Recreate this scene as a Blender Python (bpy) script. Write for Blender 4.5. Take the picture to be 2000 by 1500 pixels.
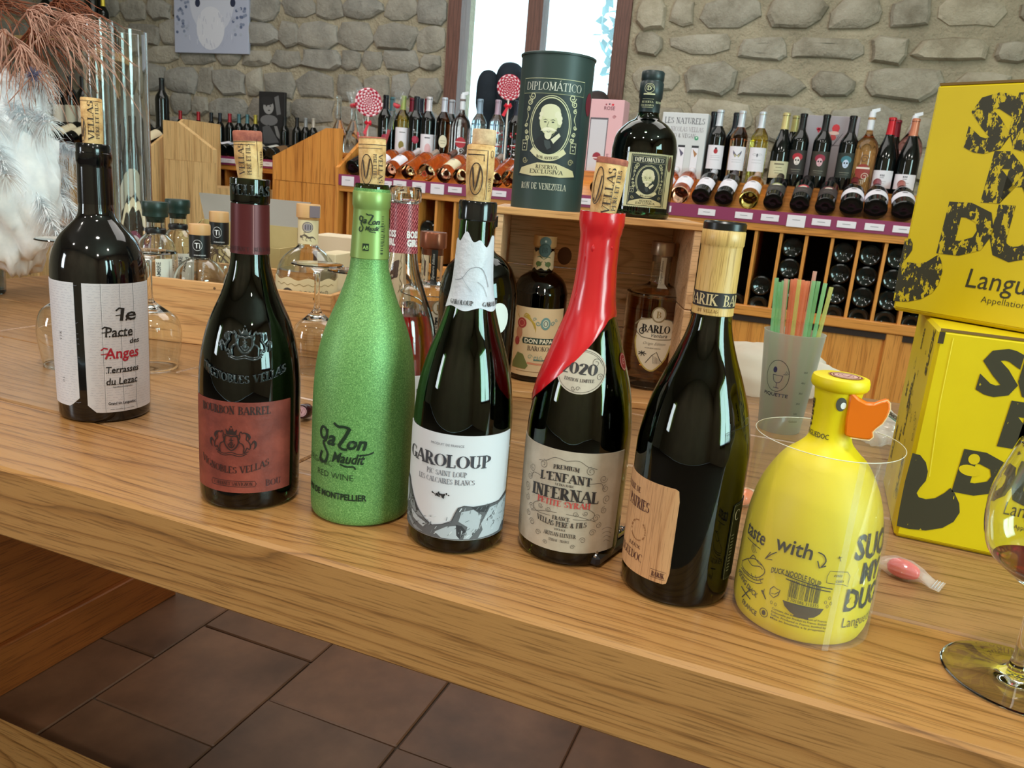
import bpy, bmesh, math, random
from mathutils import Vector, Matrix, noise
for o in list(bpy.data.objects): bpy.data.objects.remove(o)
S = bpy.context.scene; COL = S.collection; PI = math.pi; R = math.radians
rnd = random.Random(7)

# ------------------------------------------------------------------ camera
EYE = 1.155                      # eye height above the tiles; the bar top is at 0.84
FPX = 1520.0; PITCH = R(14.2); ROLL = R(4.85); YAW = R(20.6)
FW = Vector((-math.sin(YAW)*math.cos(PITCH), math.cos(YAW)*math.cos(PITCH), -math.sin(PITCH)))
_rt = Vector((math.cos(YAW), math.sin(YAW), 0)); _up = _rt.cross(FW)
RT = _rt*math.cos(ROLL)+_up*math.sin(ROLL); UP = _up*math.cos(ROLL)-_rt*math.sin(ROLL)
cam_d = bpy.data.cameras.new('camera'); cam = bpy.data.objects.new('camera', cam_d); COL.objects.link(cam)
cam_d.sensor_width = 36; cam_d.lens = FPX/2000*36; cam_d.clip_start = .02; cam_d.clip_end = 200
m = Matrix.Identity(4)
for i, v in enumerate((RT, UP, -FW)):
    for k in range(3): m[k][i] = v[k]
m.translation = (0, 0, EYE); cam.matrix_world = m; S.camera = cam
cam_d.dof.use_dof = True; cam_d.dof.focus_distance = .74; cam_d.dof.aperture_fstop = 26
S.view_settings.view_transform = 'Standard'; S.view_settings.look = 'None'
S.view_settings.gamma = 1; S.view_settings.exposure = 0.03
S.cycles.max_bounces = 14; S.cycles.transmission_bounces = 12; S.cycles.transparent_max_bounces = 16
S.cycles.caustics_refractive = True; S.cycles.caustics_reflective = False; S.cycles.sample_clamp_indirect = 6
# ------------------------------------------------------------------ world and lamps
W = bpy.data.worlds.new('daylight'); S.world = W; W.use_nodes = True
bg = W.node_tree.nodes['Background']; bg.inputs[0].default_value = (.62, .90, 1, 1); bg.inputs[1].default_value = 4.2
def area(name, loc, target, sx, sy, power, color):
    d = bpy.data.lights.new(name, 'AREA'); d.shape = 'RECTANGLE'; d.size = sx; d.size_y = sy; d.energy = power; d.color = color
    o = bpy.data.objects.new(name, d); COL.objects.link(o); o.location = loc
    o.rotation_euler = (Vector(target)-Vector(loc)).to_track_quat('-Z', 'Y').to_euler(); return o
area('daylight_right_window', (3.28, -.45, 1.72), (-.3, .62, 1.1), 1.35, 1.6, 96, (.62, 1, .96))
area('daylight_left_window', (-3.2, -1.9, 1.6), (-.4, .8, 1.1), .5, 1.0, 26, (.85, .94, 1))
for lx in (-2.2, -.1, 2.0):
    for ly in (-1.9, .1):
        d = bpy.data.lights.new('ceiling_spot', 'AREA'); d.shape = 'DISK'; d.size = .22; d.energy = 22; d.color = (1, .95, .87)
        o = bpy.data.objects.new('ceiling_spot', d); COL.objects.link(o); o.location = (lx, ly, 3.16)
area('room_fill_light', (-1.6, 2.6, 3.14), (-1.6, 2.7, 0), 4.5, 1.6, 64, (1, .97, .92))  # added soft fill for the back of the room, not a real panel

def G(px, py, z=.84):            # the point of the photograph (px, py) on the level z
    d = RT*((px-1000)/FPX)-UP*((py-750)/FPX)+FW; d = d*((z-EYE)/d.z); return Vector((d.x, d.y, z))
def WY(px, py, Y):               # the same on the vertical plane y = Y
    d = RT*((px-1000)/FPX)-UP*((py-750)/FPX)+FW; d = d*(Y/d.y); return Vector((d.x, d.y, d.z+EYE))

# ------------------------------------------------------------------ materials
MATS = {}
def newmat(name):
    m = bpy.data.materials.new(name); m.use_nodes = True; return m, m.node_tree.nodes, m.node_tree.links, m.node_tree.nodes['Principled BSDF']
def lin(c):
    return tuple(((x/255)/12.92 if x/255 <= .04045 else ((x/255+.055)/1.055)**2.4) for x in c)+(1,)
def paint(rgb, rough=.5, metal=0, spec=.5, alpha=1, trans=0, coat=0, emit=0):
    k = ('p', tuple(rgb), rough, metal, spec, alpha, trans, coat, emit)
    if k in MATS: return MATS[k]
    m, N, L, P = newmat('paint_%d_%d_%d' % tuple(rgb)); P.inputs['Base Color'].default_value = lin(rgb)
    P.inputs['Roughness'].default_value = rough; P.inputs['Metallic'].default_value = metal; P.inputs['Specular IOR Level'].default_value = spec
    P.inputs['Alpha'].default_value = alpha; P.inputs['Transmission Weight'].default_value = trans; P.inputs['Coat Weight'].default_value = coat
    if emit: P.inputs['Emission Color'].default_value = lin(rgb); P.inputs['Emission Strength'].default_value = emit
    MATS[k] = m; return m
def glass(rgb, rough=0.0, ior=1.48):
    k = ('g', tuple(rgb), rough, ior)
    if k in MATS: return MATS[k]
    m, N, L, P = newmat('glass'); P.inputs['Base Color'].default_value = lin(rgb); P.inputs['Roughness'].default_value = rough
    P.inputs['Transmission Weight'].default_value = 1; P.inputs['IOR'].default_value = ior; MATS[k] = m; return m
def film(rgb, op=.12, rough=.05, gloss=.055):                                   # thin clear plastic: mostly see-through with a gloss
    m, N, L, P = newmat('clear_film'); T = N.new('ShaderNodeBsdfTransparent'); Gl = N.new('ShaderNodeBsdfGlossy'); 
    Df = N.new('ShaderNodeBsdfDiffuse'); Df.inputs[0].default_value = lin(rgb); M1 = N.new('ShaderNodeMixShader'); M2 = N.new('ShaderNodeMixShader')
    Gl.inputs['Roughness'].default_value = rough; M1.inputs[0].default_value = op
    L.new(T.outputs[0], M1.inputs[1]); L.new(Df.outputs[0], M1.inputs[2]); M2.inputs[0].default_value = gloss
    L.new(M1.outputs[0], M2.inputs[1]); L.new(Gl.outputs[0], M2.inputs[2]); L.new(M2.outputs[0], N['Material Output'].inputs[0]); return m
def plastic(rgb, op=.6):                                            # tinted see-through plastic that lets light glow through it
    m, N, L, P = newmat('tinted_plastic'); T = N.new('ShaderNodeBsdfTransparent'); T.inputs[0].default_value = lin(tuple(int(255-(255-c)*.45) for c in rgb)); D = N.new('ShaderNodeBsdfTranslucent'); D.inputs[0].default_value = lin(rgb); D2 = N.new('ShaderNodeBsdfDiffuse'); D2.inputs[0].default_value = lin(rgb)
    X = N.new('ShaderNodeMixShader'); X.inputs[0].default_value = .5; Y = N.new('ShaderNodeMixShader'); Y.inputs[0].default_value = op
    L.new(D.outputs[0], X.inputs[1]); L.new(D2.outputs[0], X.inputs[2]); L.new(T.outputs[0], Y.inputs[1]); L.new(X.outputs[0], Y.inputs[2]); L.new(Y.outputs[0], N['Material Output'].inputs[0]); return m
def coords(N, L, scale=(1, 1, 1), rand=True, kind='Object'):
    tc = N.new('ShaderNodeTexCoord'); mp = N.new('ShaderNodeMapping'); mp.inputs['Scale'].default_value = scale
    if rand:
        oi = N.new('ShaderNodeObjectInfo'); mu = N.new('ShaderNodeVectorMath'); mu.operation = 'SCALE'; mu.inputs[0].default_value = (31, 17, 23)
        ad = N.new('ShaderNodeVectorMath'); L.new(oi.outputs['Random'], mu.inputs['Scale']); L.new(tc.outputs[kind], ad.inputs[0]); L.new(mu.outputs[0], ad.inputs[1])
        L.new(ad.outputs[0], mp.inputs['Vector'])
    else: L.new(tc.outputs[kind], mp.inputs['Vector'])
    return mp.outputs[0]
def ramp(N, L, src, stops):
    r = N.new('ShaderNodeValToRGB'); e = r.color_ramp.elements
    while len(e) > len(stops): e.remove(e[-1])
    while len(e) < len(stops): e.new(.5)
    for x, (p, c) in zip(e, stops): x.position = p; x.color = c if len(c) == 4 else lin(c)
    L.new(src, r.inputs[0]); return r.outputs[0]
def mixc(N, L, f, a, b, mode='MIX'):
    n = N.new('ShaderNodeMix'); n.data_type = 'RGBA'; n.blend_type = mode
    if isinstance(f, (int, float)): n.inputs[0].default_value = f
    else: L.new(f, n.inputs[0])
    for s, v in ((6, a), (7, b)):
        if isinstance(v, tuple): n.inputs[s].default_value = v
        else: L.new(v, n.inputs[s])
    return n.outputs[2]
def noisetex(N, L, vec, scale, detail=4, rough=.55, dist=0):
    n = N.new('ShaderNodeTexNoise'); n.inputs['Scale'].default_value = scale; n.inputs['Detail'].default_value = detail
    n.inputs['Roughness'].default_value = rough; n.inputs['Distortion'].default_value = dist; L.new(vec, n.inputs['Vector']); return n
def wood(name, light, mid, dark, axis=0, ring=26, rough=.38, dist=1.0, stretch=.22, fine=1.0, line=.55, coat=0, knots=False, spec=.5):
    """Grain runs along the local axis; cathedral lines come from a stretched, warped ring pattern, pores from fine streaks."""
    m, N, L, P = newmat(name); sc = [1, 1, 1]; sc[axis] = stretch
    v = coords(N, L, tuple(sc)); w = noisetex(N, L, v, 4.0, 3, .5)
    sub = N.new('ShaderNodeVectorMath'); sub.operation = 'SUBTRACT'; sub.inputs[1].default_value = (.5, .5, .5); L.new(w.outputs['Color'], sub.inputs[0])
    scn = N.new('ShaderNodeVectorMath'); scn.operation = 'SCALE'; scn.inputs['Scale'].default_value = .16*dist; L.new(sub.outputs[0], scn.inputs[0])
    ad = N.new('ShaderNodeVectorMath'); L.new(v, ad.inputs[0]); L.new(scn.outputs[0], ad.inputs[1])
    wv = N.new('ShaderNodeTexWave'); wv.wave_type = 'RINGS'; wv.rings_direction = 'XYZ'[axis]; wv.wave_profile = 'SAW'
    wv.inputs['Scale'].default_value = ring; wv.inputs['Distortion'].default_value = .8; wv.inputs['Detail'].default_value = 4; wv.inputs['Detail Scale'].default_value = 3.5
    L.new(ad.outputs[0], wv.inputs['Vector'])
    rl = ramp(N, L, wv.outputs['Fac'], [(0, mid), (.08, light), (.62, light), (.86, mid), (.965, dark), (1, mid)])
    sc2 = [230*fine]*3; sc2[axis] = 7*fine; f = noisetex(N, L, coords(N, L, tuple(sc2)), 1.6, 2, .6)
    fr = ramp(N, L, f.outputs['Fac'], [(.36, tuple(int(c*.62) for c in mid)), (.47, (255, 255, 255)), (1, (255, 255, 255))])
    big = noisetex(N, L, v, 3.0, 3); br = ramp(N, L, big.outputs['Fac'], [(.32, mid), (.66, light)])
    c = mixc(N, L, line, br, rl); c = mixc(N, L, .42, c, fr, 'MULTIPLY')
    if knots:
        vo = N.new('ShaderNodeTexVoronoi'); vo.inputs['Scale'].default_value = 5; L.new(ad.outputs[0], vo.inputs['Vector'])
        kr = ramp(N, L, vo.outputs['Distance'], [(.0, (0, 0, 0, 1)), (.06, (0, 0, 0, 1)), (.12, (1, 1, 1, 1))]); c = mixc(N, L, kr, lin(dark), c)
    L.new(c, P.inputs['Base Color']); P.inputs['Roughness'].default_value = rough; P.inputs['Coat Weight'].default_value = coat; P.inputs['Coat Roughness'].default_value = .25; P.inputs['Specular IOR Level'].default_value = spec
    b = N.new('ShaderNodeBump'); b.inputs['Strength'].default_value = .15; b.inputs['Distance'].default_value = .001
    L.new(f.outputs['Fac'], b.inputs['Height']); L.new(b.outputs[0], P.inputs['Normal']); return m
def mottled(name, stops, scale=8, rough=.8, bump=.3, bscale=40, dist=.01, spec=.4, metal=0, detail=5):
    m, N, L, P = newmat(name); v = coords(N, L); n = noisetex(N, L, v, scale, detail, .6)
    L.new(ramp(N, L, n.outputs['Fac'], stops), P.inputs['Base Color']); P.inputs['Roughness'].default_value = rough
    P.inputs['Specular IOR Level'].default_value = spec; P.inputs['Metallic'].default_value = metal
    n2 = noisetex(N, L, v, bscale, 4, .6); b = N.new('ShaderNodeBump'); b.inputs['Strength'].default_value = bump; b.inputs['Distance'].default_value = dist
    L.new(n2.outputs['Fac'], b.inputs['Height']); L.new(b.outputs[0], P.inputs['Normal']); return m
def roughprint(name, ink, paper, amount=.45, scale=260, stretch=(1, 1, .35)):  # block-print ink with gaps where the paper shows
    m, N, L, P = newmat(name); v = coords(N, L, stretch, False); n = noisetex(N, L, v, scale, 3, .7)
    f = ramp(N, L, n.outputs['Fac'], [(amount, (0, 0, 0, 1)), (amount+.04, (1, 1, 1, 1))])
    L.new(mixc(N, L, f, lin(paper), lin(ink)), P.inputs['Base Color']); P.inputs['Roughness'].default_value = .55; return m

# ------------------------------------------------------------------ mesh helpers
def link(name, verts, faces, mat, parent=None, smooth=False, angle=35, fm=None):
    me = bpy.data.meshes.new(name); me.from_pydata([tuple(v) for v in verts], [], faces)
    for x in (mat if isinstance(mat, list) else [mat]): me.materials.append(x)
    if fm:
        for p, i in zip(me.polygons, fm): p.material_index = i
    me.update()
    if smooth:
        me.shade_smooth()
        if angle: me.set_sharp_from_angle(angle=R(angle))
    o = bpy.data.objects.new(name, me); COL.objects.link(o)
    if parent: o.parent = parent
    return o
class MB:
    def __init__(s): s.v = []; s.f = []
    def add(s, V, F, M=None):
        n = len(s.v); s.v += [(M @ Vector(v)) if M else Vector(v) for v in V]; s.f += [tuple(i+n for i in f) for f in F]; return s
    def box(s, x0, x1, y0, y1, z0, z1, M=None, b=0.0):
        if b <= 0:
            V = [(x, y, z) for x in (x0, x1) for y in (y0, y1) for z in (z0, z1)]
            return s.add(V, [(0, 1, 3, 2), (4, 6, 7, 5), (0, 4, 5, 1), (2, 3, 7, 6), (0, 2, 6, 4), (1, 5, 7, 3)], M)
        bm = bmesh.new(); bmesh.ops.create_cube(bm, size=1)
        bmesh.ops.scale(bm, vec=(x1-x0, y1-y0, z1-z0), verts=bm.verts); bmesh.ops.translate(bm, vec=((x0+x1)/2, (y0+y1)/2, (z0+z1)/2), verts=bm.verts)
        bmesh.ops.bevel(bm, geom=bm.edges[:], offset=b, segments=1, affect='EDGES', profile=.5)
        return s.bm(bm, M)
    def bm(s, bm, M=None):
        bm.verts.index_update(); r = s.add([v.co.copy() for v in bm.verts], [[v.index for v in f.verts] for f in bm.faces], M); bm.free(); return r
    def tube(s, pts, rad, n=6, cap=True, M=None):
        pts = [Vector(p) for p in pts]; V = []; F = []; up = Vector((0, 0, 1))
        for i, p in enumerate(pts):
            t = (pts[min(i+1, len(pts)-1)]-pts[max(i-1, 0)]).normalized(); a = t.cross(up)
            if a.length < .05: a = t.cross(Vector((1, 0, 0)))
            a.normalize(); b = t.cross(a); r = rad[i] if isinstance(rad, (list, tuple)) else rad
            V += [p+(a*math.cos(2*PI*k/n)+b*math.sin(2*PI*k/n))*r for k in range(n)]
        for i in range(len(pts)-1):
            for k in range(n): F.append((i*n+k, i*n+(k+1) % n, (i+1)*n+(k+1) % n, (i+1)*n+k))
        if cap: F += [tuple(range(n))[::-1], tuple(range((len(pts)-1)*n, len(pts)*n))]
        return s.add(V, F, M)
    def lathe(s, prof, n=40, M=None):
        V = []; F = []; idx = []
        for r, z in prof:
            if r < 1e-6: idx.append([len(V)]); V.append((0, 0, z))
            else: idx.append(list(range(len(V), len(V)+n))); V += [(r*math.cos(2*PI*k/n), r*math.sin(2*PI*k/n), z) for k in range(n)]
        for a, b in zip(idx, idx[1:]):
            for k in range(n):
                k2 = (k+1) % n
                if len(a) == 1 and len(b) > 1: F.append((a[0], b[k], b[k2])[::-1])
                elif len(b) == 1 and len(a) > 1: F.append((a[k], a[k2], b[0]))
                elif len(a) > 1: F.append((a[k], a[k2], b[k2], b[k]))
        return s.add(V, F, M)
    def build(s, name, mat, parent=None, smooth=False, angle=35): return link(name, s.v, s.f, mat, parent, smooth, angle)
def spline(pts, k=5):                                               # Catmull-Rom through (r, z); a doubled point keeps a corner
    out = []
    for i in range(len(pts)-1):
        p1, p2 = pts[i], pts[i+1]
        if abs(p1[0]-p2[0])+abs(p1[1]-p2[1]) < 1e-7: continue
        p0 = pts[i-1] if i > 0 else p1; p3 = pts[i+2] if i+2 < len(pts) else p2
        for j in range(k):
            t = j/k
            out.append(tuple(.5*((2*p1[q])+(-p0[q]+p2[q])*t+(2*p0[q]-5*p1[q]+4*p2[q]-p3[q])*t*t+(-p0[q]+3*p1[q]-3*p2[q]+p3[q])*t**3) for q in (0, 1)))
    out.append(tuple(pts[-1])); return out
def rfun(prof):                                                     # radius at a height, from the outer wall of a profile
    P = sorted(((z, r) for r, z in prof if r > .004), key=lambda a: a[0])
    def f(z):
        if z <= P[0][0]: return P[0][1]
        for a, b in zip(P, P[1:]):
            if a[0] <= z <= b[0]: return a[1]+(b[1]-a[1])*((z-a[0])/max(1e-9, b[0]-a[0]))
        return P[-1][1]
    return f
def thing(name, label, cat, loc=(0, 0, 0), rz=0.0, group=None, face=False):
    o = bpy.data.objects.new(name, None); COL.objects.link(o); o.empty_display_size = .02; o.location = loc
    if face: rz = math.atan2(-loc[0], loc[1])+rz        # local -Y looks back to the viewer's side of the bar
    o.rotation_euler = (0, 0, rz); tag(o, label, cat, group); return o
def tag(o, label=None, cat=None, group=None, kind=None):
    if label: o['label'] = label
    if cat: o['category'] = cat
    if group: o['group'] = group
    if kind: o['kind'] = kind
    return o
def copy_tree(o, parent=None):
    c = o.copy(); COL.objects.link(c)
    if parent: c.parent = parent
    for ch in list(o.children): copy_tree(ch, c)
    return c

# ------------------------------------------------------------------ flat print: lettering and drawings
_tc = {}
def font2d(txt, bold=0.0):
    k = (txt, bold)
    if k in _tc: return _tc[k]
    cu = bpy.data.curves.new('t', 'FONT'); cu.body = txt; cu.size = 1; cu.resolution_u = 2; cu.offset = bold
    ob = bpy.data.objects.new('t', cu); me = bpy.data.meshes.new_from_object(ob)
    V = [(v.co.x, v.co.y) for v in me.vertices]; F = [tuple(p.vertices) for p in me.polygons]
    bpy.data.objects.remove(ob); bpy.data.curves.remove(cu); bpy.data.meshes.remove(me)
    xs = [v[0] for v in V] or [0]; x0 = min(xs); V = [((x-x0)/.729, y/.729) for x, y in V]
    _tc[k] = (V, F, (max(xs)-x0)/.729); return _tc[k]
# serif capitals: v = thick stem, h = thin bar, d = diagonal (x0,y0,x1,y1,thick?), a = arc (cx,cy,rx,ry,from,to)
SER = {
 'A': (.86, 'd0.05,0,.43,1,0 d.81,0,.43,1,1 h.2,.66,.33 s.05,0 s.81,0'), 'B': (.72, 'v.16,0,1 a.3,.75,.26,.25,-90,90 a.3,.26,.32,.26,-90,90 h.1,.35,.985 h.1,.35,.51 h.1,.35,.015 s.16,0 s.16,1'),
 'C': (.78, 'a.45,.5,.38,.5,50,310 t.72,.82'), 'D': (.84, 'v.16,0,1 a.32,.5,.44,.5,-90,90 h.1,.35,.985 h.1,.35,.015'), 'E': (.7, 'v.16,0,1 h.1,.62,.985 h.16,.5,.5 h.1,.64,.015 e.62,.9 e.64,.1 s.16,0 s.16,1'),
 'F': (.66, 'v.16,0,1 h.1,.6,.985 h.16,.48,.5 e.6,.9 s.16,0 s.16,1'), 'G': (.84, 'a.45,.5,.38,.5,50,310 v.74,.05,.42 s.74,.42 t.72,.82'), 'H': (.84, 'v.16,0,1 v.68,0,1 h.16,.68,.5 s.16,0 s.16,1 s.68,0 s.68,1'),
 'I': (.36, 'v.18,0,1 s.18,0 s.18,1'), 'J': (.5, 'v.32,.15,1 a.18,.16,.14,.16,180,360 s.32,1'), 'K': (.82, 'v.16,0,1 d.2,.45,.66,1,0 d.3,.55,.74,0,1 s.16,0 s.16,1 s.66,1 s.74,0'),
 'L': (.66, 'v.16,0,1 h.1,.6,.015 e.6,.12 s.16,0 s.16,1'), 'M': (1.0, 'd.14,0,.16,1,0 d.16,1,.5,.1,1 d.5,.1,.84,1,0 v.86,0,1 s.14,0 s.14,1 s.86,0 s.86,1'), 'N': (.86, 'd.16,0,.16,1,0 d.16,1,.7,0,1 d.7,0,.7,1,0 s.16,0 s.14,1 s.7,1'),
 'O': (.84, 'a.42,.5,.36,.5,0,360'), 'P': (.68, 'v.16,0,1 a.3,.73,.28,.27,-90,90 h.1,.35,.985 h.1,.35,.47 s.16,0 s.16,1'), 'Q': (.84, 'a.42,.5,.36,.5,0,360 d.5,.2,.76,-.12,1'),
 'R': (.8, 'v.16,0,1 a.3,.74,.27,.26,-90,90 h.1,.35,.985 h.1,.35,.49 d.34,.5,.7,0,1 s.16,0 s.16,1 s.72,0'), 'S': (.62, 'a.31,.74,.2,.25,40,265 a.31,.26,.23,.26,-140,85 e.5,.86 e.08,.14'),
 'T': (.74, 'v.36,0,1 h.04,.68,.985 e.04,.9 e.68,.9 s.36,0'), 'U': (.82, 'v.16,.3,1 a.41,.3,.25,.29,180,360 d.66,.3,.66,1,0 s.16,1 s.66,1'), 'V': (.82, 'd.08,1,.42,0,1 d.76,1,.42,0,0 s.08,1 s.76,1'),
 'W': (1.1, 'd.08,1,.34,0,1 d.56,1,.34,0,0 d.56,1,.8,0,1 d1.04,1,.8,0,0 s.08,1 s.56,1 s1.04,1'), 'X': (.8, 'd.08,1,.7,0,1 d.7,1,.08,0,0 s.08,1 s.7,1 s.08,0 s.7,0'), 'Y': (.78, 'd.06,1,.39,.45,1 d.72,1,.39,.45,0 v.39,0,.45 s.06,1 s.72,1 s.39,0'),
 'Z': (.7, 'h.08,.6,.985 d.6,1,.08,0,1 h.08,.62,.015 e.08,.9 e.62,.1'), '2': (.6, 'a.3,.74,.2,.24,-20,180 d.48,.68,.1,.03,1 h.08,.54,.03'), '0': (.6, 'a.3,.5,.23,.5,0,360'),
 "'": (.26, 'd.12,.75,.15,1,1'), '&': (.8, 'a.32,.74,.16,.24,0,360 a.32,.25,.24,.25,60,360 d.24,.6,.7,0,1'), '-': (.4, 'h.05,.35,.42'), ' ': (.42, ''), '.': (.3, 'v.14,0,.12'),
}
def serif2d(txt, bold=1.0):
    k = ('S', txt, bold)
    if k in _tc: return _tc[k]
    V = []; F = []; X = 0; T = .085*bold; t = .032*(.6+.4*bold)
    def quad(a, b, c, d): n = len(V); V.extend([(X+p[0], p[1]) for p in (a, b, c, d)]); F.append((n, n+1, n+2, n+3))
    for ch in txt.upper():
        acc = ch in 'ÁÈÉ'; ch = {'Á': 'A', 'È': 'E', 'É': 'E'}.get(ch, ch); w, spec = SER.get(ch, SER[' '])
        if acc: quad((w*.45, 1.07), (w*.52, 1.07), (w*.68, 1.27), (w*.56, 1.27))
        for it in spec.split():
            c, q = it[0], [float(z) for z in it[1:].split(',')]
            if c == 'v': quad((q[0]-T, q[1]), (q[0]+T, q[1]), (q[0]+T, q[2]), (q[0]-T, q[2]))
            elif c == 'h': quad((q[0], q[2]-t), (q[1], q[2]-t), (q[1], q[2]+t), (q[0], q[2]+t))
            elif c == 's': quad((q[0]-T-.09, q[1]-t), (q[0]+T+.09, q[1]-t), (q[0]+T+.09, q[1]+t), (q[0]-T-.09, q[1]+t))
            elif c in 'et': quad((q[0]-t, q[1]-.12), (q[0]+t, q[1]-.12), (q[0]+t, q[1]+.12), (q[0]-t, q[1]+.12))
            elif c == 'd':
                h = T if q[4] else t*1.1; dx, dy = q[2]-q[0], q[3]-q[1]; l = math.hypot(dx, dy); nx, ny = -dy/l*h, dx/l*h
                quad((q[0]-nx, q[1]-ny), (q[0]+nx, q[1]+ny), (q[2]+nx, q[3]+ny), (q[2]-nx, q[3]-ny))
            elif c == 'a':
                n = max(5, int(abs(q[5]-q[4])/24)); pr = []
                for i in range(n+1):
                    a = R(q[4]+(q[5]-q[4])*i/n); hw = t+(T-t)*abs(math.cos(a)); 
                    pr.append(((q[0]+(q[2]-hw)*math.cos(a), q[1]+(q[3]-hw*.6)*math.sin(a)), (q[0]+(q[2]+hw)*math.cos(a), q[1]+(q[3]+hw*.3)*math.sin(a))))
                for a, b in zip(pr, pr[1:]): quad(a[0], a[1], b[1], b[0])
        X += w+.06
    _tc[k] = (V, F, max(.01, X-.06)); return _tc[k]
class Art:
    """Flat print in metres (x along the surface, y up), painted in layers; wrapped on a bottle or laid on a flat side."""
    def __init__(s): s.v = []; s.f = []; s.m = []; s.mats = []
    def mi(s, mat):
        if isinstance(mat, tuple): mat = paint(mat, .55)
        if mat not in s.mats: s.mats.append(mat)
        return s.mats.index(mat)
    def poly(s, pts, mat, lay=1, faces=None):
        n = len(s.v); s.v += [(p[0], p[1], lay) for p in pts]; k = s.mi(mat)
        for f in (faces or [tuple(range(len(pts)))]): s.f.append(tuple(n+i for i in f)); s.m.append(k)
        return s
    def rect(s, x0, y0, x1, y1, mat, lay=1): return s.poly([(x0, y0), (x1, y0), (x1, y1), (x0, y1)], mat, lay)
    def ell(s, cx, cy, rx, ry, mat, lay=1, n=20, a0=0, a1=360, rot=0):
        P = []
        for i in range(n):
            a = R(a0+(a1-a0)*i/(n if a1-a0 >= 360 else n-1)); x, y = rx*math.cos(a), ry*math.sin(a); P.append((cx+x*math.cos(rot)-y*math.sin(rot), cy+x*math.sin(rot)+y*math.cos(rot)))
        return s.poly(P, mat, lay)
    def line(s, pts, w, mat, lay=1, closed=False, taper=False, smooth=0):
        if smooth: pts = spline(pts, smooth)
        if closed: pts = list(pts)+[pts[0], pts[1]]
        L = []
        for i, p in enumerate(pts):
            a = pts[max(i-1, 0)]; b = pts[min(i+1, len(pts)-1)]; dx, dy = b[0]-a[0], b[1]-a[1]; l = math.hypot(dx, dy) or 1
            h = w/2*(max(.15, math.sin(PI*i/(len(pts)-1))) if taper else 1); L.append(((p[0]-dy/l*h, p[1]+dx/l*h), (p[0]+dy/l*h, p[1]-dx/l*h)))
        V = [q for pr in L for q in pr]; return s.poly(V, mat, lay, [(2*i, 2*i+1, 2*i+3, 2*i+2) for i in range(len(L)-1)])
    def ring(s, cx, cy, rx, ry, w, mat, lay=1, a0=0, a1=360, n=30):
        return s.line([(cx+rx*math.cos(R(a0+(a1-a0)*i/n)), cy+ry*math.sin(R(a0+(a1-a0)*i/n))) for i in range(n+1)], w, mat, lay)
    def text(s, t, x, y, h, mat, lay=1, serif=0, bold=0.0, rot=0, arc=0, shear=0, sx=1, width=None, align='c', sp=0):
        V, F, w = serif2d(t, serif) if serif else font2d(t, bold)
        if width: sx = width/(w*h)
        o = {'c': -w/2, 'l': 0, 'r': -w}[align]; P = []
        c_, s_ = math.cos(R(rot)), math.sin(R(rot))
        for a, b in V:
            a = (a+o); X = (a+b*shear)*h*sx; Y = b*h+arc*(a*h*sx)**2; P.append((x+X*c_-Y*s_, y+X*s_+Y*c_))
        return s.poly(P, mat, lay, F)
    def swirl(s, x, y, r, w, mat, lay=1, turn=1, a0=0, n=16, span=500, flip=1):   # a scroll of penwork
        return s.line([(x+flip*r*(1-i/n*.75)*math.cos(R(a0+turn*span*i/n)), y+r*(1-i/n*.75)*math.sin(R(a0+turn*span*i/n))) for i in range(n+1)], w, mat, lay)
    def flat(s, name, parent, O=(0, 0, 0), X=(1, 0, 0), Y=(0, 0, 1), eps=.0003, step=.00012):
        O, X, Y = Vector(O), Vector(X), Vector(Y); Nn = X.cross(Y)
        return link(name, [O+X*a+Y*b+Nn*(eps+step*l) for a, b, l in s.v], s.f, s.mats or [paint((0, 0, 0))], parent, fm=s.m)
    def wrap(s, name, parent, rf, phi0=0, eps=.0007, step=.00015, cut=.0035, cuty=0):
        bm = bmesh.new(); bv = [bm.verts.new(v) for v in s.v]
        for f, k in zip(s.f, s.m):
            try: q = bm.faces.new([bv[i] for i in f]); q.material_index = k
            except ValueError: pass
        bm.verts.ensure_lookup_table(); xs = [v[0] for v in s.v]; ys = [v[1] for v in s.v]
        def cuts(lo, hi, st, no):
            k = math.ceil(lo/st)
            while k*st < hi:
                bmesh.ops.bisect_plane(bm, geom=bm.verts[:]+bm.edges[:]+bm.faces[:], plane_co=(k*st*no[0], k*st*no[1], 0), plane_no=no, dist=1e-7); k += 1
        if cut: cuts(min(xs), max(xs), cut, (1, 0, 0))
        if cuty: cuts(min(ys), max(ys), cuty, (0, 1, 0))
        for v in bm.verts:
            x, y, l = v.co; r0 = rf(y); a = R(phi0)+x/max(r0, .004); r = r0+eps+l*step; v.co = (r*math.sin(a), -r*math.cos(a), y)
        me = bpy.data.meshes.new(name); bm.to_mesh(me); bm.free()
        for x in s.mats: me.materials.append(x)
        me.shade_smooth(); o = bpy.data.objects.new(name, me); COL.objects.link(o); o.parent = parent; return o
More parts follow.
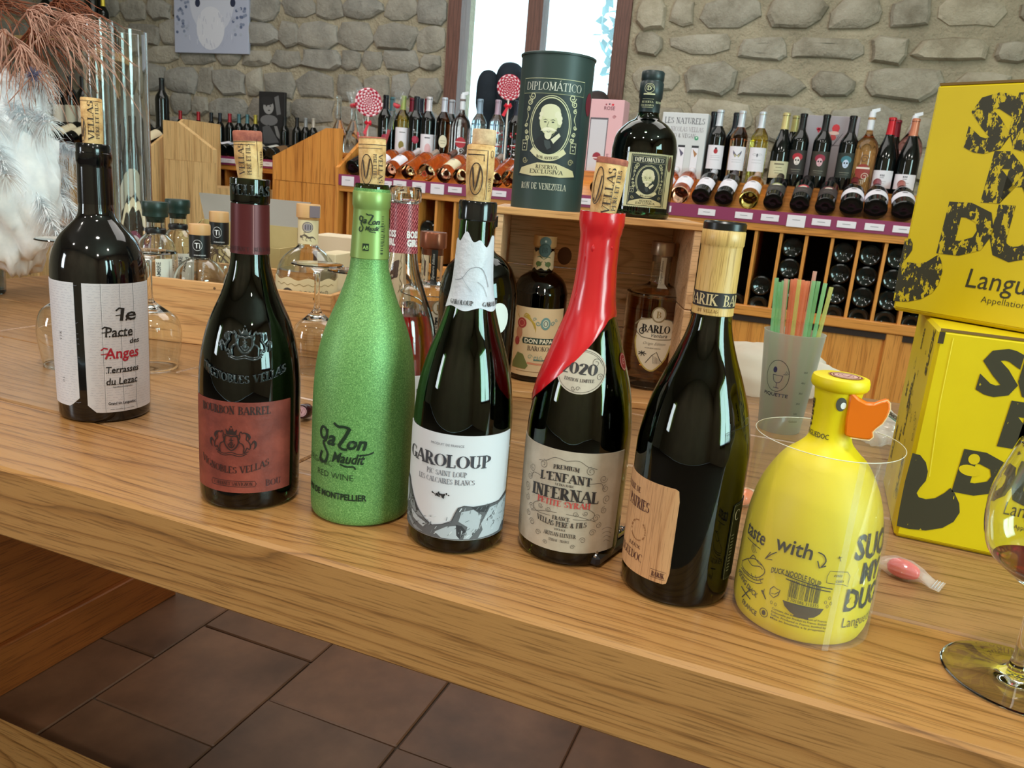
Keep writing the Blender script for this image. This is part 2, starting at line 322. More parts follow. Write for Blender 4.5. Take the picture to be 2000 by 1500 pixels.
def sticker(name, parent, rf, a0, a1, z0, z1, mat, eps=.0006, n=None, m=8, edge=None, corner=0):
    """A paper label bent round the bottle, with a thin edge; edge(u, v) may nudge the outline."""
    n = n or max(6, int((a1-a0)/5)); V = []; F = []
    for e in (eps, .0001):
        for j in range(m+1):
            for i in range(n+1):
                u, v = i/n, j/m; a = R(a0+(a1-a0)*u); z = z0+(z1-z0)*v
                if edge: da, dz = edge(u, v); a += R(da); z += dz
                if corner:
                    r0 = rf(z); lx = (a1-a0)*PI/180*r0; cx = min(u, 1-u)*lx; cz = min(v, 1-v)*(z1-z0)
                    if cx < corner and cz < corner:
                        d = math.hypot(corner-cx, corner-cz)
                        if d > corner:
                            k = corner/d; nx = corner-(corner-cx)*k; nz = corner-(corner-cz)*k
                            a += (nx-cx)/r0*(1 if u < .5 else -1); z += (nz-cz)*(1 if v < .5 else -1)
                r = rf(z)+e; V.append((r*math.sin(a), -r*math.cos(a), z))
    N1 = (n+1)*(m+1)
    for j in range(m):
        for i in range(n): q = j*(n+1)+i; F.append((q, q+1, q+n+2, q+n+1))
    bd = [i for i in range(n+1)]+[j*(n+1)+n for j in range(1, m+1)]+[m*(n+1)+i for i in range(n-1, -1, -1)]+[j*(n+1) for j in range(m-1, 0, -1)]
    for a, b in zip(bd, bd[1:]+bd[:1]): F.append((a, a+N1, b+N1, b))
    return link(name, V, F, mat, parent, True, 50)
# ================================================================== the room
M_TILE = None
def tile_mat():
    m, N, L, P = newmat('stone_floor_tile'); v = coords(N, L); n = noisetex(N, L, v, 5, 5, .6)
    c = ramp(N, L, n.outputs['Fac'], [(.3, (96, 68, 50)), (.5, (122, 88, 66)), (.7, (142, 104, 78))])
    oi = N.new('ShaderNodeObjectInfo'); c = mixc(N, L, .45, c, ramp(N, L, oi.outputs['Random'], [(0, (150, 140, 128)), (.5, (190, 165, 140)), (1, (215, 190, 165))]), 'MULTIPLY')
    L.new(c, P.inputs['Base Color']); P.inputs['Roughness'].default_value = .42
    n2 = noisetex(N, L, v, 14, 3); b = N.new('ShaderNodeBump'); b.inputs['Strength'].default_value = .25; b.inputs['Distance'].default_value = .004
    L.new(n2.outputs['Fac'], b.inputs['Height']); L.new(b.outputs[0], P.inputs['Normal']); return m
M_TILE = tile_mat(); M_GROUT = mottled('floor_grout', [(.3, (80, 68, 58)), (.7, (100, 86, 74))], 20)
floor = MB().box(-7, 3.5, -3, 4.7, -.12, -.006).build('floor', M_GROUT); tag(floor, kind='structure')
tb = MB(); tb.box(-.1632, .1632, -.1632, .1632, -.012, 0, b=.003); tile0 = None
for i in range(-8, 5):
    for j in range(-1, 9):
        x = -.985+.33*i+.165; y = 1.07+(0 if i < 0 and i % 2 else .17)+.33*j-.33*2+.165
        if tile0 is None: t = tile0 = tb.build('tile', M_TILE)
        else: t = tile0.copy(); COL.objects.link(t)
        t.parent = floor; t.location = (x+rnd.uniform(-.001, .001), y, 0); t.rotation_euler = (rnd.uniform(-.003, .003), rnd.uniform(-.003, .003), rnd.choice((0, PI/2)))
# ---- stone wall with its window opening
WALLY = 4.4; WX0, WX1, WZ0, WZ1 = -2.235, -1.15, 1.16, 2.75
M_MORT = mottled('lime_mortar', [(.3, (142, 133, 114)), (.55, (168, 157, 135)), (.75, (186, 175, 152))], 3, .95, .9, 22, .03)
def stone_mat(name, a, b, c):
    m, N, L, P = newmat(name); v = coords(N, L); n = noisetex(N, L, v, 7, 6, .65)
    col = ramp(N, L, n.outputs['Fac'], [(.3, a), (.5, b), (.72, c)])
    oi = N.new('ShaderNodeObjectInfo'); col = mixc(N, L, .5, col, ramp(N, L, oi.outputs['Random'], [(0, (170, 166, 160)), (.4, (222, 214, 200)), (.7, (205, 206, 208)), (1, (250, 238, 214))]), 'MULTIPLY')
    L.new(col, P.inputs['Base Color']); P.inputs['Roughness'].default_value = .92; P.inputs['Specular IOR Level'].default_value = .25
    n2 = noisetex(N, L, v, 16, 6, .7); b2 = N.new('ShaderNodeBump'); b2.inputs['Strength'].default_value = .9; b2.inputs['Distance'].default_value = .02
    L.new(n2.outputs['Fac'], b2.inputs['Height']); L.new(b2.outputs[0], P.inputs['Normal']); return m
M_STONE = stone_mat('limestone', (150, 142, 126), (184, 177, 162), (205, 199, 186))
M_STONE2 = stone_mat('grey_limestone', (144, 142, 136), (168, 165, 158), (186, 183, 175))
wb = MB()
for x0, x1, z0, z1 in ((-7, WX0, 0, 3.2), (WX1, 3.5, 0, 3.2), (WX0, WX1, 0, WZ0), (WX0, WX1, WZ1, 3.2)): wb.box(x0, x1, WALLY, WALLY+.35, z0, z1)
wall = wb.build('wall_back', M_MORT); tag(wall, kind='structure')
sr = random.Random(11)
for left, X0, X1 in ((True, -6.3, WX0-.02), (False, WX1+.02, 1.45)):
    z = 1.10
    while z < 2.42:
        h = sr.uniform(.11, .19) if left else sr.uniform(.13, .24); x = X0
        while x < X1-.05:
            w = min(sr.uniform(.13, .34) if left else sr.uniform(.14, .38), X1-x) if x+.12 < X1 else X1-x
            gap = sr.uniform(-.006, .008) if left else sr.uniform(.016, .042); hh = h*sr.uniform(.82, 1.04); n = sr.randint(8, 10); pts = []
            cx, cz = x+w/2, z+h/2+sr.uniform(-.012, .012); a0 = sr.uniform(0, .5); ex = sr.uniform(4, 8)
            for k in range(n):
                a = a0+2*PI*(k+sr.uniform(-.28, .28))/n; c, s_ = math.cos(a), math.sin(a); rr = (abs(c)**ex+abs(s_)**ex)**(-1/ex)*sr.uniform(.84, 1.08)
                pts.append((cx+(w/2-gap/2)*rr*c, cz+(hh/2-gap/2)*rr*s_))
            d = sr.uniform(.012, .03) if left else sr.uniform(.016, .036); V = []; F = []
            for sc, y in ((1.04, .004), (1.0, -d*.55), (.86, -d), (.45, -d-sr.uniform(0, .012))):
                V += [(cx+(px-cx)*sc, WALLY+y+(sr.uniform(-.004, .004) if sc < 1 else 0), cz+(pz-cz)*sc) for px, pz in pts]
            for q in range(3):
                for k in range(n): k2 = (k+1) % n; F.append((q*n+k, q*n+k2, q*n+n+k2, q*n+n+k))
            F.append(tuple(range(3*n, 4*n)))
            C = Vector((cx, WALLY, cz)); o = link('stone', [Vector(v)-C for v in V], F, M_STONE2 if left else M_STONE, wall, True, 28); o.location = C
            x += w
        z += h
lw = MB().box(-7.0, -6.8, -3, 4.4, 0, 3.2).build('wall_left', mottled('plaster', [(.3, (196, 184, 160)), (.7, (214, 203, 182))], 2)); tag(lw, kind='structure')
mattedwall = mottled('lime_plaster', [(.3, (176, 160, 132)), (.7, (198, 182, 154))], 2)
cl = MB().box(-7, 3.5, -3, 4.75, 3.2, 3.35).build('ceiling', mottled('ceiling_paint', [(.3, (205, 196, 178)), (.7, (222, 214, 198))], 2)); tag(cl, kind='structure')
def wall_opening(name, win_name, x, y0, y1, ya, yb, z0, z1, mat, side):
    w = MB()
    for a, b, c, d in ((y0, ya, 0, 3.2), (yb, y1, 0, 3.2), (ya, yb, 0, z0), (ya, yb, z1, 3.2)): w.box(min(x, x+side*.2), max(x, x+side*.2), a, b, c, d)
    tag(w.build(name, mat), kind='structure'); f = thing(win_name, None, None); tag(f, kind='structure'); wm = paint((96, 62, 50), .5)
    for a, b, c, d in ((ya, ya+.06, z0, z1), (yb-.06, yb, z0, z1), (ya, yb, z0, z0+.06), (ya, yb, z1-.06, z1), ((ya+yb)/2-.03, (ya+yb)/2+.03, z0, z1)): MB().box(x-.02, x+.05, a, b, c, d).build('window_frame', wm, f)
wall_opening('wall_right', 'window_2', 3.35, -3, 4.4, -1.2, .3, .85, 2.6, mattedwall, 1)
tag(MB().box(-7, 3.55, -3.2, -3.0, 0, 3.2).build('wall_front', mattedwall), kind='structure')
# ---- window: brown frame, mullion, panes, hanging sheer slats, and the garden beyond
M_WF = wood('window_wood', (112, 74, 62), (92, 58, 50), (58, 36, 34), 2, 20, .45)
win = thing('window_1', None, None, (0, 0, 0)); tag(win, kind='structure')
fb = MB().box(WX0, WX0+.085, WALLY-.02, WALLY+.1, WZ0, WZ1).build('window_frame', M_WF, win)
MB().box(WX1-.085, WX1, WALLY-.02, WALLY+.1, WZ0, WZ1).build('window_frame', M_WF, win)
MB().box(WX0, WX1, WALLY-.03, WALLY+.12, WZ0, WZ0+.05).build('window_sill', M_WF, win)
MB().box(-1.745, -1.655, WALLY-.01, WALLY+.09, WZ0+.05, WZ1).build('mullion', M_WF, win)
for a, b in ((WX0+.085, -1.745), (-1.655, WX1-.085)): MB().box(a, b, WALLY+.04, WALLY+.046, WZ0+.05, WZ1).build('pane', film((225, 245, 250), .03, .02), win)
def sheer():
    m, N, L, P = newmat('sheer_fabric'); T = N.new('ShaderNodeBsdfTransparent'); D = N.new('ShaderNodeBsdfTranslucent'); D.inputs[0].default_value = (.85, .95, 1, 1)
    X = N.new('ShaderNodeMixShader'); X.inputs[0].default_value = .22; L.new(T.outputs[0], X.inputs[1]); L.new(D.outputs[0], X.inputs[2]); L.new(X.outputs[0], N['Material Output'].inputs[0]); return m
bl = thing('vertical_blind', 'sheer white vertical blind hanging behind the glass of the window', 'blind', (0, WALLY+.22, WZ0+.1)); M_SH = sheer()
for k in range(11):
    x = WX0+.09+k*.096; V = [(x+dx, dy, zz) for zz in (0, WZ1-WZ0-.1) for dx, dy in ((0, 0), (.05, .012), (.1, 0))]
    link('blind_slat', V, [(0, 1, 4, 3), (1, 2, 5, 4)], M_SH, bl, True, 0)
M_LEAF = mottled('garden_leaves', [(.3, (30, 84, 92)), (.6, (62, 130, 138)), (.8, (120, 190, 196))], 6, .6)
def leafball(name, label, cx, cy, cz, rx, rz, n, mat, sz=.07, seed=3):
    q = random.Random(seed); V = []; F = []
    for _ in range(n):
        a, b = q.uniform(0, 2*PI), math.acos(q.uniform(-1, 1)); rr = q.uniform(.55, 1.05)
        c = Vector((cx+rx*rr*math.sin(b)*math.cos(a), cy+rx*rr*math.sin(b)*math.sin(a), cz+rz*rr*math.cos(b)))
        u = Vector((q.gauss(0, 1), q.gauss(0, 1), q.gauss(0, 1))).normalized()*sz*q.uniform(.6, 1.3); w = u.cross(Vector((q.gauss(0, 1), q.gauss(0, 1), q.gauss(0, 1)))).normalized()*sz*.5
        k = len(V); V += [c-u, c+w, c+u, c-w]; F.append((k, k+1, k+2, k+3))
    return V, F
gt = thing('garden_tree', 'leafy tree growing outside the window', 'tree', (-2.2, 8.2, 0)); V, F = leafball('', '', .95, 0, 2.9, 1.15, 1.3, 2600, None, .085)
fo = link('foliage', V, F, M_LEAF, gt); MB().tube([(0.9, 0, 0), (.92, 0, 1.2), (.98, 0, 2.4)], [.11, .09, .04], 8).build('trunk', paint((84, 84, 78)), gt, True)
M_DK = mottled('dark_silhouette', [(.3, (16, 24, 34)), (.7, (26, 38, 50))], 9)  # near-black colour stands in for the forms' backlit silhouettes
for k, (px, pt, pb_, w, Y) in enumerate(((955, 136, 300, .052, 4.26), (999, 121, 300, .082, 4.30), (1168, 176, 290, .075, 4.26))):
    c = WY(px, pt, Y); t = thing('display_form', ('slim dark rounded form standing in the window, its side bulging toward the stone wall', 'broad dark dome-topped form standing in the window behind the striped lollipop', 'low brown dome-topped form standing above the pink gift carton')[k], 'display form', (c.x, Y, 1.23), group='dark forms in the window')
    H_ = c.z-1.23; pf = spline([(0, H_), (w*.55, H_-.012), (w*.9, H_-.05), (w, H_-.11), (w*.95, H_-.2), (w*.55, H_-.28), (w*.42, H_*.35), (w*.5, 0), (0, 0)], 4); mk = M_DK if k < 2 else paint((52, 40, 38), .7)
    MB().lathe(pf, 20, Matrix.Scale(1.25, 4, (1, 0, 0)) if k == 0 else Matrix.Identity(4)).build('form_body', mk, t, True, 60); MB().lathe([(0, 0), (w*.9, 0), (w*.9, .012), (0, .014)], 20).build('form_base', mk, t, True)
MB().box(WX0-.1, WX1+.1, 4.10, 4.40, 1.20, 1.23, b=.003).build('window_sill', M_WF, win)
gd = MB().box(-30, 30, 4.8, 60, -.2, -.05).build('garden_ground', mottled('pale_gravel', [(.3, (200, 205, 200)), (.7, (225, 228, 222))], 2)); tag(gd, kind='structure')

# ================================================================== shelving along the wall
M_PINE = wood('honey_pine', (224, 152, 72), (206, 130, 54), (140, 76, 28), 2, 5, .42, 1.6, .10, .6, .42)
M_PINEX = wood('honey_pine_rail', (218, 146, 68), (200, 126, 52), (140, 78, 30), 0, 8, .42, 1.4, .10, .6, .42)
M_PALE = wood('pale_pine', (226, 188, 132), (208, 166, 110), (158, 110, 68), 2, 5, .45, 1.6, .10, .6, .42)
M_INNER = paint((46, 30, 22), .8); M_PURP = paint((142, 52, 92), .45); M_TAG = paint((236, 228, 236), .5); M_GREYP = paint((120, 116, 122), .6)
YF = 3.3
def price_strip(par, x0, x1, y, z0, z1, tags, double=()):
    st = MB().box(x0, x1, y-.006, y, z0, z1).build('price_strip', M_PURP, par)
    for i, tx in enumerate(tags):
        if not x0 < tx < x1: continue
        w = .034; b = MB().box(tx-w, tx+w, y-.009, y-.006, (z0+z1)/2-.014-(.014 if i in double else 0), (z0+z1)/2+.011+(.006 if i in double else 0), b=.0007).build('price_tag', M_TAG, st)
        A = Art(); A.rect(-.014, -.0015, .014, .0005, (140, 136, 146)); A.flat('lettering', b, (tx, y-.0092, (z0+z1)/2), (1, 0, 0), (0, 0, 1))
def shelf_unit(name, label, x0, x1, y, pitch, first, mat, matx, tags, gable=True, dy=.5, ztop=1.145, dbl=(), up=.105):
    u = thing(name, label, 'shelf', (0, 0, 0)); zs = ztop-.05
    price_strip(u, x0, x1, y-.012, zs, ztop, tags, dbl)
    MB().box(x0, x1, y-.012, y+.03, zs-.03, zs, b=.002).build('front_rail', matx, u)
    MB().add([(x0, y-.006, ztop-.02), (x1, y-.006, ztop-.02), (x1, y+.30, ztop+up-.02), (x0, y+.30, ztop+up-.02), (x0, y-.006, ztop-.035), (x1, y-.006, ztop-.035), (x1, y+.30, ztop+up-.035), (x0, y+.30, ztop+up-.035)], [(0, 1, 2, 3), (7, 6, 5, 4), (0, 4, 5, 1), (3, 2, 6, 7)]).build('sloping_shelf', matx, u)
    MB().box(x0, x1, y+.24, y+.262, ztop-.0, ztop+up, b=.002).build('riser', matx, u)
    MB().box(x0, x1, y+.24, y+dy, ztop+up-.02, ztop+up).build('upper_shelf', matx, u)
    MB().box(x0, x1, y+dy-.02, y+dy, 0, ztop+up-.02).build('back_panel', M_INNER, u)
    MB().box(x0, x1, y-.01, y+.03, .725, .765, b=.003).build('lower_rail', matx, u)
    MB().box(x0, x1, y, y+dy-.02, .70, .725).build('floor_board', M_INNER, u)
    for k in range(int((x1-x0)/.42)+1):
        a = x0+.42*k; b = min(a+.42, x1)
        if b-a < .05: continue
        MB().box(a+.03, b-.03, y+.012, y+.024, .06, .725).build('base_panel', mat, u); MB().box(a-.0 if k == 0 else a-.03, a+.03, y-.002, y+.03, 0, .725, b=.003).build('stile', mat, u)
    x = first
    while x < x1-.01:
        if x > x0: MB().box(x-.006, x+.006, y, y+.33, .765, zs-.03).build('divider', mat, u)
        x += pitch
    if gable:
        for gx in (x0-.02, x1):
            MB().add([(gx+a, yy, zz) for a in (0, .02) for yy, zz in ((y-.015, 0), (y-.015, ztop+.03), (y+.22, ztop+.19), (y+dy, ztop+.19), (y+dy, 0))], [(0, 1, 2, 3, 4), (9, 8, 7, 6, 5), (0, 5, 6, 1), (1, 6, 7, 2), (2, 7, 8, 3), (3, 8, 9, 4)]).build('side_panel', mat, u)
    return u
tg = [WY(px, py, YF).x for px, py in ((684, 345), (757, 353), (785, 360), (822, 363), (858, 366), (892, 372), (978, 380), (1145, 385), (1297, 404), (1382, 411), (1454, 418), (1505, 421), (1556, 426), (1604, 434), (1653, 438), (1707, 445), (1762, 449))]
unit = shelf_unit('wine_shelf', 'long honey-coloured wine shelf under the window with a purple price strip', -2.21, 1.25, YF, .0954, WY(1475, 470, YF).x-.0954*20, M_PINE, M_PINEX, tg, dbl=(0, 2, 3, 4, 12))
# end panels of the two shelves that flank the alcove, boarded vertically
def end_panel(name, label, pts, y, mat, seams, zseam):
    t = thing(name, label, 'panel', (0, 0, 0)); 
    def top(x):
        for (a, za), (b, zb) in zip(pts, pts[1:]):
            if a <= x <= b: return za+(zb-za)*(x-a)/(b-a)
        return pts[-1][1]
    xs = [pts[0][0]]+[s for s in seams]+[pts[-1][0]]
    for a, b in zip(xs, xs[1:]):
        g = .0012; brk = [a+g]+[p[0] for p in pts if a+g < p[0] < b-g]+[b-g]; V = []
        for yy in (y, y+.03): V += [(x, yy, zseam+.001) for x in brk]+[(x, yy, top(x)) for x in brk[::-1]]
        n = len(brk)*2; F = [tuple(range(n)), tuple(range(n, 2*n))[::-1]]+[(k, n+k, n+(k+1) % n, (k+1) % n) for k in range(n)]; o = link('plank', V, F, mat, t)
        MB().box(a+g, b-g, y+.001, y+.03, 0, zseam-.001).build('plank', mat, t)
    V = []; x0, x1 = pts[0][0]+.01, pts[-1][0]-.01
    brk = [x0]+[p[0] for p in pts[1:-1]]+[x1]
    for yy in (y+.032, y+.55): V += [(x, yy, 0) for x in brk]+[(x, yy, 1.02) for x in brk[::-1]]
    n = len(brk)*2; link('carcass', V, [tuple(range(n)), tuple(range(n, 2*n))[::-1]]+[(k, n+k, n+(k+1) % n, (k+1) % n) for k in range(n)], mat, t); return t
end_panel('shelf_end', 'pale boarded end panel with a sloping top, beside the glass vases', [(-3.315, 1.342), (-3.215, 1.338), (-2.985, 1.211)], YF, M_PALE, (-3.235, -3.14, -3.06), 1.145)
ep_ = end_panel('shelf_end', 'orange boarded end panel with a sloping top, between the bare portrait print and the roses', [(-2.612, 1.203), (-2.30, 1.352), (-2.222, 1.354)], YF, M_PINE, (-2.53, -2.43, -2.33), 1.09)
MB().box(-2.60, -2.235, YF+.20, YF+.55, 1.228, 1.251, b=.002).build('ledge', M_PINEX, ep_)
shelf_unit('wine_shelf', 'small wine shelf at the back of the alcove under the portrait print', -4.2, -2.75, 3.93, .12, -3.7, M_PINE, M_PINEX, [-3.62, -3.55, -3.48, -3.41, -3.34, -3.27, -3.2, -3.13], False, .42, 1.19, (), .03)
shelf_unit('wine_shelf', 'wine shelf behind the glass vases with cream-labelled bottles lying on it', -5.6, -3.40, YF, .115, -5.5, M_PALE, M_PINEX, [WY(x, y, YF).x for x, y in ((133, 288), (232, 297), (250, 298), (272, 301))]+[-4.4, -4.6], True, .5, 1.175)
hx = WY(215, 150, 4.2).x; hc = thing('wall_shelf', 'short wooden wall shelf behind the dried fronds', 'shelf', (0, 0, 0)); MB().box(hx-1.5, hx, 4.10, 4.385, 1.86, 1.885, b=.002).build('shelf_board', M_PALE, hc)
for x in (hx-.2, hx-1.2): MB().box(x-.012, x+.012, 4.2, 4.385, 1.78, 1.86, b=.002).build('bracket', M_PALE, hc)
# pictures on the wall
def picture(name, label, P0, P1, P2, mat, art):
    c = (P0+P2)/2; w = (P1-P0).length; h = abs(P2.z-P0.z); t = thing(name, label, 'picture', c); MB().box(-w/2, w/2, 0, .02, -h/2, h/2, b=.002).build('canvas', mat, t); A = Art(); art(A, w, h); A.flat('print', t, (0, -.0005, 0), (1, 0, 0), (0, 0, 1)); return t
def art_white(A, w, h):
    q = random.Random(4)
    A.ell(.02*w, .14*h, .30*w, .42*h, (198, 202, 218), 1, 24); A.ell(-.0*w, -.2*h, .19*w, .26*h, (212, 214, 226), 2, 20); A.ell(.02*w, .3*h, .2*w, .16*h, (224, 226, 236), 3, 20)
    for _ in range(90):
        sx = q.choice((-1, 1)); x = sx*q.uniform(.3, .47)*w; A.ell(x, q.uniform(-.3, .45)*h, .02*w, .02*h, q.choice(((96, 108, 140), (130, 140, 166), (170, 176, 196))), 4+q.random(), 6)
    for _ in range(40): x = q.uniform(-.3, .3)*w; z = q.uniform(-.45, -.05)*h; A.line([(x, z), (x+q.uniform(-.02, .02)*w, z+.06*h)], .004*w, q.choice(((168, 172, 196), (150, 156, 184), (226, 228, 238))), 4+q.random())
    for x in (-.17, .30): A.ell(x*w, .10*h, .035*w, .05*h, (40, 48, 74), 6, 12)
pz = 2.45
picture('wall_picture', 'pale blue-white animal portrait high on the stone wall above the alcove', WY(338, -60, WALLY-.04), WY(485, -54, WALLY-.04), WY(485, 106, WALLY-.04), paint((176, 182, 204), .6), art_white)
def art_dark(A, w, h):
    A.ell(-.12*w, .22*h, .2*w, .13*h, (150, 150, 150), 1, 20); A.ell(-.18*w, .33*h, .26*w, .08*h, (40, 40, 42), 2, 16); A.ell(-.05*w, .24*h, .03*w, .012*h, (30, 30, 30), 3, 8); A.ell(-.2*w, .24*h, .03*w, .012*h, (30, 30, 30), 3, 8); A.ell(-.1*w, .16*h, .05*w, .012*h, (60, 60, 60), 3, 8)
    A.poly([(.1*w, .4*h), (.26*w, .44*h), (.36*w, .1*h), (.2*w, .08*h)], (105, 106, 108)); A.ell(-.1*w, -.02*h, .34*w, .1*h, (110, 110, 112), 1, 16)
    A.poly([(-.35*w, -.15*h), (-.1*w, -.1*h), (.3*w, -.42*h), (-.3*w, -.46*h)], (86, 86, 88)); A.poly([(.1*w, -.12*h), (.22*w, -.12*h), (.4*w, -.4*h), (.2*w, -.3*h)], (128, 128, 128), 2)
picture('photo_print', 'narrow black and white portrait print standing against the wall at the end of the alcove', WY(505, 178, 4.25), WY(556, 181, 4.25), WY(556, 288, 4.25), paint((34, 34, 36), .5), art_dark)
# ================================================================== bottles on the shelves
DKG = paint((10, 14, 14), .08); BDX = [(0, .004), (.030, 0), (.0372, .004), (.0372, .004), (.0372, .17), (.0372, .18), (.034, .20), (.022, .222), (.0145, .235), (.0138, .25), (.0135, .285), (.0148, .287), (.0148, .296), (.013, .299), (0, .299)]
BGN = [(0, .004), (.034, 0), (.042, .005), (.042, .005), (.042, .12), (.0405, .145), (.034, .175), (.024, .205), (.017, .23), (.0145, .26), (.014, .285), (.0152, .287), (.0152, .296), (.013, .299), (0, .299)]
FLA = [(0, .004), (.042, 0), (.048, .005), (.048, .005), (.048, .14), (.047, .17), (.038, .20), (.02, .222), (.013, .24), (.012, .285), (.0145, .287), (.0145, .296), (0, .297)]
TEAR = [(0, .003), (.02, 0), (.03, .01), (.036, .07), (.047, .14), (.05, .18), (.042, .215), (.022, .245), (.013, .262), (.012, .285), (.014, .29), (0, .297)]
ROS = glass((250, 196, 158), .02, 1.34); YEL = glass((238, 222, 120), .02, 1.34); PNK = glass((236, 170, 176), .04, 1.34); CLR = glass((250, 253, 252)); GRNG = glass((96, 120, 40), .02, 1.34)
AMB = glass((244, 190, 132), .03, 1.34)
def shelf_bottle(label, P, shape, gmat, cap, capz=(.232, .3), lab=None, art=None, rz=0, lie=False, group='wine bottles standing on the shelf', spout=False, tilt=70, yaw=0, n=24):
    t = thing('wine_bottle', label, 'bottle', P, 0, group)
    if lie: t.rotation_euler = (R(-tilt), 0, R(yaw))
    else: t.rotation_euler = (0, 0, math.atan2(-P[0], P[1])+rz)
    pf = spline(shape, 3); MB().lathe(pf, n).build('bottle_glass', gmat, t, True, 30); rf = rfun(pf)
    if cap: MB().lathe([(rf(z)+.0006, z) for z in (capz[0], capz[0]+.01, .28, .284, .292, min(.2985, capz[1]))]+[(.012, .3002), (0, .3002)], 16).build('capsule', paint(cap, .35, .3), t, True, 40)
    if spout:
        MB().lathe([(.0128, .245), (.0132, .305), (.011, .320), (0, .321)], 12).add([(-.006, -.009, .308), (-.006, .009, .308), (-.006, -.009, .326), (-.006, .009, .326), (.026, -.006, .322), (.026, .006, .322), (.024, -.006, .334), (.024, .006, .334)], [(0, 1, 3, 2), (4, 6, 7, 5), (0, 4, 5, 1), (2, 3, 7, 6), (0, 2, 6, 4), (1, 5, 7, 3)]).build('spout_cap', paint((226, 230, 240), .4), t, True, 40)
    if lab:
        z0, z1, a, c = lab; l = sticker('label', t, rf, -a, a, z0, z1, paint(c, .6), m=3)
        if art: A = Art(); art(A); A.wrap('print', l, rf, cut=.008)
    return t
SZ = 1.252
def art_red(A): A.ell(0, .125, .009, .011, (172, 30, 44), 1, 10); A.ell(0, .137, .005, .004, (50, 20, 24), 2, 8); [A.rect(-.02, z, .02, z+.0012, (150, 150, 160)) for z in (.105, .098, .088)]
def art_fly(A):
    for s in (-1, 1): A.poly([(0, .112), (s*.019, .134), (s*.017, .12), (s*.008, .104)], (90, 84, 110), 1); A.poly([(s*.002, .11), (s*.012, .12), (s*.008, .106)], (206, 196, 140), 2)
    [A.rect(-.02, z, .02, z+.001, (150, 150, 160)) for z in (.094, .084)]
def art_fly2(A):
    for s in (-1, 1): A.line([(0, .12), (s*.012, .125), (s*.022, .12), (s*.012, .117), (0, .118)], .001, (120, 124, 130))
    A.ell(0, .118, .003, .008, (90, 90, 104), 2, 8); [A.rect(-.02, z, .02, z+.001, (150, 150, 160)) for z in (.098, .086)]
def art_lines(c=(120, 110, 90)):
    def f(A): [A.rect(-w, z, w, z+h, c) for w, z, h in ((.02, .085, .006), (.012, .073, .002), (.018, .06, .002), (.013, .05, .002))]
    return f
def art_skull(scarf, face=(226, 214, 210), dy=0):
    def f(A):
        A.ell(0, .122, .021, .016, scarf, 1, 14); A.ell(0, .106, .012, .017, face, 2, 14)
        for s in (-1, 1): A.ell(s*.005, .109, .0035, .004, (34, 26, 34), 3, 8)
        A.poly([(-.0015, .1), (.0015, .1), (0, .104)], (40, 30, 34), 3); A.rect(-.005, .0945, .005, .0955, (60, 40, 44), 3)
        A.rect(-.02, .07, .02, .0715, (150, 146, 130)); A.rect(-.016, .062, .016, .0632, (120, 116, 104))
    return f
def art_apple(c):
    def f(A): A.text('les', -.008, .135, .006, (230, 230, 235), 1, bold=.03); A.text('Gris', 0, .122, .009, (230, 230, 235), 1, shear=.3); A.ell(0, .09, .017, .019, c, 1, 18); A.ell(-.005, .094, .012, .014, tuple(min(255, x+22) for x in c), 2, 14)
    return f
def art_flor(A):
    q = random.Random(2)
    for _ in range(40): A.ell(q.uniform(-.035, .035), q.uniform(.05, .16), q.uniform(.002, .007), q.uniform(.002, .006), q.choice(((196, 40, 56), (220, 216, 220), (200, 196, 204), (60, 64, 80), (184, 60, 70))), 1+q.random(), 6)
    A.rect(-.02, .09, .02, .094, (236, 232, 232), 3); A.rect(-.02, .084, .02, .086, (196, 30, 40), 3)
def art_logo(A): A.rect(-.008, .06, .008, .062, (90, 90, 100)); [A.rect(x, .066, x+.004, .074, (110, 110, 120)) for x in (-.008, -.002, .004)]; A.rect(-.018, .045, .018, .047, (180, 176, 184)); A.rect(-.013, .037, .013, .039, (190, 186, 192))
def sx(px, py=250, Y=3.655): return WY(px, py, Y).x
WH = (232, 228, 238)
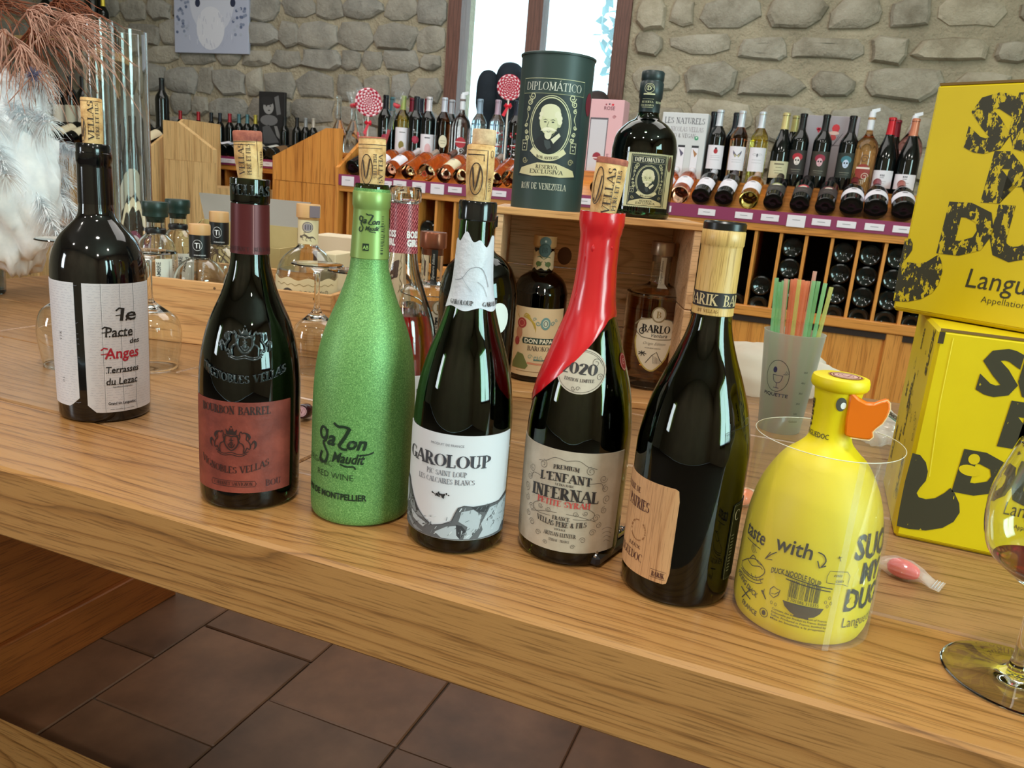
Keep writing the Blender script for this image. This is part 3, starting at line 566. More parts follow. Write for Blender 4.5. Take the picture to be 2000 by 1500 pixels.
stand = [
 (1404, 'dark wine bottle with silver capsule and red beetle label', BDX, DKG, (206, 210, 220), (.05, .15, 62, WH), art_red, 0),
 (1447, 'rose wine bottle with silver capsule and butterfly label', BDX, ROS, (206, 210, 220), (.05, .15, 62, WH), art_fly, 0),
 (1487, 'pale yellow wine bottle with silver capsule and dragonfly label', BDX, YEL, (206, 210, 220), (.05, .15, 62, WH), art_fly2, 0),
 (1533, 'black sloping-shouldered bottle with gold capsule and wide cream label', BGN, DKG, (206, 190, 130), (.03, .1, 62, (208, 200, 164)), art_lines(), 0),
 (1567, 'black bottle with a skull-painted face under a red scarf, the first of three skull bottles', BDX, DKG, (24, 22, 24), (.05, .15, 62, (48, 42, 40)), art_skull((176, 32, 48)), 0),
 (1612, 'black bottle with a rosy skull-painted face, the middle of three skull bottles', BDX, DKG, (24, 22, 24), (.05, .15, 62, (56, 52, 44)), art_skull((150, 34, 62), (222, 176, 186)), 0),
 (1664, 'black bottle with a pale blue skull-painted face and teal hair', BDX, DKG, (24, 22, 24), (.05, .15, 62, (44, 50, 46)), art_skull((60, 120, 136), (196, 212, 240)), 0),
 (1741, 'black burgundy bottle with bright red capsule and white crest label', BGN, DKG, (196, 28, 42), (.02, .09, 64, WH), art_logo, 0),
 (1787, 'black burgundy bottle with copper-rose capsule and white label, before the pink flask', BGN, DKG, (206, 130, 100), (.02, .08, 64, WH), art_logo, 0),
 (752, 'dark bottle with a red apple on it, next to the striped lollipop', BDX, DKG, (26, 26, 34), None, None, 1),
 (786, 'green-yellow white wine bottle with an olive fruit label behind the rose', BDX, YEL, (150, 160, 90), (.03, .145, 66, WH), None, 2),
 (812, 'dark bottle with a red apple on it, between the rose and the pink-labelled bottle', BDX, DKG, (26, 26, 34), None, None, 1),
 (836, 'dark bottle with white capsule and a pink-washed white label', BDX, DKG, (214, 206, 214), (.01, .12, 66, WH), None, 3),
 (866, 'amber-black bottle with white capsule and cream oval label', BDX, glass((120, 70, 36), .02, 1.34), (196, 200, 214), None, None, 4),
 (935, 'clear floral-printed bottle with frosted cap, under the slim window shrub', BDX, glass((190, 206, 214), .1), (150, 176, 200), None, None, 5),
 (970, 'clear floral-printed bottle with red and white blossoms, under the round lollipop', BDX, glass((190, 196, 204), .1), (186, 160, 180), None, None, 5),
 (1007, 'dark floral-printed bottle partly behind the green tube', BDX, DKG, (40, 44, 60), None, None, 5),
]
for px, lb, shp, gm, cap, lab, art, k in stand:
    P = (sx(px), 3.655, SZ); t = shelf_bottle(lb, P, shp, gm, cap, lab=lab, art=art); rf = rfun(spline(shp, 3)); A = Art()
    if k == 1: art_apple((150, 26, 56))(A); A.wrap('print', t, rf, cut=.008)
    if k == 2: l = t.children[-1]; A.ell(-.004, .06, .014, .02, (140, 124, 60), 1, 14); A.rect(-.015, .12, .015, .124, (110, 110, 110)); A.wrap('print', l, rf, cut=.008)
    if k == 3: l = t.children[-1]; A.ell(.002, .05, .016, .026, (222, 178, 186), 1, 14); A.rect(-.015, .1, .012, .106, (110, 110, 120)); A.wrap('print', l, rf, cut=.008)
    if k == 4: A.ell(0, .09, .021, .03, (222, 214, 188), 1, 20); A.rect(-.012, .092, .012, .094, (120, 110, 90), 2); A.rect(-.01, .08, .01, .082, (120, 110, 90), 2); A.wrap('print', t, rf, cut=.008)
    if k == 5: art_flor(A); A.wrap('print', t, rf, cut=.008)
for px, Y, lb, shp, gm, cap in ((1552, 3.745, 'dark bottle with dull gold capsule behind the cream-labelled one', BGN, DKG, (176, 164, 104)), (1752, 3.738, 'dark bottle with wine-red capsule behind the bright red one', BGN, DKG, (130, 24, 46)), (1392, 3.738, 'dark bottle half hidden behind the beetle-label bottle', BDX, DKG, (20, 22, 30)), (1436, 3.738, 'dark bottle half hidden behind the butterfly-label bottle', BDX, DKG, (20, 22, 30)),
        (803, 3.738, 'dark bottle with crimson capsule behind the rose', BDX, DKG, (122, 26, 48)), (820, 3.738, 'dark bottle with black capsule behind the apple bottle', BDX, DKG, (28, 30, 44)), (833, 3.738, 'dark bottle with red capsule behind the pink-washed label', BDX, DKG, (136, 26, 46)), (880, 3.738, 'bottle with pale capsule behind the oval-label one', BDX, DKG, (190, 196, 206)), (765, 3.738, 'dark bottle behind the first apple bottle', BDX, DKG, (70, 110, 120))):
    shelf_bottle(lb, (sx(px, 250, Y), Y, SZ), shp, gm, cap)
P = (sx(1700), 3.655, SZ); t = shelf_bottle('large amber flask with red print and a white spout cap', P, FLA, AMB, None, spout=True); A = Art(); A.ell(0, .08, .03, .03, (150, 50, 44), 1, 14); A.rect(-.026, .09, .026, .097, (236, 220, 210), 2); A.text('VIP', 0, .03, .016, (210, 190, 170), 1, serif=1); A.swirl(0, .13, .018, .002, (70, 44, 50)); A.swirl(.01, .06, .016, .002, (230, 210, 190), 3); A.wrap('print', t, rfun(spline(FLA, 3)), cut=.008)
P = (sx(901), 3.655, SZ); t = shelf_bottle('large dusky flask with red print and a white spout cap, in front of the window', P, FLA, glass((150, 130, 124), .03, 1.34), None, spout=True); A = Art(); A.ell(0, .09, .026, .026, (176, 40, 56), 1, 14); A.rect(-.026, .09, .026, .094, (230, 216, 214), 2); A.swirl(.004, .05, .016, .002, (210, 206, 210), 3); A.text('VIP', 0, .015, .016, (40, 40, 46), 1, serif=1); A.wrap('print', t, rfun(spline(FLA, 3)), cut=.008)
shelf_bottle('pink teardrop flask with a white spout cap', (sx(1782, 260, 3.74), 3.73, SZ), TEAR, PNK, None, spout=True, group=None)
for px, lb in ((662, 'clear long-necked decanter bottle at the end of the shelf'), (690, 'clear long-necked decanter bottle behind the roses')):
    shelf_bottle(lb, (sx(px, 250, 3.7), 3.7, SZ), [(0, .003), (.04, 0), (.05, .01), (.05, .05), (.042, .1), (.022, .15), (.012, .18), (.0115, .27), (.014, .274), (.014, .29), (0, .292)], CLR, None, group='clear decanters')
# lying bottles, their bases towards the bar
LZ = 1.177
lying = [(683, 'black wine bottle lying at the near end of the rose row', DKG, BDX, None, None)]+[
 (x, 'rose wine bottle lying on the sloping shelf, '+s, g, sh, c, l) for x, s, g, sh, c, l in (
 (722, 'behind the cork of the green bottle', ROS, BDX, (222, 206, 210), WH), (756, 'with a pink-washed white label', ROS, BDX, (226, 220, 226), WH), (792, 'bare of any label', AMB, BDX, (180, 160, 150), None), (828, 'with a round shoulder and no label', AMB, BGN, (120, 90, 80), None), (862, 'with a cream oval label', ROS, BDX, (206, 200, 200), (226, 214, 180)), (895, 'beside the oval-labelled one', AMB, BDX, (210, 200, 200), None), (930, 'behind the cork of the torn-label bottle', AMB, BDX, (180, 160, 150), None), (962, 'with a dark neck and floral print', AMB, BDX, (70, 50, 60), None), (992, 'touching the green tube', AMB, BGN, (190, 120, 120), None),
 (1165, 'below the pink gift box', AMB, BDX, (200, 160, 150), None), (1205, 'behind the black rum bottle', AMB, BDX, (200, 160, 150), None))]+[
 (1286, 'rose wine bottle lying beside the black rum bottle', ROS, BDX, (225, 222, 230), WH), (1325, 'rose wine bottle lying below the white gift carton', ROS, BDX, (225, 222, 230), WH), (1366, 'dark wine bottle lying with a plain white label, first of two', DKG, BDX, (200, 204, 214), WH), (1411, 'dark wine bottle lying with a small red beetle on white', DKG, BDX, (60, 50, 56), WH),
 (1460, 'golden white wine bottle lying with a white label', YEL, BDX, (190, 160, 140), WH), (1508, 'black bottle lying with a pale green skull face', DKG, BDX, (60, 48, 46), (66, 62, 60)), (1560, 'black bottle lying with a red-capped skull face', DKG, BDX, (40, 34, 36), (66, 60, 60)), (1610, 'black bottle lying with a cream skull face', DKG, BDX, (40, 34, 36), (62, 54, 54)),
 (1661, 'burgundy bottle lying with white crest label and red capsule, first of two', DKG, BGN, (110, 26, 34), WH), (1709, 'burgundy bottle lying with white crest label and dusty pink capsule', DKG, BGN, (150, 70, 84), WH), (1764, 'burgundy bottle lying with white label beside the yellow carton', DKG, BGN, (190, 110, 100), WH)]
for px, lb, gm, shp, cap, lab in lying:
    x = WY(px, 385+(px-1325)*.085, YF).x; skull = 'skull' in lb; wide = shp is BGN
    t = shelf_bottle(lb, (x, YF+.02, LZ+(.006 if wide else 0)), shp, gm, cap, lab=((.045, .125, 70, lab) if not wide else (.05, .1, 80, lab)) if lab else None, lie=True, group='wine bottles lying on the sloping shelf', tilt=68, yaw=rnd.uniform(-2, 2))
    if lab:
        A = Art(); rf = rfun(spline(shp, 3))
        if skull: A.ell(0, .112, .022, .009, (190, 30, 56) if 'red' in lb else (150, 160, 100) if 'green' in lb else (110, 40, 44), 1, 12); A.ell(0, .104, .015, .006, (214, 204, 190), 2, 12); A.rect(-.018, .07, .018, .0715, (140, 136, 126))
        else: A.ell(0, .112 if not wide else .088, .011, .005, (110, 106, 112), 1, 10); [A.rect(-.018, z, .018, z+.001, (176, 172, 184)) for z in (.094, .08, .07) if not wide or z > .065]
        A.wrap('print', t.children[-1], rf, cut=.008)
# dark bottles stacked in the compartments
sp = MB().lathe([(0, .012), (.016, .006), (.026, -.001), (.033, -.003), (.038, 0), (.040, .006), (.040, .006), (.040, .19), (.014, .25), (.014, .3), (0, .3)], 22)
proto = None; f0 = WY(1475, 470, YF).x
fill = {0: 2, 1: 4, 2: 1, 3: 4, 4: 4, 5: 4}; q = random.Random(5); ORD = 'first second third fourth fifth sixth seventh eighth ninth tenth eleventh twelfth thirteenth fourteenth fifteenth sixteenth seventeenth eighteenth nineteenth'.split()
for k in range(-19, 8):
    n = fill.get(k, q.choice((0, 1, 2, 3, 4, 4))) if k < 6 else 4
    n = min(n, 3) if f0+.0954*k < -1.2 else n
    for j in range(n):
        x = f0+.0954*(k+.5)
        if x < -2.17: continue
        if proto is None: o = proto = sp.build('stored_bottle', paint((16, 22, 20), .12), None, True, 40)
        else: o = proto.copy(); COL.objects.link(o)
        o.location = (x+q.uniform(-.0008, .0008), YF+.018+q.uniform(0, .02), .767+.0812*j); o.rotation_euler = (R(-90), 0, 0)
        where = '%s compartment from the roses end' % ORD[k+18] if k < -4 else '%s compartment from the yellow cartons' % ORD[7-k]
        tag(o, 'dark bottle base, %s of the stack in the %s' % (('lowest', 'second up', 'third up', 'fourth up')[j], where), 'bottle', 'dark bottles stacked in the compartments')
# bottles of the alcove shelf and of the shelf behind the vases
for px, c in ((353, (160, 30, 40)), (388, (166, 34, 44)), (413, (30, 34, 40)), (430, (26, 30, 44)), (449, (160, 30, 44)), (467, (70, 110, 120)), (483, (80, 120, 128)), (499, (176, 160, 60)), (556, (30, 34, 36)), (580, (34, 36, 40)), (597, (150, 156, 160)), (612, (190, 186, 176))):
    t = shelf_bottle('dark bottle with a %s capsule standing at the back of the alcove' % {(160, 30, 40): 'dull red', (166, 34, 44): 'red', (30, 34, 40): 'black', (26, 30, 44): 'blue-black', (160, 30, 44): 'cherry', (70, 110, 120): 'teal', (80, 120, 128): 'pale teal', (176, 160, 60): 'yellow', (30, 34, 36): 'soot-black', (34, 36, 40): 'charcoal', (150, 156, 160): 'grey', (190, 186, 176): 'bone-white'}[c], (WY(px, 260, 4.25).x, 4.25, 1.221), BDX, DKG, c, group='bottles at the back of the alcove', n=14); t.scale = (.8, .8, .8)
for px, c in ((418, WH), (434, (170, 176, 190)), (450, (190, 190, 196)), (466, (206, 196, 150)), (482, (160, 150, 130)), (512, (206, 206, 200)), (528, (120, 90, 60))):
    shelf_bottle('dark bottle lying on the alcove shelf, label %s' % {WH: 'white', (170, 176, 190): 'blue-grey', (190, 190, 196): 'light grey', (206, 196, 150): 'straw', (160, 150, 130): 'drab', (206, 206, 200): 'ivory', (120, 90, 60): 'brown'}[c], (WY(px, 292, 3.96).x, 3.96, 1.222), BDX, DKG, None, lab=(.05, .14, 70, c), lie=True, group='bottles lying in the alcove', n=14, tilt=80)
CR = (212, 200, 168)
for i, px in enumerate((104, 134, 164, 194, 222, 248, 272)):
    shelf_bottle(('cream-labelled bottle lying at the feather end of the row behind the vases', 'cream-labelled bottle lying second from the feathers', 'cream-labelled bottle lying third from the feathers', 'cream-labelled bottle lying in the middle of the row behind the vases', 'cream-labelled bottle lying third from the pale end panel', 'cream-labelled bottle lying second from the pale end panel', 'cream-labelled bottle lying closest to the pale end panel')[i], (WY(px, 268, YF+.02).x, YF+.02, 1.207), BDX, DKG, (24, 24, 26), lab=(.04, .15, 75, CR), lie=True, group='cream-labelled bottles lying behind the vases', tilt=68, yaw=4, n=16)
for i, px in enumerate((92, 116, 140, 164, 188, 212, 234, 254, 274)):
    shelf_bottle('dark bottle standing upright behind the vases, %s counted from the feathers' % ('first', 'second', 'third', 'fourth', 'fifth', 'sixth', 'seventh', 'eighth', 'ninth')[i], (WY(px, 220, 3.66).x, 3.66, 1.282), BDX, DKG, (24, 24, 26), lab=(.03, .13, 62, (214, 210, 196) if i % 2 else (190, 190, 170)), group='bottles standing behind the vases', n=16)
shelf_bottle('lone black bottle standing above the pale end panel', (WY(317, 210, 3.6).x, 3.6, 1.345-.06), BDX, DKG, (14, 16, 18), group=None, n=20)
for i, (px, c, sc) in enumerate(((96, (30, 30, 34), 1.1), (140, (150, 40, 40), 1.1), (187, (206, 150, 60), 1.45), (206, (226, 206, 70), .9))):
    t = shelf_bottle('bottle with a %s capsule on the wall shelf behind the dried fronds' % ('black', 'red', 'tall red-gold', 'short bright yellow')[i], (WY(px, 120, 4.22).x, 4.22, 1.886), BDX, DKG, c, group='bottles on the wall shelf', n=16); t.scale = (sc, sc, sc)
# gift cartons
def carton(name, label, x0, x1, y, dy, z0, z1, col, col2=None, group=None, rz=0):
    w, h = x1-x0, z1-z0; t = thing(name, label, 'box', ((x0+x1)/2, y+dy/2, z0), rz, group); MB().box(-w/2, w/2, -dy/2, dy/2, 0, h, b=.002).build('carton', paint(col, .55), t); return t, w, h
a, b = WY(1288, 260, 3.6).x, WY(1378, 260, 3.6).x
t, w, h = carton('gift_carton', 'white three-window gift carton reading LES NATURELS', a, b, 3.625, .09, SZ, SZ+.278, (208, 210, 214)); A = Art(); gy = (112, 112, 122)
A.text('LES NATURELS', 0, h-.045, .024, gy, serif=1, width=w*.88); A.text('DE NICOLAS VELLAS', 0, h-.078, .019, (168, 162, 170), serif=1, width=w*.86); A.text('BIO & VEGAN', 0, h-.104, .017, (140, 136, 142), serif=1, width=w*.55); A.ell(w*.3, h-.104, .009, .009, (60, 150, 110), 2, 12); A.ell(w*.3, h-.102, .004, .004, (200, 224, 210), 3, 8)
for k, c in enumerate(((90, 84, 110), (90, 84, 110), (170, 120, 80))):
    x = w*(-.30+.30*k); A.rect(x-.016, .0, x+.016, h-.135, (150, 156, 160), 1); A.rect(x-.015, 0, x+.015, h-.145, WH, 2); A.rect(x-.015, h-.145, x+.015, h-.136, (40, 40, 48), 2); A.poly([(x-.01, h-.15), (x+.012, h-.17), (x+.002, h-.185)], c, 3)
A.flat('print', t, (0, -.0452, 0), (1, 0, 0), (0, 0, 1))
a, b = WY(1145, 260, 3.6).x, WY(1192, 260, 3.6).x
t, w, h = carton('gift_carton', 'pale pink gift carton with a bottle window, reading ROSE and PREMIUM WINE', a, b+.045, 3.625, .1, SZ, WY(1180, 192, 3.59).z, (226, 178, 186)); A = Art(); rd = (150, 40, 60)
A.text('ROSE', .012, h-.045, .016, (120, 60, 76), bold=.01); A.ell(-.005, h-.022, .004, .004, rd, 1, 6); A.ell(.01, h-.02, .004, .004, (60, 50, 60), 1, 6); A.ell(.026, h-.022, .006, .005, (220, 40, 60), 1, 8); A.text('PREMIUM', .03, .05, .012, (130, 70, 80), rot=90); A.text('WINE', .046, .05, .012, (130, 70, 80), rot=90); A.rect(-w/2+.006, .004, .012, h-.08, (96, 90, 100), 1); A.rect(-w/2+.01, .004, .008, h-.088, (206, 204, 214), 2); A.ell(-.026, .07, .02, .018, rd, 3, 12); A.rect(-.046, .06, .006, .066, (226, 206, 210), 4); A.swirl(.038, h-.075, .008, .002, rd)
A.flat('print', t, (0, -.0502, 0), (1, 0, 0), (0, 0, 1))
a, b = WY(1575, 260, 3.77).x, WY(1676, 260, 3.77).x
t, w, h = carton('gift_carton', 'grey-mauve carton with a small heart and red hat drawing behind the skull bottles', a-.02, b, 3.775, .02, SZ, WY(1620, 226, 3.77).z, (160, 152, 160)); A = Art(); hx_ = -w*.2
A.ell(hx_-.004, h-.055, .006, .006, (196, 40, 66), 1, 10); A.ell(hx_+.004, h-.055, .006, .006, (196, 40, 66), 1, 10); A.poly([(hx_-.009, h-.058), (hx_+.009, h-.058), (hx_, h-.072)], (196, 40, 66)); A.ell(w*.1, h-.05, .016, .018, (206, 48, 60), 1, 8); A.ell(w*.08, h-.07, .022, .008, (226, 190, 180), 2, 12); A.ell(w*.07, h-.088, .014, .012, (190, 70, 70), 1, 10)
for k in range(6): A.line([(w*.1, h-.12), (w*(.1+.25*math.cos(k)), h-.12+.05*math.sin(k*1.7))], .002, (100, 90, 100))
A.flat('print', t, (0, -.0102, 0), (1, 0, 0), (0, 0, 1))
# roses in clear cones, and striped lollipops
M_CONE = film((220, 235, 240), .10, .05); RED = paint((214, 26, 54), .45)
def rose(label, P, top, r=.03):
    t = thing('artificial_rose', label, 'rose', P, 0, 'red roses in clear cones'); d = Vector(top)-Vector(P); Q = d.to_track_quat('Z', 'Y').to_matrix().to_4x4(); L_ = d.length
    MB().lathe([(.006, 0), (r*.55, L_*.6), (r, L_*.93), (r*1.15, L_)], 16, Q).build('clear_cone', M_CONE, t, True, 60)
    MB().tube([Q @ Vector((0, 0, .01)), Q @ Vector((0, 0, L_*.7))], .0025, 6).build('stem', paint((70, 90, 60), .6), t)
    fl = MB(); q = random.Random(int(L_*1e4))
    for k in range(9):
        a = k*2.4; rr = r*(.25+.07*k); c = Q @ Vector((rr*.5*math.cos(a), rr*.5*math.sin(a), L_*.76)); M = Matrix.Translation(c) @ Q.to_3x3().to_4x4() @ Matrix.Rotation(a, 4, 'Z') @ Matrix.Scale(r*.62, 4)
        fl.lathe([(0, -.5), (.5, -.4), (.8, .1), (.66, .7), (.5, .75)], 8, M)
    fl.build('bloom', RED, t, True, 60)
    MB().box(-.006, .006, -.004, .004, 0, L_*.35, Q).build('ribbon', RED, t); return t
b0 = WY(752, 300, 3.5)
rose('red rose in a clear cone leaning left beside the lollipop', WY(705, 300, 3.52), WY(688, 178, 3.5), .028); rose('red rose in a clear cone standing against the lollipop', WY(716, 300, 3.54), WY(707, 172, 3.55), .026); rose('red rose in a clear cone leaning over the apple-print bottles', WY(748, 292, 3.5), WY(783, 180, 3.46), .024)
def lollipop(label, C, r, yaw=0, bow=True):
    t = thing('lollipop', label, 'lollipop', C, yaw, 'striped lollipops'); V = []; w, rd = MB(), MB(); n = 150
    for i in range(n):
        a, b = 2*PI*6*i/n, 2*PI*6*(i+1.15)/n; r1 = r*(.06+.94*i/n); r2 = r*(.06+.94*(i+1.15)/n); (w if i % 2 else rd).tube([(r1*math.cos(a), 0, r1*math.sin(a)), (r2*math.cos(b), 0, r2*math.sin(b))], r*.085, 6)
    MB().lathe([(0, -.004), (r*.98, -.003), (r*.98, .003), (0, .004)], 26, Matrix.Rotation(PI/2, 4, 'X')).build('candy_disc', paint((170, 30, 60), .3), t, True)
    tag(w.build('candy_rope', paint((240, 210, 220), .3), t, True), kind='stuff'); tag(rd.build('candy_rope', paint((176, 24, 58), .3), t, True), kind='stuff')
    MB().tube([(0, 0, -r), (0, .002, 1.205-C[2])], .004, 8).build('stick', paint((230, 226, 220)), t, True)
    if bow: MB().lathe([(0, -.02), (.012, -.01), (.004, 0), (.014, .012), (0, .02)], 8, Matrix.Translation((0, -.005, -r*1.45)) @ Matrix.Rotation(PI/2, 4, 'Y')).add([(-.006, -.008, -r*1.5), (.006, -.008, -r*1.5), (-.012, -.01, -r*2.3), (-.026, -.01, -r*2.2)], [(0, 1, 2, 3)]).build('bow', RED, t, True)
lollipop('red and white striped lollipop between the roses and the apple bottles', WY(720, 199, 3.5), .068, .8); lollipop('red and white striped lollipop with a red bow in front of the window', WY(995, 170, 3.5), .057, .35)
# ================================================================== the bar top
TZ = .84
M_OAK = wood('bar_oak', (166, 125, 84), (148, 107, 70), (90, 60, 37), 0, 22, .30, 1.5, .14, 1.4, .6, spec=.6)
M_OAKF = wood('bar_oak_front', (176, 128, 76), (157, 107, 58), (96, 60, 32), 0, 22, .32, 1.6, .13, 1.4, .62, spec=.5)
M_OAKD = wood('cabinet_oak', (166, 92, 38), (144, 76, 30), (96, 48, 20), 1, 8, .45, 1.2, .12, 1.0, .3)
def plane_pt(px, py, O, X):
    d = RT*((px-1000)/FPX)-UP*((py-750)/FPX)+FW; O = Vector(O); X = Vector(X).normalized(); N = Vector((X.y, -X.x, 0))
    t = (O-Vector((0, 0, EYE))).dot(N)/d.dot(N); p = Vector((0, 0, EYE))+d*t; return (p-O).dot(X), p.z-O.z
bar = thing('bar_table', 'long oak bar top of wide planks on a boarded base', 'table', (0, 0, 0))
TX0, TX1 = -1.82, 1.35
def plank(name, x0, x1, y0, y1, th, mat, b=.0018, tz=TZ):
    o = MB().box(-(x1-x0)/2, (x1-x0)/2, -(y1-y0)/2, (y1-y0)/2, -th, 0, b=b).build(name, mat, bar); o.location = ((x0+x1)/2, (y0+y1)/2, tz); return o
plank('plank', TX0, TX1, .503, .6550, .0785, M_OAKF, .0035)
jx = G(597, 895).x
for y0, y1, js in ((.6572, .8895, (-1.25, jx, jx+.78)), (.8917, 1.1195, (-1.3, -.88, -.1, .75)), (1.1217, 1.310, (-1.1, -.35, .5)), (1.3122, 1.50, (-1.4, -.6, .3))):
    e = [TX0]+list(js)+[TX1]
    for a, b in zip(e, e[1:]): plank('plank', a+.001, b-.001, y0, y1, .06, M_OAK, .0022, TZ-rnd.uniform(0, .0006))
MB().box(TX0+.05, TX1-.05, .60, .64, .70, .762).add([], []).build('rail', M_OAKD, bar)
MB().box(-1.56, -1.50, .555, 1.48, .0, .762).build('end_panel', M_OAKD, bar); MB().box(-1.50, -1.482, .60, 1.479, 0, .115, b=.003).build('plinth', M_OAKD, bar)
MB().box(1.1, 1.16, .555, 1.48, .0, .762).build('end_panel', M_OAKD, bar)
MB().box(-1.50, 1.10, .60, .772, .165, .205, b=.003).build('foot_board', M_OAKF, bar)

# ================================================================== bottles on the bar
CORKM = mottled('cork', [(.3, (176, 128, 76)), (.5, (214, 172, 116)), (.7, (232, 196, 142))], 90, .8, .5, 300, .001)
CORKR = mottled('wine_stained_cork', [(.3, (120, 58, 52)), (.6, (176, 104, 84)), (.8, (206, 140, 104))], 90, .8, .5, 300, .001)
GRN = glass((96, 132, 44)); DGR = glass((40, 60, 24)); GR2 = glass((58, 108, 40)); OLV = glass((112, 124, 34))
WINE = paint((14, 3, 8), .12); INK = (34, 30, 30)
def cylpt(base, rad, px, py):
    d = RT*((px-1000)/FPX)-UP*((py-750)/FPX)+FW; bx, by = base[0], base[1]
    for _ in range(5):
        r0 = rad(0 if _ == 0 else z) if callable(rad) else rad
        a = d.x*d.x+d.y*d.y; b = -2*(d.x*bx+d.y*by); c = bx*bx+by*by-r0*r0; D = max(0, b*b-4*a*c); t = (-b-math.sqrt(D))/(2*a)
        x, y, z = d.x*t-bx, d.y*t-by, d.z*t+EYE-base[2]
    h = math.hypot(bx, by); ux, uy = -bx/h, -by/h; ph = math.atan2(y*ux-x*uy, x*ux+y*uy); return ph, z
class Bot:
    def __init__(s, name, label, cat, px, py, outer, gmat, th=.0028, liquid=None, lmat=None, punt=.018, zfull=None, n=56, base=None, group=None, z=TZ):
        s.loc = base or G(px, py, z); s.t = thing(name, label, cat, s.loc, 0, group, face=True); r0 = outer[0][0]
        s.prof = spline(outer, 4); s.rf = rfun(s.prof)
        bottom = [(0, punt), (r0*.35, punt*.85), (r0*.7, .004), (r0*.86, 0), (r0*.97, .001)]; top = s.prof[-1]
        solid = th is None
        if solid: pr = bottom+s.prof+[(0, top[1])]
        else:
            inn = [(max(r-th, .002), z) for r, z in s.prof if z > .010]; inn = [(inn[0][0]*.93, inn[0][1]-.001)]+inn
            pr = bottom+s.prof+[(top[0]-.0008, top[1]+.0006), (top[0]-th+.0004, top[1]+.0003)]+inn[::-1]+[(r0*.6, .012), (r0*.3, punt+.005), (0, punt+.006)]
        MB().lathe(pr, n).build('bottle_glass', gmat, s.t, True, 40)
        if liquid:
            e = .00035; inn = [(max(r-th-e, .002), z) for r, z in s.prof if .010 < z < liquid]; inn = [(inn[0][0]*.93, inn[0][1]-.0005)]+inn+[(s.rf(liquid)-th-e, liquid)]
            MB().lathe([(0, punt+.0065), (r0*.3, punt+.0055), (r0*.6, .0125)]+inn+[(0, liquid)], n).build('wine', lmat or WINE, s.t, True, 40)
    def cp(s, px, py): ph, z = cylpt(s.loc, s.rf, px, py); return ph*s.rf(z), z
    def deg(s, px, py): ph, z = cylpt(s.loc, s.rf, px, py); return math.degrees(ph), z
    def lathe(s, name, prof, mat, n=48, angle=40): return MB().lathe(prof, n).build(name, mat, s.t, True, angle)
    def sleeve(s, name, z0, z1, mat, off=.0006, extra=(), n=48):
        k = 10; pr = [(s.rf(z0)-.0002, z0)]+[(s.rf(z0+(z1-z0)*i/k)+off, z0+(z1-z0)*i/k) for i in range(k+1)]+list(extra); return s.lathe(name, pr, mat, n)
    def cork(s, z0, h, r, mat=None, r2=None, tilt=0, art=None, stain=0.0, turn=0):
        c = bpy.data.objects.new('x', None); M = Matrix.Translation((0, 0, z0)) @ Matrix.Rotation(R(tilt), 4, 'Y'); r2 = r2 or r
        o = MB().lathe([(0, -.012), (r*.93, -.012), (r*.95, 0), (r2, h*.45), (r2, h*.5), (r2, h-.0012), (r2-.001, h), (0, h)], 28).build('cork', mat or CORKM, s.t, True, 40); o.matrix_local = M
        bpy.data.objects.remove(c)
        if stain: MB().lathe([(r2+.0002, h-stain), (r2+.0003, h-.001), (r2-.0006, h+.0003), (0, h+.0003)], 28).build('stained_end', CORKR, o, True, 40)
        if art: A = Art(); art(A); A.wrap('lettering', o, lambda z: r2, turn, eps=.0003)
        return o
BRN = (58, 40, 30)
def cork_art(A, flip=1, ov=(-.007, .016), tx=(.001, .016), w=.030, lines=True, sz=.0048):
    if tx: A.text('VELLAS', tx[0], tx[1], sz, BRN, serif=1.0, rot=90*flip, width=w); A.text('PÈRE ET FILS', tx[0]+.0055*flip, tx[1], sz*.62, BRN, serif=1.1, rot=90*flip, width=w*.92)
    if ov:
        A.ring(ov[0], ov[1], .0052, .013, .0007, BRN); A.line([(ov[0]-.003, ov[1]+.008), (ov[0]-.001, ov[1]-.008), (ov[0]+.0035, ov[1]+.009)], .0014, BRN, 1, smooth=3); A.line([(ov[0]-.001, ov[1]-.008), (ov[0]+.0015, ov[1]-.007), (ov[0]+.004, ov[1]+.002)], .0008, BRN, 1)
    if lines: A.rect(-.02, .0365, .02, .037, BRN); A.rect(-.02, .0345, .02, .0348, BRN)

# 1 -- tall black bottle with the old-manuscript label
B = Bot('wine_bottle', 'tall black high-shouldered bottle with a slit manuscript label and a cork, first of the row', 'bottle', 207, 803,
        [(.0500, .002), (.0512, .008), (.0518, .04), (.0522, .1), (.0525, .163), (.0512, .188), (.0462, .206), (.0392, .219), (.0285, .231), (.0212, .240), (.0187, .254), (.0176, .296), (.0176, .300)], paint((7, 7, 10), .07, coat=.4), th=None)
B.lathe('foil_capsule', [(B.rf(.255)+.0004, .255), (.0182, .296), (.0182, .301), (.0190, .3025), (.0190, .3125), (.0184, .3130), (.0184, .3215), (.0172, .3230), (.011, .3232)], paint((9, 9, 12), .14))
B.cork(.318, .055, .0112, art=lambda A: (cork_art(A, 1, (-.0125, .02), (.0015, .030), .042, False, .0058), A.rect(-.016, .051, .012, .0515, BRN)))
PAP = (216, 214, 222); lb1 = None
def torn(u, v): return (0, (-.006*max(0, 1-v*8)*(1 if .15 < u < .3 else 0)+.004*max(0, 1-v*8)*math.sin(u*9)))
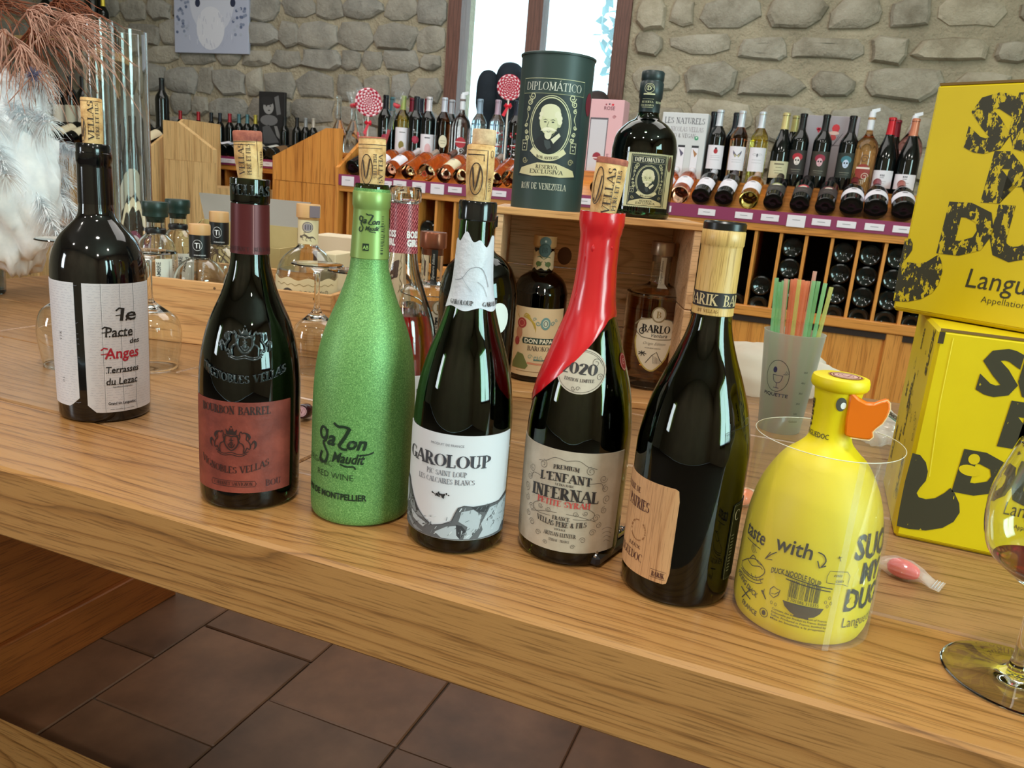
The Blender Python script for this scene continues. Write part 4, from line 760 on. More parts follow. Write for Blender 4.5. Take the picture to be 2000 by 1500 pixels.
def pacte(a0, a1, z0, z1, main):
    l = sticker('label', B.t, B.rf, a0, a1, z0, z1, paint(PAP, .6), edge=(lambda u, v: (0, .009*max(0, 1-u*9)*max(0, 1-v*6))) if main else (lambda u, v: (0, .011*max(0, (u-.78)*4.5)*max(0, 1-v*7)))); A = Art(); q = random.Random(3 if main else 4); r = .0525
    x0, x1 = R(a0)*r, R(a1)*r; z = z1-.003
    while z > z0+.004:                                                 # faint handwriting
        x = x0+.003+q.uniform(0, .006)
        while x < x1-.003:
            w = q.uniform(.003, .009); n = max(3, int(w/.0009)); A.line([(x+w*i/n, z+q.uniform(-.0006, .0006)) for i in range(n+1)], .00022, (166, 168, 186)); x += w+q.uniform(.001, .004)
        z -= .0031
    if main:
        for (xa, xb, py, t, h, c) in ((233, 264, 624, 'le', .0150, INK), (205, 258, 656, 'Pacte', .0120, INK), (252, 270, 668, 'des', .0064, INK), (204, 269, 697, 'Anges', .0130, (176, 30, 54)), (206, 269, 725, 'Terrasses', .0080, INK), (207, 267, 748, 'du Lezac', .0084, INK)):
            x1_, zz = B.cp(xa, py); x2_, z2 = B.cp(xb, py); x = (x1_+x2_)/2; zz = (zz+z2)/2; wd = x2_-x1_
            A.text(t, x, zz, h, c, 2, bold=.018, shear=.10, width=wd)
            for k in range(len(t)*2): u = (k+.5)/(len(t)*2)-.5; A.poly([(x+u*wd-h*.09, zz+h*.03), (x+u*wd, zz+h*.13), (x+u*wd+h*.09, zz+h*.03), (x+u*wd, zz-h*.07)], c, 2.2)
            if t in ('le', 'Pacte', 'Anges'): A.line([(x1_-h*.25, zz+h*.78), (x1_, zz+h*.98), (x1_+h*.3, zz+h*.90)], h*.13, c, 2.1); A.line([(x1_-h*.28, zz+h*.40), (x1_+h*.3, zz+h*.46)], h*.08, c, 2.1)
        x, zz = B.cp(240, 755); A.text('Appellation Languedoc', x, zz, .0018, (90, 90, 96), 2, bold=.02)
        x, zz = B.cp(240, 788); A.text('Grand vin Languedoc', x, zz, .0034, INK, 2, bold=.02, sx=.8); x, zz = B.cp(240, 798); A.text('mise nouvelle par nos soins', x, zz, .0018, INK, 2)
        for px in (202, 238, 263):                                    # the vertical slits in the paper
            x, zz = B.cp(px, 690); A.rect(x-.00025, z0+.001, x+.00025, z1-.0003, (120, 122, 132), 3); A.rect(x+.00025, z0+.001, x+.0009, z1, (236, 236, 242), 2.5)
    else:
        for px, py, t in ((122, 655, 'V I N'), (128, 740, 'D E')): x, zz = B.cp(px, py); A.text(t, x, zz, .0032, (90, 88, 96), 2, serif=1, rot=90)
    A.wrap('lettering', l, B.rf, cut=.006)
pacte(-21, 74, .0135, .1680, True); pacte(-92, -31, .020, .1680, False)

# 2 -- bourbon barrel bottle with an embossed crest
BO = [(.0445, .002), (.0462, .008), (.0466, .03), (.0468, .06), (.0468, .10), (.0462, .122), (.0436, .146), (.0372, .172), (.0262, .198), (.0192, .220), (.0170, .236), (.0163, .280), (.0163, .2815), (.0172, .2825), (.0174, .292), (.0173, .302)]
B = B2 = Bot('wine_bottle', 'dark green bottle embossed with a crest, brown leather-look label and brown neck foil', 'bottle', 489, 962, BO, glass((36, 58, 30)), liquid=.2, punt=.02)
B.sleeve('foil_capsule', .2365, .2805, paint((88, 32, 36), .38, .35), .0005)
A = Art(); A.text('CABERNET', -.012, .2395, .0035, (56, 20, 24), serif=1); A.text('BERNARD', .013, .2395, .0035, (60, 22, 26), serif=1); A.rect(.0022, .2375, .0026, .280, (206, 150, 150)); A.wrap('lettering', B.t, B.rf, eps=.0009)
BL = paint((60, 66, 68), .18, .5); A = Art(); A.text('VELLAS', .0, .2885, .0085, BL, serif=1.7, width=.037); A.wrap('raised_letters', B.t, B.rf, eps=.0006).modifiers.new('s', 'SOLIDIFY').thickness = -.0010  # BL: grey metallic colour stands in for highlights on the embossed glass
l = sticker('label', B.t, B.rf, -76, 49, .0190, .1065, mottled('leather_look_paper', [(.3, (104, 44, 36)), (.6, (136, 62, 50)), (.8, (150, 74, 60))], 40, .5, .3, 200, .001)); A = Art(); K = (44, 22, 20)
def cpc(b, px, py): return b.cp(px, py)
x, z = -.0150, .0955; A.text('BOURBON BARREL', x, z, .0072, K, serif=1.25, width=.066)
def crest(A, cx, cy, s, K, w=.0007):
    A.line([(cx-.45*s, cy+.35*s), (cx-.5*s, cy-.1*s), (cx-.3*s, cy-.5*s), (cx, cy-.7*s), (cx+.3*s, cy-.5*s), (cx+.5*s, cy-.1*s), (cx+.45*s, cy+.35*s), (cx+.2*s, cy+.42*s), (cx, cy+.35*s), (cx-.2*s, cy+.42*s), (cx-.45*s, cy+.35*s), (cx-.49*s, cy+.1*s)], w*1.8, K, smooth=3)
    A.line([(cx, cy+.25*s), (cx, cy-.5*s)], w*1.4, K); A.line([(cx-.15*s, cy+.08*s), (cx+.15*s, cy+.08*s)], w*1.2, K); A.line([(cx-.25*s, cy-.2*s), (cx-.12*s, cy-.45*s), (cx, cy-.5*s), (cx+.12*s, cy-.45*s), (cx+.25*s, cy-.2*s)], w*1.4, K, smooth=3); A.ring(cx, cy-.18*s, .12*s, .12*s, w, K, n=12)
    A.poly([(cx-.35*s, cy+.5*s), (cx-.42*s, cy+.95*s), (cx-.2*s, cy+.72*s), (cx-.1*s, cy+1.05*s), (cx, cy+.8*s), (cx+.1*s, cy+1.05*s), (cx+.2*s, cy+.72*s), (cx+.42*s, cy+.95*s), (cx+.35*s, cy+.5*s)], K, 1, [(0, 1, 2), (0, 2, 8), (2, 3, 4), (2, 4, 6), (4, 5, 6), (6, 7, 8), (2, 6, 8)]); A.ell(cx, cy+1.12*s, .07*s, .07*s, K, 1, 8)
    for f in (-1, 1):                                                   # two rearing horses
        H = [(.52, .1), (.62, .35), (.58, .6), (.7, .78), (.78, .62), (.95, .7), (1.1, .5), (1.05, .2), (1.25, -.05), (1.35, -.35), (1.25, -.6), (1.1, -.45), (1.0, -.7), (.85, -.85), (.9, -.5), (.8, -.2), (.6, -.1)]
        A.line([(cx+f*a*s, cy+b*s) for a, b in H], w*1.5, K, closed=True, smooth=2); A.line([(cx+f*.85*s, cy+.72*s), (cx+f*1.1*s, cy+.6*s), (cx+f*1.28*s, cy+.35*s), (cx+f*1.2*s, cy+.1*s)], w*4, K, taper=True, smooth=3); A.line([(cx+f*1.35*s, cy-.3*s), (cx+f*1.6*s, cy+.05*s), (cx+f*1.7*s, cy-.3*s), (cx+f*1.55*s, cy-.6*s)], w*3.4, K, taper=True, smooth=3)
        A.line([(cx+f*.5*s, cy+.3*s), (cx+f*.4*s, cy+.5*s), (cx+f*.62*s, cy+.5*s)], w*1.5, K)
    A.line([(cx-1.2*s, cy-.75*s), (cx-.6*s, cy-.98*s), (cx, cy-.85*s), (cx+.6*s, cy-1.0*s), (cx+1.2*s, cy-.75*s)], w*1.2, K, smooth=3); A.line([(cx-1.1*s, cy-.92*s), (cx-.6*s, cy-1.12*s), (cx, cy-1.02*s), (cx+.6*s, cy-1.14*s), (cx+1.1*s, cy-.92*s)], w*1.2, K, smooth=3)
crest(A, -.0165, .0695, .0125, K, .0006); A.text('VIGNOBLES VELLAS', -.0165, .0385, .0064, K, serif=1.05, width=.066, arc=7)
A.text('CABERNET SAUVIGNON', -.016, .0265, .0032, K, 1, serif=1.2, width=.036); A.line([(-.036, .0253), (-.037, .028), (-.036, .0308), (.004, .0308), (.0052, .028), (.004, .0253)], .0005, K, closed=True); A.text('BOU', .021, .0250, .0060, (70, 30, 30), serif=1.2)
A.wrap('lettering', l, B.rf, eps=.0010, cut=.006)
A = Art(); crest(A, -.003, .1600, .0128, BL, .0012); o = A.wrap('raised_crest', B.t, B.rf, -2, eps=.0003, cut=.004, cuty=.004); o.modifiers.new('s', 'SOLIDIFY').thickness = -.0016
A = Art(); A.text('VIGNOBLES VELLAS', 0, .1245, .0070, BL, serif=1.7, width=.078, arc=6); o = A.wrap('raised_letters', B.t, B.rf, -8, eps=.0003, cut=.004, cuty=.004); o.modifiers.new('s', 'SOLIDIFY').thickness = -.0016
B.cork(.302, .041, .0108, r2=.0122, tilt=-3.5, art=lambda A: (A.text('VELLAS', -.004, .017, .0052, BRN, serif=1, rot=90, width=.026), A.text('PERE ET FILS', .0015, .017, .0034, BRN, serif=1.1, rot=90, width=.026), A.rect(-.02, .0315, .006, .032, BRN), A.rect(-.02, .0292, .006, .0296, BRN), A.rect(.0075, .002, .0079, .034, BRN), A.text('2312202', .0135, .017, .003, BRN, bold=.01, rot=90), A.ring(.0135, .005, .0014, .002, .0003, BRN, n=12)), stain=.0085)

# 3 -- frosted green bottle
def frost():
    m, N, L, P = newmat('frosted_green'); v = coords(N, L, (1, 1, 1), False); n = noisetex(N, L, v, 900, 2, .7); L.new(ramp(N, L, n.outputs['Fac'], [(.35, (86, 134, 72)), (.55, (112, 164, 92)), (.72, (152, 198, 126))]), P.inputs['Base Color'])
    P.inputs['Metallic'].default_value = .25; P.inputs['Roughness'].default_value = .45; b = N.new('ShaderNodeBump'); b.inputs['Strength'].default_value = .35; b.inputs['Distance'].default_value = .0006; L.new(n.outputs['Fac'], b.inputs['Height']); L.new(b.outputs[0], P.inputs['Normal']); return m
GO = [(.0455, .002), (.0470, .008), (.0474, .03), (.0475, .074), (.0470, .118), (.0444, .148), (.0400, .169), (.0335, .188), (.0258, .207), (.0195, .226), (.0169, .240), (.0150, .286), (.0150, .289), (.0158, .290), (.0158, .303)]
B = Bot('wine_bottle', 'frosted lime green bottle with black script reading gaZon Maudit', 'bottle', 704, 991, GO, frost(), th=None)
B.lathe('foil_capsule', [(B.rf(.2425)+.0002, .2425), (B.rf(.2425)+.0006, .243), (B.rf(.26)+.0006, .26), (.0156, .2845), (.0157, .286), (.0166, .288), (.0168, .2995), (.0162, .3005), (.0155, .3005)], paint((138, 166, 92), .36, .3))
B.lathe('glass_lip', [(.0148, .300), (.0152, .302), (.0152, .3055), (.0143, .307), (.0118, .307), (.0112, .304), (.0112, .300)], glass((90, 100, 40)))
GK = (14, 40, 20)
def gazon(A, x, z, h, K=GK):
    A.text('a', x-.55*h, z, h*.9, K, bold=.03, shear=.3); A.text('on', x+.95*h, z-.08*h, h*.8, K, bold=.035, shear=.3)
    A.line([(x-.35*h, z+1.35*h), (x-.1*h, z+1.18*h), (x+.3*h, z+1.2*h), (x+.62*h, z+1.12*h)], h*.16, K, smooth=3); A.line([(x+.62*h, z+1.15*h), (x+.35*h, z+.6*h), (x-.02*h, z+.02*h)], h*.2, K, smooth=3); A.line([(x-.02*h, z+.04*h), (x+.2*h, z-.12*h), (x+.5*h, z-.12*h)], h*.15, K, smooth=3)
    A.ring(x-1.1*h, z+.62*h, .26*h, .34*h, h*.15, K, n=16); A.line([(x-.8*h, z+.9*h), (x-.88*h, z+.3*h), (x-1.1*h, z+.05*h), (x-.95*h, z-.25*h), (x-.75*h, z-.6*h), (x-.9*h, z-1.05*h), (x-1.2*h, z-1.15*h), (x-1.35*h, z-.9*h), (x-1.2*h, z-.5*h)], h*.15, K, smooth=3)
    A.text('Maudit', x+.5*h, z-.95*h, h*.62, K, bold=.025, shear=.35, sx=.8); A.line([(x+1.2*h, z-.42*h), (x+1.7*h, z-.35*h), (x+2.0*h, z-.22*h)], h*.09, K, smooth=3); A.line([(x+.1*h, z-1.05*h), (x+.5*h, z-1.15*h), (x+.9*h, z-1.12*h), (x+1.0*h, z-1.28*h)], h*.1, K, smooth=3)
A = Art(); gazon(A, -.0215, .0775, .0158); A.text('ORGANIC', B.cp(650, 905)[0], .0570, .0060, GK, align='r', bold=-.012); A.text('RED WINE', B.cp(690, 938)[0], .0460, .0062, GK, align='r', bold=-.012); A.text('VIN DE MONTPELLIER', B.cp(716, 980)[0], .0270, .0060, GK, align='r', bold=.035, sx=.86)
A.wrap('lettering', B.t, B.rf, eps=.0004, cut=.004)
A = Art(); gazon(A, -.002, .2735, .0062); A.rect(-.0065, .2500, -.0010, .2562, GK, 1); A.text('AB', -.0038, .2512, .0034, (150, 186, 100), 2, bold=.02, sx=.8)
q = random.Random(9)
for k in range(34):
    if q.random() < .6: A.rect(.0095, .2475+k*.00098, .0120, .2475+k*.00098+q.choice((.0004, .0008)), GK)
A.text('3 701086 310331', .0137, .2640, .0019, GK, rot=90); A.wrap('lettering', B.t, lambda z: B.rf(z)+.0006, eps=.0004, cut=.004)
B.cork(.305, .041, .0108, r2=.0118, tilt=-2.0, art=lambda A: (A.ring(-.005, .014, .0052, .0125, .0007, BRN), A.line([(-.0085, .022), (-.0055, .006), (-.002, .023)], .0012, BRN, smooth=3), A.text('VELLAS', .0055, .015, .0040, BRN, serif=1, rot=-90, width=.024), A.text('PERE ET FILS', .0010, .017, .0026, BRN, serif=1.1, rot=-90, width=.02), A.rect(-.016, .0345, .016, .035, BRN), A.rect(-.016, .0315, .009, .0319, BRN)), stain=.0006)

# 4 -- torn-foil bottle with the mountain label
GA = [(.0420, .002), (.0435, .008), (.0439, .03), (.0440, .096), (.0432, .124), (.0402, .148), (.0340, .172), (.0264, .194), (.0202, .216), (.0166, .238), (.0145, .285), (.0141, .290), (.0152, .2915), (.0153, .297), (.0150, .2995)]
B = Bot('wine_bottle', 'green bottle with a torn white neck foil and a white label of grey mountains', 'bottle', 889, 1043, GA, glass((62, 108, 46)), liquid=.205, punt=.022)
def tear(u, v): return (0, .0035*v*math.sin(u*19)+.0028*v*math.sin(u*47+1)-.0015*(1-v)*math.sin(u*31))
l = sticker('torn_foil', B.t, B.rf, -172, 172, .2130, .2700, mottled('white_foil', [(.3, (190, 195, 208)), (.7, (216, 219, 228))], 30, .45, .5, 120, .002), edge=tear, n=60)
A = Art(); A.text('GAROLOUP', -.009, .2165, .0036, INK, serif=1.3, width=.021); A.text('GAROLOUP', .020, .2160, .0036, INK, serif=1.3, width=.021); A.line([(-.016, .236), (-.009, .238), (-.003, .246), (.004, .248), (.009, .244), (.014, .232)], .0004, (120, 124, 134), smooth=3); A.line([(-.01, .24), (-.004, .232), (0, .228)], .0003, (150, 154, 164), smooth=3); A.line([(.004, .236), (.009, .232), (.013, .224)], .0003, (150, 154, 164), smooth=3); A.wrap('lettering', l, B.rf, eps=.0012, cut=.003)
l = sticker('label', B.t, B.rf, -88, 70, .0150, .1100, paint((214, 214, 222), .5)); A = Art(); xl, xr = R(-87.5)*.044, R(69.5)*.044; D1, D2, D3, D4 = (52, 54, 60), (92, 94, 100), (132, 138, 146), (176, 184, 194)
mt = [(xl, .058), (-.062, .061), (-.056, .0595), (-.052, .054), (-.046, .046), (-.038, .037), (-.030, .031), (-.021, .0265), (-.012, .029), (-.004, .033), (-.001, .041), (.001, .0455), (.006, .0475), (.014, .0465), (.028, .0470), (.041, .0475), (.048, .051), (xr, .053)]
for (a, za), (b, zb) in zip(mt, mt[1:]): A.poly([(a, .0155), (b, .0155), (b, zb), (a, za)], D2, 1)
q = random.Random(8)
for pts, c in ((([(xl, .056), (-.058, .057), (-.055, .045), (-.060, .034), (xl, .034)]), D4), ([(-.053, .045), (-.045, .043), (-.035, .035), (-.028, .030), (-.04, .031), (-.05, .036)], D3), ([(-.05, .034), (-.036, .029), (-.026, .0265), (-.03, .022), (-.044, .026)], D4), ([(-.06, .03), (-.04, .02), (-.03, .0175), (-.04, .0165), (-.058, .024)], D3), ([(-.018, .021), (-.008, .0275), (0, .029), (.006, .024), (.004, .0165), (-.012, .0165)], D4), ([(.002, .033), (.004, .042), (.014, .044), (.022, .038), (.020, .026), (.012, .0165), (.007, .0165), (.010, .028)], D4), ([(.022, .030), (.030, .044), (.040, .045), (xr, .050), (xr, .030), (.044, .018), (.02, .0165), (.024, .024)], D4), ([(.012, .046), (.030, .046), (.026, .040), (.018, .042)], D1), ([(-.047, .047), (-.036, .035), (-.04, .034), (-.05, .041)], D1), ([(0, .03), (.005, .029), (.009, .024), (.004, .0165), (.001, .02)], D1)): A.poly(pts, c, 2)
for _ in range(150):
    x = q.uniform(xl+.002, xr-.002); z = q.uniform(.018, .045)
    if -.045 < x < .0 and z > .034: continue
    L_ = q.uniform(.001, .004); a = q.uniform(.3, 1.4); A.line([(x, z), (x+L_*math.cos(a), z+L_*math.sin(a))], q.uniform(.0003, .0009), q.choice((D1, D3, D2, (206, 212, 220))), 3)
A.line(mt, .0006, D1, 3)
A.text('PRODUIT DE FRANCE', -.012, .1000, .0022, (120, 120, 130), 1); A.text('GAROLOUP', -.0135, .0815, .0108, (58, 58, 68), serif=1.35, width=.081); A.text('PIC SAINT LOUP', -.0115, .0735, .0044, (96, 98, 110), serif=.9, width=.036); A.text('LES CALCAIRES BLANCS', -.0125, .0665, .0044, (96, 98, 110), serif=.9, width=.052)
for _ in range(46): A.ell(-.0155+q.gauss(0, .0036), .0555+q.gauss(0, .0012), .0007, .0006, (30, 30, 34), 2, 6)
A.wrap('lettering', l, B.rf, eps=.0010, cut=.005)
B.lathe('neck_band', [(.0150, .2850), (.0160, .2860), (.0160, .2995), (.0152, .3010), (.0115, .3010)], paint((16, 18, 20), .12))
B.cork(.3005, .045, .0106, r2=.0116, tilt=-1.0, art=lambda A: (A.ring(-.003, .018, .0054, .0125, .0008, BRN), A.line([(-.006, .027), (-.0035, .009), (.0002, .028)], .0014, BRN, smooth=3), A.line([(-.012, .0405), (.006, .0405), (.006, .002)], .0006, BRN), A.line([(-.012, .037), (.003, .037), (.003, .032)], .0008, BRN), A.text('22O7A', .0105, .014, .0028, BRN, rot=90), A.ring(.0105, .038, .0016, .0028, .0004, BRN, n=12)), stain=0)
MB().lathe([(0, .0), (.0098, 0), (.0098, .011), (.009, .012), (0, .012)], 24, Matrix.Translation((.0012, .004, .346))).build('cork_end', mottled('pale_cork', [(.3, (170, 140, 110)), (.6, (214, 186, 150))], 120, .85, .6, 300, .001), B.t, True, 40)

# 5 -- red wax bottle
EN = [(.0435, .002), (.0452, .008), (.0458, .03), (.0460, .106), (.0444, .130), (.0404, .154), (.0336, .176), (.0246, .204), (.0188, .222), (.0158, .248), (.0150, .285), (.0160, .290), (.0160, .299)]
B = Bot('wine_bottle', 'olive green bottle dipped in dripping red wax with a cream ornamental label', 'bottle', 1107, 1064, EN, glass((104, 122, 36)), liquid=.152, punt=.024)
V = []; F = []; n, mm = 72, 26; qq = noise
def wz(a):
    P = [(-180, .19), (-150, .150), (-120, .131), (-88, .1335), (-60, .148), (-35, .166), (-8, .186), (20, .204), (42, .2140), (60, .2160), (100, .215), (140, .21), (180, .19)]
    for (x0, y0), (x1, y1) in zip(P, P[1:]):
        if x0 <= a <= x1: return y0+(y1-y0)*(a-x0)/(x1-x0)
for e in (1, 0):
    for j in range(mm+1):
        for i in range(n):
            a = -180+360*i/n; b = wz(a); z = b+(.3005-b)*j/mm; r = B.rf(z)+(.0016 if e else .0002)
            if e:
                r += .0003*noise.noise(Vector((math.cos(R(a))*3, math.sin(R(a))*3, z*60)))+(.0012 if z > .284 else 0)
                if j == 0: r = B.rf(z)+.0006
                if j == mm: z += .0014*noise.noise(Vector((math.cos(R(a))*4, math.sin(R(a))*4, 2)))
            V.append((r*math.sin(R(a)), -r*math.cos(R(a)), z))
N1 = (mm+1)*n
for j in range(mm):
    for i in range(n): F.append((j*n+i, j*n+(i+1) % n, (j+1)*n+(i+1) % n, (j+1)*n+i))
for i in range(n): F.append((i, N1+i, N1+(i+1) % n, (i+1) % n)); F.append((mm*n+i, mm*n+(i+1) % n, N1+mm*n+(i+1) % n, N1+mm*n+i))
link('wax_seal', V, F, paint((206, 24, 34), .26, coat=.3), B.t, True, 50)
for px, py, w, h in ((1158, 484, .0016, .0040), (1195, 484, .0014, .0016), (1206, 486, .001, .003), (1144, 500, .0014, .006), (1193, 455, .0014, .004), (1124, 580, .0016, .005)):
    a, z = cylpt(B.loc, lambda q: B.rf(q)+.0016, px, py); MB().lathe([(0, -1), (.5, -.85), (.9, -.3), (.7, .3), (0, 1)], 10, Matrix.Translation(((B.rf(z)+.0012)*math.sin(a), -(B.rf(z)+.0012)*math.cos(a), z)) @ Matrix.Diagonal((w, w*.6, h, 1))).build('wax_drip', paint((196, 20, 32), .2), B.t, True, 0)
CRM = mottled('laid_cream_paper', [(.3, (176, 164, 148)), (.7, (196, 184, 168))], 60, .6, .1, 200, .0005)
pa, z = B.deg(1142, 722); Vx = []; A = Art(); A.ell(0, .1725, .0215, .0185, CRM, 0, 36); ink = (44, 40, 42)
A.text('2020', -.0015, .1700, .0088, ink, 2, serif=1.5, width=.0300); A.text('EDITION LIMITEE', 0, .1640, .0024, ink, 2, serif=1.2, width=.025, arc=3); A.ring(0, .1725, .0200, .0170, .0003, ink, 2); A.ring(0, .1725, .0188, .0158, .0002, ink, 2, 20, 160); A.swirl(.0165, .169, .003, .0003, ink, 2); A.swirl(0, .1585, .002, .0003, ink, 2, 1, 0, 10, 400); A.swirl(-.004, .1585, .002, .0003, ink, 2, -1, 0, 10, 400); A.swirl(.012, .180, .004, .0003, ink, 2)
A.wrap('oval_label', B.t, B.rf, -7, eps=.0006, cut=.004, cuty=.004)
A = Art(); A.ell(0, .1795, .006, .0075, (150, 30, 50), 0, 18); A.ring(0, .1795, .005, .0063, .0004, (226, 190, 190), 1); A.swirl(0, .1795, .003, .0004, (226, 190, 190), 1); A.wrap('red_seal_sticker', B.t, B.rf, 68, eps=.0006, cut=.003, cuty=.003)
l = sticker('label', B.t, B.rf, -90, 60, .0145, .1055, CRM); A = Art(); cx = R(-9)*.046; rdc = (196, 74, 72)
def T(t, z, h, w, c=ink, b=1.1, **k): A.text(t, cx, z, h, c, 2, serif=b, width=w, **k)
T('PREMIUM', .0895, .0036, .022, b=1.3, arc=-8); T("L'ENFANT", .0785, .0072, .045, b=1.45, arc=-4); T('ULTRA RARE', .0745, .0020, .016); T('INFERNAL', .0625, .0100, .061, b=1.5, arc=-2); T('PETITE SYRAH', .0560, .0050, .047, rdc, 1.3); T('FRANCE', .0435, .0034, .015, b=1.3); T('VELLAS PERE & FILS', .0375, .0046, .044, b=1.3, arc=4); T('VINTAGE', .0340, .0018, .010); T('ARTISAN-ELEVEUR', .0285, .0034, .028, b=1.2); T('TEYRAN - FRANCE', .0235, .0022, .018)
gk = (92, 86, 80)
for f in (-1, 1):
    for (x, z, r, a0, tn) in ((.021, .090, .0042, 90, 1), (.033, .083, .0040, 0, -1), (.036, .074, .0036, 90, 1), (.0385, .064, .0042, -90, -1), (.037, .054, .0034, 90, 1), (.030, .0475, .0036, 0, 1), (.033, .0405, .003, 90, -1), (.028, .034, .0034, 0, 1), (.020, .027, .0030, 180, -1), (.012, .0205, .0022, 0, 1), (.012, .051, .0026, 0, -1), (.020, .052, .0024, 180, 1)): A.swirl(cx+f*x, z, r, .00035, gk, 1, tn, a0, 16, 520, f)
    A.line([(cx, .097), (cx+f*.01, .0985), (cx+f*.018, .094), (cx+f*.026, .092)], .0004, gk, 1, smooth=4); A.line([(cx+f*.018, .058), (cx+f*.028, .0515), (cx+f*.024, .046), (cx+f*.01, .046)], .0004, gk, 1, smooth=4); A.line([(cx+f*.004, .050), (cx+f*.016, .0485), (cx+f*.03, .044)], .0004, gk, 1, smooth=4); A.line([(cx+f*.02, .0785), (cx+f*.031, .079), (cx+f*.034, .0735)], .0004, gk, 1, smooth=4)
for k in range(4): A.line([(-.060, .032-k*.0022), (-.052, .032-k*.0022)], .0003, gk, 1); A.line([(.030+k*.001, .036-k*.004), (.036, .037-k*.004), (.042, .034-k*.004)], .0003, gk, 1, smooth=3)
A.wrap('lettering', l, B.rf, eps=.0009, cut=.005)
B.cork(.299, .0445, .0112, r2=.0128, tilt=4.5, art=lambda A: (A.text('VELLAS', .0045, .019, .0062, BRN, serif=1, rot=90, width=.036), A.text('PERE ET FILS', .0100, .020, .0036, BRN, serif=1.15, rot=90, width=.032), A.ring(-.0085, .022, .0044, .0145, .0008, BRN), A.line([(-.011, .012), (-.008, .010), (-.006, .03)], .001, BRN, smooth=3)), stain=.0045)

# 6 -- bottle with wood-print capsule and veneer label
BK = [(.0430, .002), (.0446, .008), (.0450, .03), (.0451, .110), (.0440, .132), (.0390, .158), (.0316, .180), (.0232, .201), (.0172, .220), (.0152, .237), (.0148, .284), (.0148, .286), (.0155, .287), (.0155, .299)]
M_FOIL = wood('wood_print_foil', (216, 180, 114), (206, 166, 98), (164, 122, 64), 2, 24, .35, .8, .3, 3, .3)
B = B6 = Bot('wine_bottle', 'olive black bottle with a wood-grain neck foil and a veneer label turned aside', 'bottle', 1314, 1137, BK, glass((74, 88, 30)), liquid=.225, punt=.022)
B.lathe('foil_capsule', [(B.rf(.232)+.0002, .232), (B.rf(.232)+.0006, .2324), (.0157, .240), (.0156, .2835), (.0157, .2845), (.0163, .2855), (.0163, .2955), (.0155, .2965)], M_FOIL)
B.lathe('black_top_ring', [(.0150, .296), (.0161, .2965), (.0161, .3012), (.0150, .3025), (.0132, .3025), (.0128, .300), (0, .300)], paint((16, 16, 18), .3))
A = Art(); A.rect(-.049, .2385, .049, .2500, (34, 32, 34), 0)
for x in (-.0415, -.0105, .0200): A.text('BARIK', x, .2403, .0080, (206, 184, 140), 1, serif=1.1, width=.0255)
A.text('BY VELLAS', -.004, .2345, .0024, (120, 84, 40), 1, serif=1); A.wrap('lettering', B.t, lambda z: .0158, eps=.0003, cut=.002)
M_VEN = wood('veneer_label', (206, 160, 116), (196, 146, 102), (160, 108, 70), 2, 30, .5, 1, .3, 3, .4)
l = sticker('label', B.t, B.rf, -122, -4.5, .0190, .1000, M_VEN, corner=.005); A = Art(); mr = (70, 30, 34)
A.text('SELLERIE DE', B.cp(1252, 968)[0], .0862, .0045, mr, 1, serif=1, align='r', sx=.8); A.text('PATRIES', B.cp(1268, 1003)[0], .0735, .0085, mr, 1, serif=1.1, align='r', sx=.62); A.text('LEUX', B.cp(1250, 1078)[0], .0405, .0028, mr, 1, serif=1, align='r', sx=1.6); A.text('LANGUEDOC', B.cp(1253, 1105)[0], .0300, .0068, mr, 1, serif=.9, align='r', sx=.75)
q = random.Random(6)
for _ in range(60): a = q.uniform(0, 2*PI); A.ell(-.0365+.0085*math.cos(a), .0555+.0085*math.sin(a), q.uniform(.0004, .0009), q.uniform(.0004, .0008), (150, 104, 66), 1, 5)
A.text('BARIK', B.cp(1284, 1128)[0], .0238, .0040, mr, 1, serif=1.3, width=.0105); xx = B.cp(1284, 1128)[0]; A.rect(xx-.0065, .0292, xx+.0065, .0295, mr); A.rect(xx-.0065, .0225, xx+.0065, .0228, mr)
A.wrap('lettering', l, B.rf, eps=.0008, cut=.004)
l = sticker('back_label', B.t, B.rf, 56, 96, .022, .088, paint((24, 34, 22), .5), corner=.004); A = Art(); x0, x1 = R(57)*.045, R(95)*.045; A.line([(x0, .0235), (x0, .0870), (x1, .0870), (x1, .0235)], .0004, (150, 156, 130), closed=True); A.text('C', .0505, .074, .009, (214, 216, 200), serif=.9)
for k in range(12): A.rect(x0+.002, .03+k*.0028, x0+.006, .03+k*.0028+.0012, (120, 126, 104))
A.wrap('lettering', l, B.rf, eps=.0009, cut=.004)
# 7 -- yellow duck bottle and its clear sleeve
YEL_ = mottled('satin_yellow', [(.3, (222, 200, 0)), (.7, (232, 212, 4))], 4, .48, .05, 200, .0002, .5)
DU = [(.0480, .002), (.0508, .010), (.0514, .022), (.0512, .044), (.0508, .066), (.0490, .088), (.0435, .110), (.0325, .131), (.0235, .1400), (.0168, .1475), (.0150, .156), (.0156, .172), (.0170, .186), (.0176, .190)]
B = Bot('duck_bottle', 'yellow round-shouldered bottle with an orange duck bill and drawn eye', 'bottle', 1555, 1197, DU, YEL_, th=None)
B.lathe('lid', [(.0170, .188), (.0196, .1895), (.0206, .1915), (.0206, .1955), (.0198, .1978), (.018, .1984), (0, .1984)], YEL_)
A = Art(); bd = (120, 38, 44); A.ell(0, 0, .0118, .0118, bd, 0, 28); A.ring(0, 0, .0100, .0100, .0006, (226, 206, 150), 1); A.ell(0, 0, .0084, .0084, (200, 160, 150), 1, 24); A.ring(0, 0, .0055, .0055, .0005, bd, 2, n=16); A.line([(-.003, .002), (.001, -.004), (.004, .004)], .0009, bd, 2); A.ring(0, 0, .0125, .0125, .0005, (170, 140, 20), 1)
